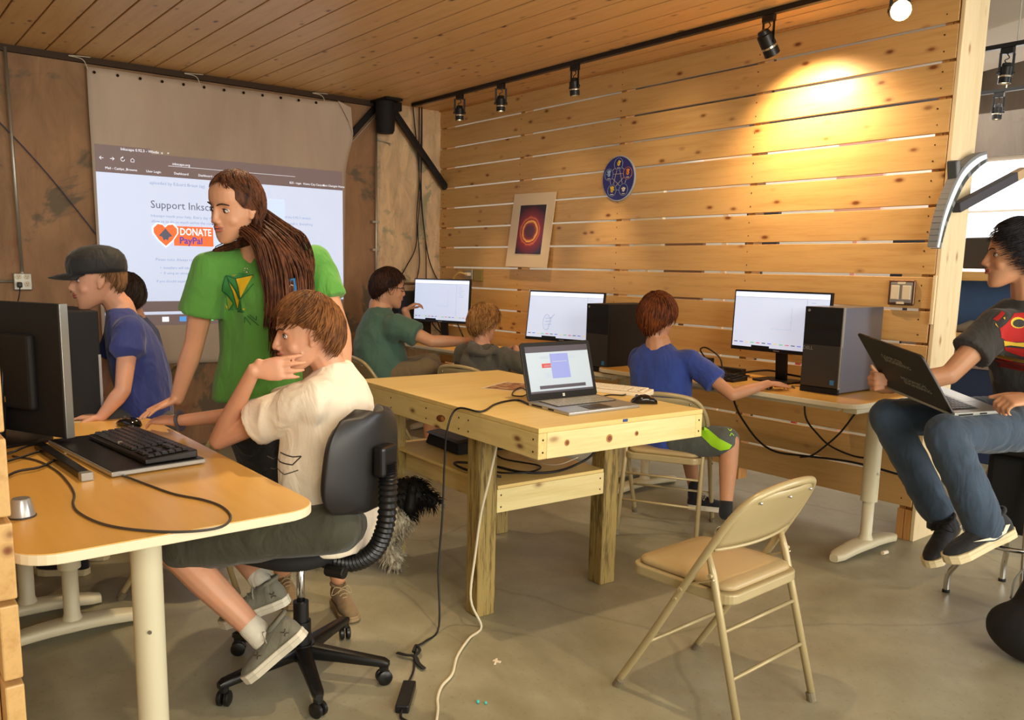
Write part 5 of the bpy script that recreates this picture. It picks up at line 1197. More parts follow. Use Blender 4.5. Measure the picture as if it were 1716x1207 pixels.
def hand_prims(g, W_, D_, N_, s=1.0, side=1, curls=(.35, .4, .45, .5), thumb=(.5, .3), spread=.06, tk=1.0, thumb_dir=None):
    """W_: wrist; D_: towards the fingers; N_: out of the palm; side: +1 puts the thumb on D x N side"""
    W_, D_, N_ = V(W_), V(D_).normalized(), V(N_); N_ = (N_-D_*N_.dot(D_)).normalized(); L = D_.cross(N_)*side
    g.loft([(W_-D_*.012*s, L*.023*s, N_*.017*s), (W_+D_*.015*s, L*.026*s, N_*.015*s), (W_+D_*.045*s, L*.036*s, N_*.014*s), (W_+D_*.078*s, L*.040*s, N_*.012*s), (W_+D_*.090*s, L*.037*s, N_*.009*s)], 16, p=2.6)
    T_ = []
    for i, (off, ln, r) in enumerate(((.030, .072, .0082), (.0100, .079, .0086), (-.0105, .073, .0080), (-.029, .058, .0070))):
        k = W_+D_*.082*s+L*off*s; a = 0; p = k; rr = r*s*tk; d0 = (D_+L*off*spread*16).normalized()
        g.sph(W_+D_*.06*s+L*off*.8*s, rr*1.1, nu=8, nv=6)
        pts = [W_+D_*.05*s+L*off*.85*s, k]; rs = [rr*1.05, rr*1.08]
        cu = curls[i] if hasattr(curls[i], '__len__') else (curls[i]*.7, curls[i]*1.1, curls[i]*.8)
        for seg, fr in enumerate((.44, .31, .25)):
            a += cu[seg]; d = d0*math.cos(a)+N_*math.sin(a); p = p+d*ln*fr*s; pts.append(p); rs.append(rr*(.96, .88, .74)[seg])
        g.chain(pts, rs, 10); T_.append(p)
    b = W_+D_*.020*s+L*.024*s; td = V(thumb_dir).normalized() if thumb_dir is not None else (D_*.66+L*.68+N_*thumb[0]*.6).normalized(); m = b+td*.042*s; d2 = (td+D_*.45+N_*thumb[1]).normalized(); e = m+d2*.032*s; d3 = (d2+D_*.3).normalized()
    g.chain([W_+D_*.012*s+L*.008*s, b, m, e, e+d3*.022*s], [.013*s, .0145*s, .0115*s*tk, .0098*s*tk, .0080*s*tk], 10)
    return T_
def arm(g, S, E, W_, r, n=12):
    S, E, W_ = V(S), V(E), V(W_); m = E.lerp(W_, .28); g.caps(S, S.lerp(E, .55), r, r*.90, n); g.caps(S.lerp(E, .55), E, r*.90, r*.76, n); g.caps(E, m, r*.76, r*.80, n); g.caps(m, W_, r*.80, r*.52, n)
def folds(amp, fx=7, seed=0, dirn=None, lines=()):
    def f(p):
        q = Vector((p.x*fx, p.y*fx, p.z*fx*1.5+seed)); d = noise.noise(q)*amp+noise.noise(q*2.7)*amp*.45
        v = noise.noise_vector(q*.8)
        return p+(v.normalized()*d if v.length > 1e-6 else Vector())
    return f
def wrinkle(vox_g, amp, f1=26, seed=0, stretch=(1, 1, .45)):
    """displace along normals with ridged folds"""
    me = D.meshes.new('t'); me.from_pydata(vox_g.v, [], vox_g.f); me.update(); out = []
    for v in me.vertices:
        p = v.co; q = Vector((p.x*stretch[0], p.y*stretch[1], p.z*stretch[2]))*f1*.45+Vector((seed, seed*.7, 0)); w_ = noise.noise_vector(q*.35)*1.3
        d = (1-abs(noise.noise(q+w_))*2.4)*.5+.5*noise.noise(q*.5+w_)
        out.append(tuple(p+v.normal*d*amp))
    D.meshes.remove(me); vox_g.v = out; return vox_g
def shirt_part(par, name, mat, torso, sleeves, vox=.008, amp=0.0102, seed=0, smooth=6, extra=None, p=2.3, f1=26):
    """torso: (centre, front half-axis vec, side half-axis vec); sleeves: lists of (point, radius)"""
    g = G(); g.loft(torso, 28, p=p)
    for sl in sleeves: 
        for (a, ra), (b, rb) in zip(sl, sl[1:]): 
            g.cyl(a, b, ra, rb, 20)
        for a, ra in sl[:-1]: g.sph(a, ra, nu=18, nv=12)
    nk = V(torso[-3][0]); rr_ = sleeves[0][0][1] if sleeves else .06
    for sl in sleeves:
        g.caps(V(sl[0][0])+UP*.006, nk-UP*.02, rr_*.98, rr_*.95, 16); g.caps(V(sl[0][0])-UP*.03, nk-UP*.09, rr_, rr_*1.1, 16)
    if extra: extra(g)
    r = remesh(g, vox, smooth); wrinkle(r, amp, f1, seed)
    return part(name, r, mat, par, smooth=True, fix=False), r
def legs(g, H, K, A, rs, n=14): g.chain([H, V(H).lerp(V(K), .5), K], rs[:3], n); g.chain([K, V(K).lerp(V(A), .35), A], [rs[2], rs[3], rs[4]], n)
def shoe(par, heel, toe_dir, up, L=.27, mat=None, sole=None, lace=None, name='shoe', logo=None, side_out=1, knit=False, logo_mat=None, thick=.028):
    """heel: centre of the heel under the sole"""
    h, d, u = V(heel), V(toe_dir).normalized(), V(up); u = (u-d*u.dot(d)).normalized(); r = d.cross(u); k = L/.27
    lace = lace or M_sole; sole = sole or M_sole
    def P(x, y, z): return h+(r*x+d*y+u*z)*k
    W_ = [(0, .012, .0), (.012, .030, 0), (.05, .036, 0), (.10, .034, .003), (.15, .040, .006), (.20, .046, .006), (.235, .041, .003), (.258, .026, 0), (.268, .008, 0)]
    o = part(name, remesh(G().loft([(P(0, y-.002, .010+.5*zz), r*max(w-.002, .006)*k, u*zz*.5*k) for y, w, zz in ((.004, .016, .05), (.02, .032, .085), (.05, .036, .092), (.08, .035, .088), (.11, .036, .078), (.15, .040, .064), (.19, .044, .054), (.23, .038, .046), (.255, .024, .036), (.265, .010, .024))], 20, p=2.2), .0065, 5), mat, par, smooth=True, fix=False)
    sl = G()
    for zs in ((-.004, thick*.55, 1.05), (thick*.5, thick, 1.0)):
        sl.rings([[P(x, y, z+(.006 if y > .24 else 0)) for x, y in ring] for z, ring in [(zs[0], [(s_*w*zs[2], y) for s_, seq in ((1, W_), (-1, list(reversed(W_)))) for y, w, q in seq]), (zs[1], [(s_*w*1.03, y) for s_, seq in ((1, W_), (-1, list(reversed(W_)))) for y, w, q in seq])]])
    part('sole', sl, sole, o, bevel=.003, seg=2)
    part('collar', G().tube([P(.030*math.cos(a), .048+.040*math.sin(a), .096+.006*math.sin(a)*-1) for a in [2*PI*i/20 for i in range(20)]], .007*k, 8, closed=True), mat, o, smooth=True)
    lc = G()
    for i in range(5):
        y = .105+.020*i; z = .088-.0095*i
        lc.tube(smooth_path([P(-.022, y, z-.008), P(-.010, y+.004, z+.002), (P(.010, y+.008, z+.002)), P(.022, y+.010, z-.010)], 3), .0022*k, 5)
    lc.tube(smooth_path([P(.0, .10, .094), P(.03, .095, .100), P(.045, .10, .07), P(.03, .108, .075), P(0, .10, .095)], 4), .0018*k, 5).tube(smooth_path([P(.0, .10, .094), P(-.03, .095, .100), P(-.045, .10, .07), P(-.03, .108, .075), P(0, .10, .095)], 4), .0018*k, 5)
    part('laces', lc, lace, o, smooth=True)
    if logo == 'swoosh':
        pts = [(.030, .062), (.055, .040), (.10, .034), (.17, .060), (.10, .046), (.062, .050), (.045, .066)]
        q = side_out; g = G()
        top = [P(q*(.0465 if .05 < y < .2 else .044), y, z) for y, z in pts]; g.add([t_+r*q*.001 for t_ in top]+[t_+r*q*.004 for t_ in top], [tuple(range(7)), tuple(range(7, 14))]+[(i, (i+1) % 7, 7+(i+1) % 7, 7+i) for i in range(7)])
        part('side_mark', g, logo_mat or M_sole, o)
    if logo == 'ua':
        q = side_out; g = G()
        for c_ in (.03, .15):
            for s_ in (1, -1):
                g.tube([P(q*.044+q*.002, c_-.009, .058+s_*.009), P(q*.046+q*.002, c_-.003, .058+s_*.003), P(q*.046+q*.002, c_+.003, .058+s_*.003), P(q*.044+q*.002, c_+.009, .058+s_*.009)], .0015, 5)
        part('side_mark', g, logo_mat or M_lash, o)
    return o
from mathutils.bvhtree import BVHTree
def decal(par, name, target, polys, o, ex, ey, mat, off=.0015, cast=None, sub=.006):
    """print flat polygons onto a garment: grid-triangulated and projected on its surface"""
    ex, ey, o = V(ex).normalized(), V(ey).normalized(), V(o); ez = V(cast).normalized() if cast is not None else ex.cross(ey)
    bv = BVHTree.FromPolygons([V(v) for v in target.v], target.f); bm = bmesh.new()
    for poly in polys:
        vs = [bm.verts.new((a, b, 0)) for a, b in poly]; bm.faces.new(vs)
    bmesh.ops.triangulate(bm, faces=bm.faces)
    for _ in range(4):
        es = [e for e in bm.edges if e.calc_length() > sub]
        if not es: break
        bmesh.ops.subdivide_edges(bm, edges=es, cuts=1); bmesh.ops.triangulate(bm, faces=[f for f in bm.faces if len(f.verts) > 3])
    for v in bm.verts:
        p = o+ex*v.co.x+ey*v.co.y+ez*.35; hit = bv.ray_cast(p, -ez)
        v.co = (hit[0]+ez*off) if hit[0] is not None else o+ex*v.co.x+ey*v.co.y
    me = D.meshes.new(name); bm.to_mesh(me); bm.free()
    g = G(); g.v = [tuple(v.co) for v in me.vertices]; g.f = [tuple(p.vertices) for p in me.polygons]; g.mi = [0]*len(g.f); D.meshes.remove(me)
    return part(name, g, mat, par, smooth=True, fix=False)
def person(label, base): return thing('person', label, 'person', base)
def linepoly(pts, w):
    out = []
    for a, b in zip(pts, pts[1:]):
        a, b = Vector(a), Vector(b); d = (b-a).normalized(); n = Vector((-d.y, d.x))*w/2; out.append([tuple(a-n), tuple(b-n), tuple(b+n), tuple(a+n)])
    return out

# ---------------------------------------------------------------- white-shirted boy at the near desk
pb = person('young person in a pale cream T-shirt resting chin on hand at the near desk', (3.97, -3.3, 0))
h = Head((3.993,-3.262,1.192), -RT*.93-FWD*.36-UP*.10, UP*1-RT*.08, 1.03)
g = G(); head_prims(g, h)
neck = V((4.005,-3.178,1.069)); Sn = V((4.098,-3.289,1.005)); Sf = V((3.909,-3.092,0.990)); El = V((3.773,-3.488,0.826)); Wr = V((3.977,-3.442,1.083))
g.caps(h.P(0, -.030, -.05), neck, .050, .056); g.caps(neck, V((4.016,-3.194,0.954)), .058, .09); g.caps(V((4.018,-3.195,0.934)), V((4.052,-3.195,0.631)), .09, .08)
g.chain([Sn-UP*.02, neck-UP*.07, Sf-UP*.02], [.030, .035, .030]); arm(g, Sn, El, Wr, .043)
hand_prims(g, Wr, RT*.92+UP*.10+FWD*.04, FWD*.9+RT*.25-UP*.05, 1.02, 1, ((.05, .18, .12), (.08, .2, .12), (.10, .25, .15), (.12, .3, .2)), thumb_dir=RT*.55-UP*.55+FWD*.55, spread=.14)
E2 = V((3.724,-3.285,0.899)); W2 = V((3.421,-3.524,0.841)); arm(g, Sf, E2, W2, .040)
hand_prims(g, W2, V((3.220,-3.633,0.839))-W2, -UP*.9+FWD*.2, .95, -1, ((.25, .25, .2), (.2, .25, .2), (.3, .3, .2), (.35, .4, .3)), thumb=(.3, .1), spread=.08)
H1, K1, A1 = V((4.179,-3.274,0.587)), V((3.892,-3.692,0.517)), V((4.107,-3.486,0.239))
H2, K2, A2 = V((4.027,-3.122,0.528)), V((3.731,-3.423,0.443)), V((3.891,-3.382,0.314))
legs(g, H1, K1, A1, [.07, .066, .052, .053, .034]); legs(g, H2, K2, A2, [.07, .062, .052, .050, .034])
hp_ = head_post(h); bd = part('body', remesh(g, .0042, 5, post=hp_), M_skA, pb, smooth=True, fix=False)
face(h, pb, M_irisb, (0, 1, .1))
M_hB = hairmat('hair_brown', (70, 42, 22), (136, 88, 48))
hair_short(pb, h, M_hB, front=1.22, side=1.58, back=2.12, thick=.024, n=760, sweep=.55, bang=.20, top=.004, seed=5, swf=lambda a: -.55*math.sin(a) if math.cos(a) > 0 else .15)
Fb = -RT*.89+FWD*.44; Sb = -FWD*.89-RT*.45
def ts(px, fx, sx, up=0): return (V(px), Fb*fx+UP*up*fx, Sb*sx)
M_cream_t = cloth('cream_tshirt', (232, 218, 196), var=.03)
tor = [ts((4.083,-3.176,0.485), .100, .165), ts((4.059,-3.190,0.548), .124, .182), ts((4.027,-3.219,0.661), .130, .162), ts((4.023,-3.213,0.773), .135, .162), ts((4.017,-3.193,0.883), .132, .170), ts((4.018,-3.186,0.974), .112, .168), ts((4.015,-3.175,1.034), .088, .128), ts((4.012,-3.168,1.078), .062, .075), ts((4.007,-3.168,1.101), .055, .056)]
sl1 = [(Sn+V((0, 0, -.01)), .060), (Sn.lerp(El, .28), .068), (Sn.lerp(El, .60), .076)]; sl2 = [(Sf, .062), (Sf.lerp(E2, .3), .066), (Sf.lerp(E2, .85), .070)]
_, tg_ = shirt_part(pb, 'shirt', M_cream_t, tor, [sl1, sl2], vox=.0065, amp=0.0110, seed=2, f1=24, smooth=12)
decal(pb, 'shirt_drawing', tg_, linepoly([(-.06, .02), (-.02, 0), (.03, .0), (.06, .03), (.03, .025), (-.02, .03)], .004)+linepoly([(-.05, -.02), (0, -.035), (.05, -.015)], .003), (4.041,-3.367,0.787), RT, UP, M_greyd, cast=-FWD)
g = G(); g.chain([H1+UP*-.0, H1.lerp(K1, .5), H1.lerp(K1, .92)], [.086, .082, .078], 16); g.chain([H2, H2.lerp(K2, .6), H2.lerp(K2, .95)], [.095, .084, .078], 16); g.caps(H1, H2, .088, .088, 16)
part('shorts', wrinkle(remesh(g, .008, 5), .006, 22, 4), cloth('olive_shorts', (62, 62, 48)), pb, smooth=True, fix=False)
band = G(); bw = W2.lerp(E2, .06); bd_ = (E2-W2).normalized(); bx, by, bz = basis(bd_)
part('wristband', G().tube([bw+bx*.027*math.cos(a)+by*.031*math.sin(a) for a in [2*PI*i/24 for i in range(24)]], .010, 8, closed=True, flat=.45, hint=bd_), plain('band_grey', (70, 64, 72), .5), pb, smooth=True, label='dark grey wristband')
M_shA = cloth('shoe_grey_mesh', (112, 108, 92)); 
sd1 = -RT*.66-UP*.74+FWD*.05; su1 = -RT*.74+UP*.62
for A_s, hl, sd_, su_ in ((A1, V((4.209,-3.382,0.265)), -RT*.70-UP*.62, -RT*.45+UP*.75), (A2, V((3.967,-3.327,0.277)), -RT*.86-UP*.36, UP*.9-RT*.2)):
    part('sock', remesh(G().chain([A_s+(A_s-(K1 if A_s is A1 else K2)).normalized()*-.055, A_s, A_s.lerp(hl, .5)+sd_*.02], [.041, .042, .036], 16), .006, 4), M_sock, pb, smooth=True, fix=False)
    shoe(pb, hl, sd_, su_, .262, M_shA, M_sole, plain('lace_grey', (150, 144, 128), .8) if 'lace_grey' not in D.materials else D.materials['lace_grey'], logo='ua', side_out=-1)

# ---------------------------------------------------------------- girl in the green T-shirt
pg_ = person('person with long dark hair in a green T-shirt standing and leaning over the near desk', (3.62, -2.98, 0))
h = Head((3.555,-3.321,1.619), -RT*.52-FWD*.82-UP*.24, UP*1+RT*.14, 1.03, 1)
g = G(); head_prims(g, h)
neck = V((3.541,-3.243,1.474)); S1 = V((3.486,-3.399,1.398)); S2 = V((3.515,-2.992,1.431)); E1 = V((3.428,-3.443,1.128)); W1 = V((3.375,-3.498,0.917)); E2 = V((3.632,-2.943,1.158)); W2 = V((3.770,-3.011,0.971))
g.caps(h.P(0, -.035, -.05), neck, .050, .056); g.caps(neck, V((3.504,-3.205,1.293)), .058, .10); g.caps(V((3.504,-3.205,1.293)), V((3.509,-3.192,0.928)), .10, .09)
g.chain([S1-UP*.02, neck-UP*.07, S2-UP*.02], [.030, .035, .030]); arm(g, S1, E1, W1, .048); arm(g, S2, E2, W2, .048)
hand_prims(g, W1, -RT*.62-UP*.30-FWD*.62, -UP*.85+RT*.2, .95, -1, ((.1, .12, .1), (.1, .12, .1), (.1, .12, .1), (.12, .15, .1)), thumb=(.1, .0))
hand_prims(g, W2, -UP+FWD*.1, -RT, .95, 1)
HL, KL, AL = V((3.505,-3.132,0.793)), V((3.513,-2.974,0.463)), V((3.506,-2.904,0.123)); HR, KR, AR = V((3.490,-3.247,0.803)), V((3.347,-3.114,0.426)), V((3.256,-3.039,0.074))
legs(g, HL, KL, AL, [.08, .07, .054, .052, .034]); legs(g, HR, KR, AR, [.08, .07, .054, .052, .034])
part('body', remesh(g, .0045, 5, post=head_post(h)), M_skB, pg_, smooth=True, fix=False)
face(h, pg_, M_iris, (.35, 1, -.35))
M_hG = hairmat('hair_dark_brown', (40, 22, 15), (112, 68, 44))
hair_short(pg_, h, M_hG, front=1.20, side=1.80, back=2.3, thick=.014, n=900, sweep=.1, messy=.02, seed=9, lock=(.0026, .0036), swf=lambda a: 1.15*math.sin(a)/(abs(math.sin(a))**.5+.05) if math.cos(a) > -.3 else 0)
gL = [[h.P(.062, -.03, .04), h.P(.080, -.035, -.03), V((3.638,-3.256,1.522)), V((3.679,-3.226,1.428)), V((3.707,-3.223,1.302)), V((3.702,-3.228,1.174)), V((3.674,-3.242,1.064))],
      [h.P(-.0, -.105, .03), h.P(.03, -.110, -.05), V((3.602,-3.172,1.514)), V((3.645,-3.123,1.429)), V((3.684,-3.132,1.322)), V((3.692,-3.149,1.214)), V((3.691,-3.174,1.116))],
      [h.P(.045, -.085, .03), h.P(.06, -.09, -.05), V((3.632,-3.220,1.502)), V((3.683,-3.178,1.407)), V((3.707,-3.178,1.280)), V((3.704,-3.198,1.151))],
      [h.P(.03, -.105, .0), V((3.561,-3.134,1.549)), V((3.593,-3.101,1.517)), V((3.641,-3.092,1.441)), V((3.671,-3.108,1.354)), V((3.686,-3.102,1.300))],
      [h.P(.068, .0, .03), h.P(.079, -.005, -.04), V((3.658,-3.297,1.513)), V((3.687,-3.268,1.417)), V((3.706,-3.257,1.302)), V((3.694,-3.270,1.174))],
      [h.P(-.068, -.01, .02), h.P(-.074, -.02, -.05), h.P(-.066, -.01, -.10), V((3.493,-3.373,1.467)), V((3.526,-3.373,1.428))]]
locks(pg_, [(list(gL[0]), [.004, .012, .018, .022, .024, .022, .012], 150, .0032), (gL[1], [.006, .016, .02, .024, .026, .022, .012], 150, .0032), (gL[2], [.006, .014, .02, .026, .026, .016], 170, .0032), (gL[3], [.006, .016, .018, .018, .014, .006], 110, .0028), (gL[4], [.004, .010, .014, .016, .016, .010], 110, .0030), (gL[5], [.004, .008, .010, .009, .004], 70, .0024)], M_hG)
Fg = (-RT*.42-FWD*.90).normalized(); Sg = Fg.cross(UP)*-1
def ts(px, fx, sx, tilt=0): return (V(px), (Fg*1+UP*tilt)*fx, Sg*sx+UP*.0)
M_green = cloth('green_tshirt', (86, 150, 60), var=.06)
tor = [ts((3.487,-3.227,0.901), .125, .185), ts((3.487,-3.225,0.975), .120, .180), ts((3.497,-3.216,1.090), .108, .165), ts((3.504,-3.212,1.204), .112, .172), ts((3.512,-3.208,1.305), .128, .190), ts((3.511,-3.205,1.387), .115, .195), ts((3.508,-3.212,1.444), .085, .160), ts((3.514,-3.227,1.481), .062, .095), ts((3.524,-3.243,1.500), .056, .066)]
_, tg_ = shirt_part(pg_, 'shirt', M_green, tor, [[(S1, .062), (S1.lerp(E1, .28), .070), (S1.lerp(E1, .60), .079)], [(S2, .062), (S2.lerp(E2, .25), .068), (S2.lerp(E2, .52), .074)]], vox=.0075, amp=0.0093, seed=6, smooth=6)
Mgd = plain('print_dark_green', (22, 84, 44), .8); Mgy = plain('print_gold', (222, 178, 20), .8); Mgm = plain('print_mid_green', (52, 128, 60), .8); Mgo = plain('print_olive', (128, 150, 46), .8)
q = 3.0/1394
def pp(*pts): return [((x-425)*q, (500-y)*q) for x, y in pts]
oD = (3.619,-3.287,1.299)
decal(pg_, 'chest_print', tg_, [pp((375,465),(380,462),(396,520),(388,521),(370,492)), pp((378,463),(398,458),(424,461),(392,468)), pp((380,464),(393,469),(400,500),(396,506)), pp((397,503),(401,520),(408,524),(391,524)), pp((371,494),(384,510),(383,523),(371,520))], oD, RT, UP, Mgm, .0012, cast=-FWD)
decal(pg_, 'chest_print', tg_, [pp((393,468),(422,462),(401,500)), pp((380,471),(397,505),(392,520))], oD, RT, UP, Mgy, .0028, cast=-FWD, label='gold facets') if False else decal(pg_, 'chest_print', tg_, [pp((393,468),(422,462),(401,500)), pp((380,471),(397,505),(392,520)), pp((403,518),(408,518),(405,521)), pp((369,512),(372,516),(372,522))], oD, RT, UP, Mgy, .0028, cast=-FWD)
decal(pg_, 'chest_print', tg_, [pp((372,496),(383,510),(374,522)), pp((384,462),(396,460),(390,465))], oD, RT, UP, Mgo, .0028, cast=-FWD)
lp_ = []
for seg in (((378,463),(392,468),(424,461)), ((378,463),(398,501),(401,502)), ((392,468),(401,502),(424,476)), ((380,468),(392,521),(398,505)), ((371,490),(384,510),(374,523)), ((378,463),(370,490)), ((406,532),(416,545)), ((406,532),(405,542)), ((411,530),(431,546)), ((415,528),(427,537),(428,530)), ((401,503),(400,520),(391,524),(404,524))): lp_ += linepoly(pp(*seg), .0028)
decal(pg_, 'chest_print', tg_, lp_, oD, RT, UP, Mgd, .0036, cast=-FWD)
cd_ = V((3.733,-3.193,1.349)); badge = part('badge_card', G().obox(cd_, RT*.015+UP*.003, UP*.022-RT*.003, FWD*.001), plain('card_blue', (44, 120, 180), .4), pg_, label='blue badge card')
part('badge_ring', G().tube([cd_-FWD*.003-UP*.006+RT*.007*math.cos(a)+UP*.007*math.sin(a) for a in [2*PI*i/16 for i in range(16)]], .0018, 5, closed=True), M_white, badge)
part('necklace', G().sph(V((3.615,-3.309,1.392)), .005, nu=10, nv=8).sph(V((3.609,-3.314,1.405)), .0028, nu=8, nv=6).sph(V((3.615,-3.307,1.405)), .0028, nu=8, nv=6).sph(V((3.608,-3.317,1.398)), .0025, nu=8, nv=6), M_chrome, pg_, smooth=True)
g = G(); g.chain([HL, HL.lerp(KL, .5), HL.lerp(KL, .85)], [.105, .09, .078], 16); g.chain([HR, HR.lerp(KR, .5), HR.lerp(KR, .85)], [.105, .09, .078], 16); g.caps(HL+UP*.03, HR+UP*.03, .105, .105, 16)
part('shorts', wrinkle(remesh(g, .009, 5), .005, 20, 3), cloth('black_leggings', (20, 19, 21)), pg_, smooth=True, fix=False)
M_brn = cloth('shoe_brown', (126, 104, 72)); M_bs = plain('sole_brown', (150, 126, 92), .7)
for A_s in (AL, AR):
    hl = Vector((A_s.x, A_s.y, .004))-(RT*.45-FWD*.89)*.045
    shoe(pg_, hl, RT*.45-FWD*.89, UP, .255, M_brn, M_bs, plain('lace_tan', (176, 158, 120), .8) if 'lace_tan' not in D.materials else D.materials['lace_tan'], thick=.02)

def ud_(x, y, d):   # a point at picture depth d, used to lay fingers along the lid edge
    c_, f_ = Vector((6.5182, -4.4750, 1.4237)), 1394.2
    return c_+_f*d+_r*((x-816.14)/f_*d)-_u*((y-662.86)/f_*d)
# ---------------------------------------------------------------- man with the laptop on the stool
pm = person('dark haired person in a charcoal T-shirt with red print sitting on the bar stool', (5.2, -.6, 0))
h = Head((5.144,-0.723,1.502), -RT*.91+FWD*.38-UP*.02, UP, 1.06)
g = G(); head_prims(g, h)
neck = V((5.172,-0.631,1.335)); S1 = V((5.115,-0.766,1.219)); S2 = V((5.338,-0.606,1.236)); E1 = V((5.033,-0.952,1.026)); W1 = V((4.856,-1.063,0.964)); E2 = V((5.457,-0.844,0.995)); W2 = V((5.375,-1.083,0.986))
g.caps(h.P(0, -.035, -.05), neck, .056, .062); g.caps(neck, V((5.208,-0.547,1.089)), .062, .07); g.chain([S1-UP*.02, neck-UP*.07, S2-UP*.02], [.030, .035, .030]); arm(g, S1, E1, W1, .052); arm(g, S2, E2, W2, .052)
pw = V((4.820,-1.061,0.959)); g.caps(W1, pw, .030, .028); g.caps(pw, V((4.809,-1.102,0.981)), .030, .026)
for (xa, ya, xb, yb, rr_) in ((1461, 625, 1482, 629, .0092), (1457, 634, 1486, 637, .0096), (1458, 643, 1485, 644, .0092), (1461, 652, 1481, 651, .0082)):
    g.chain([V((4.812,-1.098,0.981)).lerp(pw, .2)+UP*((640-ya)*.0022), ud_(xa, ya, 3.43), ud_((xa+xb)/2-4, ya+1, 3.392), ud_(xb, yb, 3.388)], [rr_*1.2, rr_*1.12, rr_, rr_*.85], 10)
g.chain([pw, V((4.807,-1.083,1.004)), V((4.791,-1.109,1.044))], [.016, .012, .009], 10)
hand_prims(g, W2, -RT*.96-UP*.08-FWD*.1, -UP*.8+FWD*.3, 1.02, -1, ((.7, 1.0, .6), (.75, 1.1, .6), (.8, 1.1, .6), (.8, 1.1, .6)), thumb=(.4, .3))
part('body', remesh(g, .0048, 5, post=head_post(h)), M_skC, pm, smooth=True, fix=False)
face(h, pm, M_iris, (0, 1, -.05))
M_hM = hairmat('hair_black', (14, 14, 18), (44, 44, 50))
hair_short(pm, h, M_hM, front=1.04, side=1.52, back=2.05, thick=.020, n=760, sweep=.9, messy=.20, top=.014, seed=11, lock=(.0035, .0055))
Fm = (-RT*.72-FWD*.55).normalized(); Sm = Fm.cross(UP)*-1
def ts(px, fx, sx): return (V(px), Fm*fx, Sm*sx)
M_char = cloth('charcoal_tshirt', (50, 49, 46), var=.06)
tor = [ts((5.248,-0.492,0.838), .135, .185), ts((5.229,-0.519,0.964), .135, .185), ts((5.212,-0.565,1.066), .138, .19), ts((5.197,-0.591,1.165), .135, .205), ts((5.186,-0.604,1.238), .115, .205), ts((5.179,-0.615,1.292), .085, .15), ts((5.175,-0.627,1.330), .065, .085)]
_, tg_ = shirt_part(pm, 'shirt', M_char, tor, [[(S1, .07), (S1.lerp(E1, .3), .076), (S1.lerp(E1, .55), .082)], [(S2, .07), (S2.lerp(E2, .6), .08)]], vox=.008, amp=0.0102, seed=13)
Mr = plain('print_red', (176, 30, 28), .8); My = plain('print_yellow', (222, 186, 60), .8)
q = 3.2/1394
def pp(*pts): return [((x-1690)*q, (570-y)*q) for x, y in pts]
oD = (5.258,-0.888,1.177)
decal(pm, 'chest_print', tg_, [pp((1675,537),(1692,522),(1694,526),(1680,540)), pp((1690,545),(1712,526),(1750,524),(1760,552),(1750,575),(1700,576),(1682,568),(1680,552)), pp((1688,578),(1698,585),(1740,588),(1735,602),(1705,592)), pp((1704,622),(1716,610),(1730,606),(1722,622),(1708,628))], oD, RT, UP, Mr, .002, cast=-FWD)
decal(pm, 'chest_print', tg_, [[((1716-1690)*q+math.cos(a)*.036, (570-542)*q+math.sin(a)*.022) for a in [2*PI*i/16 for i in range(16)]], pp((1687,573),(1716,577),(1745,576),(1738,585),(1708,582),(1693,583)), pp((1676,543),(1678,551),(1675,546)), pp((1688,534),(1691,532),(1690,537)), pp((1712,601),(1717,604),(1707,614))], oD, RT, UP, My, .0035, cast=-FWD)
decal(pm, 'chest_print', tg_, [[((1717-1690)*q+math.cos(a)*.029, (570-543)*q+math.sin(a)*.016) for a in [2*PI*i/16 for i in range(16)]]], oD, RT, UP, M_char, .005, cast=-FWD)
H1, K1, A1 = V((5.283,-0.554,0.812)), V((5.148,-1.215,0.829)), V((5.303,-1.164,0.505)); H2, K2, A2 = V((5.196,-0.399,0.821)), V((4.835,-1.023,0.831)), V((5.054,-0.970,0.451))
g = G(); g.chain([H1, H1.lerp(K1, .5), K1], [.095, .088, .074], 16); g.chain([K1, K1.lerp(A1, .45), A1.lerp(K1, .02)], [.074, .072, .070], 16); g.chain([H2, H2.lerp(K2, .5), K2], [.095, .088, .074], 16); g.chain([K2, K2.lerp(A2, .45), A2.lerp(K2, .05)], [.074, .070, .066], 16); g.caps(H1, H2, .11, .11, 16)
M_jean = cloth('blue_jeans', (46, 62, 80), var=.25, scale=300)
part('jeans', wrinkle(remesh(g, .0085, 5), .0075, 30, 8, (1, 1, .8)), M_jean, pm, smooth=True, fix=False)
M_bk = cloth('shoe_black_mesh', (20, 20, 23)); M_s2 = plain('sole_cream', (206, 190, 150), .6)
shoe(pm, V((5.374,-1.078,0.481)), -RT*.90-UP*.43-FWD*.05, UP*.9-RT*.3, .285, M_bk, M_s2, M_blackm, logo='swoosh', side_out=-1)
shoe(pm, V((5.112,-0.914,0.380)), -RT*.66-UP*.35-FWD*.55, UP*.9-RT*.3, .27, M_bk, M_s2, M_blackm, logo=None)
for A_s in (A1, A2): part('sock', G().cyl(A_s+UP*.03, A_s-UP*.06, .045, .04, 14), M_bk, pm, smooth=True)
Hn, Hf = V((5.171,-1.202,0.896)), V((4.857,-1.095,0.956)); exh = (Hf-Hn).normalized(); 
eyh = (RT*.955+FWD*.30+UP*.015); eyh = (eyh-exh*eyh.dot(exh)).normalized()
lt, lid, lc, e2x, ldx, nx = laptop('dark laptop held open on the lap at the right edge, lid towards the camera', Hn, exh, eyh, (Hf-Hn).length, .25, V((5.075,-1.302,1.117))-Hn, .255, 1)
bk = lc-nx*.0095; rx = -exh if (-exh).cross(ldx).dot(-nx) > 0 else exh
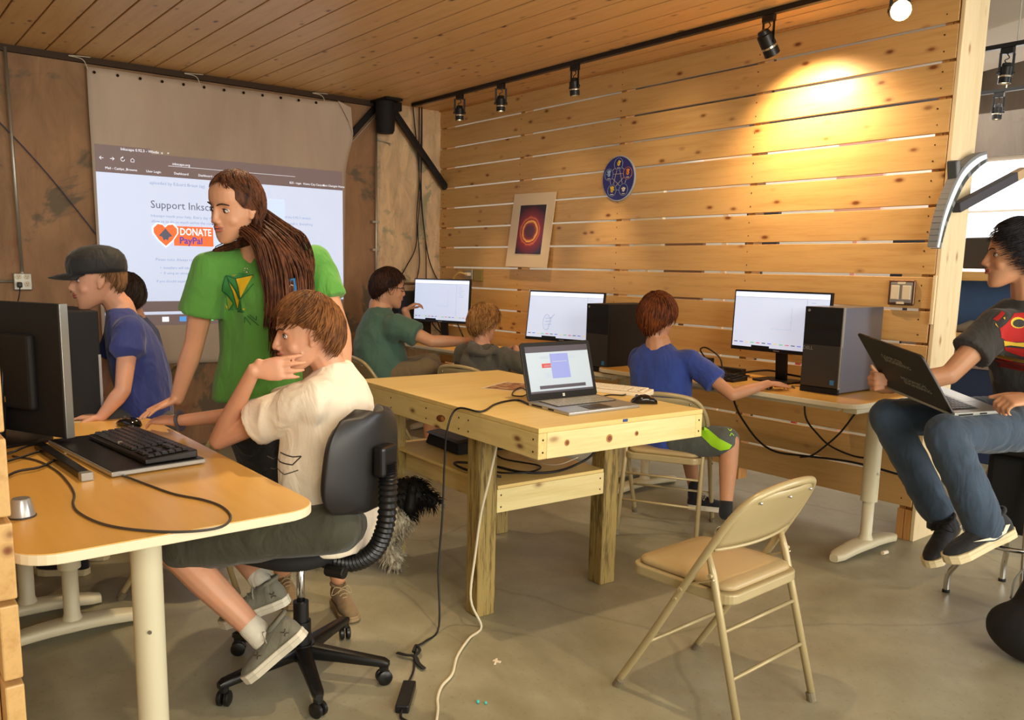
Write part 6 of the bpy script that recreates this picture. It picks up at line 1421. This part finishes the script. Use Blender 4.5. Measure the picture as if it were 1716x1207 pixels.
for s_, px_, pz_ in (('COMPUTER', -.078, .046), ('ENGINEERING', -.070, .030), ('MECHANICAL', -.030, -.040), ('ENGINEERING', -.022, -.058)):
    text('lettering', s_, .021, bk+rx*px_+ldx*pz_, rx, ldx, M_silver, lid, .0006)

# ---------------------------------------------------------------- boy in the black cap
pc_ = person('young person in a blue T-shirt and a black cap behind the near monitor', (2.8, -3.42, 0))
h = Head((2.777,-3.615,1.342), -RT*.89-FWD*.45-UP*.08, UP, 1.02)
g = G(); head_prims(g, h)
neck = V((2.773,-3.533,1.228)); S1 = V((2.916,-3.537,1.137)); S2 = V((2.580,-3.476,1.127)); E1 = V((2.995,-3.593,0.906)); W1 = V((2.975,-3.677,0.801)); E2 = V((2.526,-3.564,0.857)); W2 = V((2.515,-3.692,0.731))
g.caps(h.P(0, -.035, -.05), neck, .05, .055); g.caps(neck, V((2.804,-3.493,0.964)), .06, .09); g.chain([S1-UP*.02, neck-UP*.07, S2-UP*.02], [.030, .035, .030]); arm(g, S1, E1, W1, .042); arm(g, S2, E2, W2, .042)
hand_prims(g, W1, -RT, -UP, .9, 1); hand_prims(g, W2, -RT, -UP, .9, -1)
part('body', remesh(g, .0055, 4, post=head_post(h)), M_skA, pc_, smooth=True, fix=False)
face(h, pc_, M_iris, (0, 1, -.15))
M_hC = hairmat('hair_sandy', (78, 52, 32), (140, 102, 66)); hair_short(pc_, h, M_hC, front=.9, side=1.46, back=2.08, thick=.008, n=300, sweep=.05, seed=21, messy=.02)
M_cap = cloth('black_cap', (20, 19, 20), rough=.7, var=.05)
g = G(); S_ = []
for z, f in ((.028, 1.0), (.045, 1.03), (.07, 1.03), (.095, .97), (.118, .80), (.134, .50), (.141, .15)): S_.append((h.P(0, -.004, z+.002), h.R*.090*f*h.s, h.F*.112*f*h.s))
cp = part('cap', g.loft(S_, 28, p=2.3), M_cap, pc_, smooth=True, label='black cap with curved brim')
g = G(); n = 14; top = []; bot = []
for i in range(n+1):
    a = PI*i/n; x = math.cos(a)*.078; top.append((h.P(x, .072-abs(x)*.35, .040-.010*(x/.078)**2), h.P(x*.95, .080+.098*math.sin(a), .026-.014*(x/.078)**2)))
g.rings([[a, a.lerp(b, .5)+h.U*.004, b, b-h.U*.004, a.lerp(b, .5)-h.U*.001, a-h.U*.004] for a, b in top]); part('brim', g, M_cap, cp, smooth=True)
part('button', G().sph(h.P(0, -.004, .139), .008, nu=10, nv=6), M_cap, cp, smooth=True)
part('cap_mark', G().tube(smooth_path([h.P(-.008, .100, .065), h.P(.008, .102, .070), h.P(.012, .098, .080), h.P(-.004, .092, .095), h.P(-.012, .090, .098)], 4), .0045, 6), plain('mark_orange', (200, 84, 30), .7), cp, smooth=True, label='orange embroidered letter on the cap front')
Fc = (-RT*.95-FWD*.3).normalized(); Sc = Fc.cross(UP)*-1
def ts(px, fx, sx): return (V(px), Fc*fx, Sc*sx)
tor = [ts((2.810,-3.449,0.721), .100, .165), ts((2.799,-3.451,0.830), .112, .17), ts((2.782,-3.461,0.947), .118, .168), ts((2.773,-3.478,1.050), .112, .172), ts((2.765,-3.501,1.135), .092, .17), ts((2.766,-3.518,1.192), .066, .12), ts((2.774,-3.533,1.225), .052, .066)]
shirt_part(pc_, 'shirt', cloth('navy_blue_tshirt', (46, 56, 118)), tor, [[(S1, .062), (S1.lerp(E1, .25), .066), (S1.lerp(E1, .36), .068)], [(S2, .062), (S2.lerp(E2, .5), .07)]], vox=.009, amp=0.0085, seed=17)
H1, K1, A1 = V((2.894,-3.438,0.726)), V((2.846,-3.759,0.739)), (2.5, -3.7, .1)
g = G(); g.chain([H1, K1], [.09, .075], 14); g.chain([K1, A1], [.06, .045], 12); H2 = V((2.690,-3.410,0.698)); K2 = V((2.542,-3.747,0.701)); g.chain([H2, K2], [.09, .075], 14); g.chain([K2, V(A1)+FWD*.2], [.06, .045], 12); g.caps(H1, H2, .09, .09)
part('shorts', remesh(g, .012, 4), cloth('grey_shorts', (70, 66, 62)), pc_, smooth=True, fix=False)
for off in (0, .2): shoe(pc_, V((2.5, -3.7, .004))+FWD*off+RT*.05, -RT, UP, .25, M_bk, M_s2)

# ---------------------------------------------------------------- child hidden behind the cap boy
pd = person('dark haired person mostly hidden behind the child in the black cap', (1.35, -3.1, 0))
h = Head((1.374,-3.138,1.230), -RT*.85+FWD*.5, UP, 1.0)
g = G(); head_prims(g, h); neck = V((1.357,-3.105,1.121)); g.caps(h.P(0, -.03, -.05), neck, .05, .055); g.caps(neck, V((1.365,-3.070,0.890)), .06, .1)
S1 = V((1.530,-3.144,1.063)); S2 = V((1.194,-3.038,1.038)); E1 = V((1.586,-3.200,0.883)); W1 = V((1.525,-3.300,0.798)); g.chain([S1-UP*.02, neck-UP*.07, S2-UP*.02], [.030, .035, .030]); arm(g, S1, E1, W1, .04); hand_prims(g, W1, -RT, -UP, .9, 1)
E2 = V((1.144,-3.120,0.836)); W2 = V((1.150,-3.211,0.769)); arm(g, S2, E2, W2, .04); hand_prims(g, W2, -RT, -UP, .9, -1)
part('body', remesh(g, .008, 3), M_skB, pd, smooth=True, fix=False); face(h, pd)
hair_short(pd, h, hairmat('hair_dark', (30, 22, 18), (70, 54, 42)), front=1.4, side=1.75, back=2.2, thick=.020, n=300, seed=31, messy=.3)
tor = [(V((1.375,-3.062,0.676)), RT*.11, FWD*.17), (V((1.374,-3.068,0.855)), RT*.115, FWD*.17), (V((1.367,-3.086,1.015)), RT*.10, FWD*.17), (V((1.363,-3.101,1.103)), RT*.055, FWD*.07)]
shirt_part(pd, 'shirt', cloth('slate_tshirt', (72, 80, 110)), tor, [[(S1, .06), (S1.lerp(E1, .5), .068)], [(S2, .06), (S2.lerp(E2, .5), .068)]], vox=.012, amp=0.0068, seed=3)
g = G(); g.chain([(1.35, -3.1, .5), (1.2, -3.5, .5), (1.2, -3.55, .1)], [.1, .08, .05]); g.chain([(1.5, -3.1, .5), (1.4, -3.5, .5), (1.4, -3.55, .1)], [.1, .08, .05]); part('trousers', remesh(g, .015, 3), cloth('dark_trousers', (44, 42, 44)), pd, smooth=True, fix=False)
for x in (1.2, 1.4): shoe(pd, (x, -3.5, .004), (0, -1, 0), UP, .25, M_bk, M_s2)

# ---------------------------------------------------------------- teal-shirted boy with glasses
pt_ = person('dark haired person in glasses and a teal T-shirt at the far desk', (1.42, -1.42, 0))
h = Head((1.374,-1.371,1.260), RT*.90+FWD*.42-UP*.08, UP, 1.16)
g = G(); head_prims(g, h); neck = V((1.336,-1.417,1.141)); S1 = V((1.581,-1.429,1.017)); S2 = V((1.193,-1.363,1.033)); E1 = V((1.776,-1.271,0.914)); W1 = V((1.870,-1.020,0.911)); E2 = V((1.324,-1.146,0.904)); W2 = V((1.399,-1.246,1.107))
g.caps(h.P(0, -.03, -.05), neck, .06, .07); g.caps(neck, V((1.381,-1.425,0.812)), .08, .12); g.chain([S1-UP*.02, neck-UP*.07, S2-UP*.02], [.030, .035, .030]); arm(g, S1, E1, W1, .055); arm(g, S2, E2, W2, .052)
hand_prims(g, W1, RT*.9+FWD*.4, -UP, 1.0, 1); hand_prims(g, W2, UP*.5+RT*.75, -RT*.4-UP*.5, 1.0, 1, ((.6, .7, .4),)*4)
part('body', remesh(g, .007, 4, post=head_post(h)), M_skB, pt_, smooth=True, fix=False); face(h, pt_, lip=M_lip)
hair_short(pt_, h, hairmat('hair_espresso', (28, 16, 12), (66, 42, 32)), front=1.35, side=1.66, back=2.1, thick=.020, n=380, seed=41, messy=.25, bang=.1)
gl = G(); 
for q_ in (-1, 1): gl.tube([h.P(q_*.032+.020*math.cos(a), .094-.01*abs(q_), .004+.014*math.sin(a)) for a in [2*PI*i/16 for i in range(16)]], .0022, 6, closed=True).tube([h.P(q_*.052, .084, .008), h.P(q_*.075, .04, .010), h.P(q_*.078, -.01, .008)], .0022, 6)
gl.tube([h.P(-.012, .098, .006), h.P(.012, .098, .006)], .002, 6); part('glasses', gl, M_black, pt_, smooth=True)
Ft = (RT*.93+FWD*.35).normalized(); St = Ft.cross(UP)
def ts(px, fx, sx): return (V(px), Ft*fx, St*sx)
tor = [ts((1.388,-1.420,0.597), .17, .20), ts((1.369,-1.428,0.725), .185, .205), ts((1.351,-1.437,0.852), .18, .20), ts((1.344,-1.432,0.971), .155, .195), ts((1.343,-1.426,1.065), .11, .17), ts((1.336,-1.417,1.137), .065, .08)]
shirt_part(pt_, 'shirt', cloth('teal_tshirt', (70, 102, 88)), tor, [[(S1, .075), (S1.lerp(E1, .3), .082), (S1.lerp(E1, .62), .088)], [(S2, .075), (S2.lerp(E2, .6), .085)]], vox=.011, amp=0.0102, seed=19)
g = G(); H1, K1 = V((1.486,-1.415,0.642)), V((1.719,-1.262,0.717)); g.chain([H1, K1], [.10, .085], 14); H2 = H1+FWD*.25; K2 = K1+FWD*.25; g.chain([H2, K2], [.1, .085], 14); g.caps(H1, H2, .1, .1)
part('shorts', wrinkle(remesh(g, .012, 4), .006, 20, 2), cloth('khaki_shorts', (118, 100, 72)), pt_, smooth=True, fix=False)
g = G(); 
for K_ in (K1, K2):
    A_ = Vector((K_.x+.03, K_.y+.02, .08)); g.chain([K_, K_.lerp(A_, .35), A_], [.06, .058, .04], 12); shoe(pt_, (A_.x-RT.x*.03, A_.y-RT.y*.03, .004), RT, UP, .26, M_bk, M_s2)
part('shins', remesh(g, .01, 3), M_skB, pt_, smooth=True, fix=False)

# ---------------------------------------------------------------- blond child in the grey hooded shirt
pl_ = person('small blond child in a dark grey hooded shirt seen from behind at the far desk', (2.12, -1.08, 0))
h = Head((2.108,-1.074,1.056), RT*.70+FWD*.72-UP*.16, UP, 1.0)
g = G(); head_prims(g, h); neck = V((2.116,-1.098,0.918)); S1 = V((2.302,-1.041,0.848)); S2 = V((1.968,-1.142,0.843)); E1 = V((2.432,-0.986,0.799)); W1 = V((2.180,-0.859,0.889)); E2 = V((1.871,-1.068,0.713)); W2 = V((1.765,-0.859,0.776))
g.caps(h.P(0, -.03, -.05), neck, .045, .05); g.caps(neck, V((2.162,-1.118,0.667)), .06, .1); g.chain([S1-UP*.02, neck-UP*.07, S2-UP*.02], [.030, .035, .030]); arm(g, S1, E1, W1, .038); arm(g, S2, E2, W2, .038)
hand_prims(g, W1, -RT*.3+FWD*.7-UP*.1, -UP, .9, 1, ((.6, .7, .4),)*4); hand_prims(g, W2, FWD, -UP, .85, -1)
part('body', remesh(g, .007, 4, post=head_post(h)), M_skA, pl_, smooth=True, fix=False); face(h, pl_)
hair_short(pl_, h, hairmat('hair_blond', (108, 70, 34), (182, 134, 80)), front=1.45, side=1.85, back=2.25, thick=.026, n=480, seed=51, messy=.55, bang=.1, lock=(.004, .0065))
tor = [(V((2.198,-1.108,0.591)), FWD*.11, RT*.155), (V((2.182,-1.099,0.708)), FWD*.12, RT*.16), (V((2.162,-1.100,0.806)), FWD*.11, RT*.165), (V((2.135,-1.101,0.872)), FWD*.085, RT*.12), (V((2.116,-1.098,0.918)), FWD*.06, RT*.065)]
def hood(g): g.tube(smooth_path([V((2.109,-1.172,0.921)), V((2.199,-1.229,0.891)), V((2.281,-1.194,0.874)), V((2.277,-1.093,0.900))], 5), .028, 12, flat=.8).sph(V((2.190,-1.208,0.890)), (.05, .05, .04))
shirt_part(pl_, 'shirt', cloth('grey_hoodie', (82, 78, 68)), tor, [[(S1, .058), (S1.lerp(E1, .5), .062), (S1.lerp(E1, 1), .06), (E1.lerp(W1, .4), .055)], [(S2, .058), (S2.lerp(E2, 1), .06)]], vox=.010, amp=0.0102, seed=29, extra=hood)
g = G(); H1 = V((2.197,-1.182,0.564)); 
for o_ in (V((-.08, 0, 0)), V((.08, 0, 0))): g.chain([H1+o_, H1+o_+V((-.05, .36, .0))], [.085, .07]); g.chain([H1+o_+V((-.05, .36, 0)), H1+o_+V((-.05, .40, -.36))], [.065, .045])
part('trousers', remesh(g, .012, 3), D.materials['dark_trousers'], pl_, smooth=True, fix=False)
for o_ in (V((-.08, 0, 0)), V((.08, 0, 0))): q_ = H1+o_+V((-.05, .36, 0)); shoe(pl_, (q_.x, q_.y, .10), (0, 1, .0), UP, .22, M_bk, M_s2)

# ---------------------------------------------------------------- boy in royal blue at the wall desk
pr_ = person('auburn haired child in a royal blue T-shirt using the wide monitor', (3.47, -.83, 0))
h = Head((3.441,-0.885,1.161), RT*.60+FWD*.79-UP*.06, UP, 1.10)
g = G(); head_prims(g, h); neck = V((3.461,-0.894,1.023)); S1 = V((3.665,-0.852,0.938)); S2 = V((3.299,-0.863,0.923)); E1 = V((3.907,-0.811,0.783)); W1 = V((3.980,-0.605,0.837)); E2 = V((3.319,-0.610,0.715)); W2 = V((3.440,-0.507,0.840))
g.caps(h.P(0, -.03, -.05), neck, .048, .055); g.caps(neck, V((3.533,-0.888,0.680)), .07, .11); g.chain([S1-UP*.02, neck-UP*.07, S2-UP*.02], [.030, .035, .030]); arm(g, S1, E1, W1, .042); arm(g, S2, E2, W2, .040)
hand_prims(g, W1, RT*.9+FWD*.42-UP*.02, -UP*.95, .92, -1, ((.2, .35, .2), (.2, .35, .2), (.25, .4, .2), (.3, .4, .2)), thumb=(.2, .1)); hand_prims(g, W2, RT*.9+FWD*.3, -UP, .9, 1)
H1, K1, A1 = V((3.685,-0.932,0.516)), V((3.966,-0.890,0.554)), V((3.987,-0.915,0.219)); H2, K2, A2 = V((3.510,-0.870,0.478)), V((3.425,-0.551,0.412)), V((3.630,-0.720,0.198))
legs(g, H1, K1, A1, [.07, .062, .050, .048, .031]); legs(g, H2, K2, A2, [.07, .06, .050, .046, .031])
part('body', remesh(g, .006, 4, post=head_post(h)), M_skC, pr_, smooth=True, fix=False); face(h, pr_)
hair_short(pr_, h, hairmat('hair_auburn', (66, 30, 14), (134, 72, 34)), front=1.40, side=1.80, back=2.3, thick=.024, n=520, seed=61, messy=.18, bang=.05)
Fr = (RT*.75+FWD*.66).normalized(); Sr = Fr.cross(UP)
def ts(px, fx, sx): return (V(px), Fr*fx, Sr*sx)
tor = [ts((3.583,-0.914,0.449), .125, .175), ts((3.553,-0.919,0.585), .12, .17), ts((3.519,-0.910,0.730), .12, .172), ts((3.491,-0.897,0.860), .115, .185), ts((3.476,-0.895,0.942), .095, .18), ts((3.466,-0.896,0.991), .07, .12), ts((3.461,-0.893,1.027), .052, .062)]
shirt_part(pr_, 'shirt', cloth('royal_blue_tshirt', (42, 66, 146)), tor, [[(S1, .060), (S1.lerp(E1, .3), .068), (S1.lerp(E1, .62), .074)], [(S2, .060), (S2.lerp(E2, .55), .07)]], vox=.009, amp=0.0102, seed=37)
g = G(); g.chain([H1, H1.lerp(K1, .9)], [.092, .078], 16); g.chain([H2, H2.lerp(K2, .9)], [.090, .076], 16); g.caps(H1, H2, .095, .095, 16)
sh_r = wrinkle(remesh(g, .009, 4), .005, 22, 9); so = part('shorts', sh_r, cloth('grey_sport_shorts', (82, 88, 84)), pr_, smooth=True, fix=False)
M_lime = plain('lime_panel', (160, 220, 30), .7)
q = 4.25/1394
def pp(*pts): return [((x-1200)*q, (740-y)*q) for x, y in pts]
decal(so, 'lime_panel', sh_r, [pp((1178,715),(1190,722),(1205,735),(1226,745),(1222,752),(1208,756),(1195,750),(1180,735))], (3.955,-0.985,0.563), RT, UP, M_lime, .003, cast=-FWD, sub=.012)
decal(so, 'leg_mark', sh_r, linepoly(pp((1222,720),(1225,723),(1229,721)), .004)+linepoly(pp((1222,730),(1226,726),(1230,730)), .004), (3.955,-0.985,0.563), RT, UP, M_lime, .005, cast=-FWD)
for A_s, sd_ in ((A1, FWD*.9+RT*.2), (A2, RT*.8-FWD*.2)):
    part('sock', remesh(G().chain([A_s+UP*.02, A_s-UP*.04], [.035, .036], 12), .006, 3), M_bk, pr_, smooth=True, fix=False)
    shoe(pr_, V((A_s.x, A_s.y, .004 if A_s is A1 else max(.004, A_s.z-.11)))-sd_*.045, sd_, UP, .24, M_bk, M_sole, M_sole)

# ---------------------------------------------------------------- dog
dg = thing('dog', 'shaggy black and white dog standing behind the table leg and the office chair', 'dog', (2.95, -2.35, 0))
hc = V((3.286,-2.388,0.354)); 
g = G(); ch = V((3.251,-2.489,0.263)); rp = ch-RT*.36+FWD*.05-UP*.02
g.caps(ch, rp, .105, .10, 18); g.caps(ch+UP*.03, hc-RT*.03, .085, .075, 16); g.sph(hc, .078, nu=18, nv=14); g.caps(hc, hc+RT*.085-UP*.03, .052, .040, 14)
for o_, a_ in ((ch+FWD*-.05, 0), (ch+FWD*.06, .02), (rp+FWD*-.05, -.02), (rp+FWD*.06, 0)):
    f_ = Vector((o_.x, o_.y, .0)); k_ = o_.lerp(f_, .5)+RT*(a_-.015); hk = o_.lerp(f_, .72)-RT*.03 if a_ <= 0 and o_ is not ch else k_
    g.chain([o_-UP*.04, k_, f_+UP*.05, f_+UP*.025+RT*.03], [.055, .036, .028, .027], 12)
g.chain([rp+UP*.04, rp-RT*.10+UP*.10, rp-RT*.16+UP*.2], [.04, .03, .015], 10)
r_ = remesh(g, .010, 5)
M_dw = hairmat('dog_grey_white', (96, 88, 74), (206, 196, 172)); M_db = hairmat('dog_black', (6, 6, 6), (22, 20, 20))
r_.mi = [1 if (V(r_.v[f[0]])-hc).length < .125 or (V(r_.v[f[0]])-(rp+UP*.03)).length < .15 else 0 for f in r_.f]
part('body', r_, [M_dw, M_db], dg, smooth=True, fix=False)
for q_ in (-1, 1): part('ear', remesh(G().caps(hc-FWD*.06*q_+UP*.045, hc-FWD*.088*q_-UP*.04-RT*.01, .022, .028), .007, 3), M_db, dg, smooth=True, fix=False)
part('nose', G().sph(hc+RT*.128-UP*.036, .013, nu=10, nv=8), M_black, dg, smooth=True)
part('eye', G().sph(hc+RT*.055-FWD*.058+UP*.015, .008, nu=10, nv=8), M_gloss, dg, smooth=True)
rnd = random.Random(4); ga, gb = G(), G()
me = D.meshes.new('t'); me.from_pydata(r_.v, [], r_.f); me.update(); vs = list(me.vertices); rnd.shuffle(vs)
for v in vs[:2600]:
    p = v.co.copy(); n_ = v.normal.copy(); ln = rnd.uniform(.02, .045); d = (n_*.6-UP*.7+Vector((rnd.gauss(0, .25), rnd.gauss(0, .25), 0))).normalized()
    blk = (p-hc).length < .125 or (p-(rp+UP*.03)).length < .15
    (gb if blk else ga).tube([p, p+n_*ln*.35+d*ln*.3, p+n_*ln*.3+d*ln], [.0028, .002, .0004], 3, cap=False)
D.meshes.remove(me)
for gg, mm in ((ga, M_dw), (gb, M_db)): part('fur', gg, mm, dg, smooth=True, fix=False)['kind'] = 'stuff'
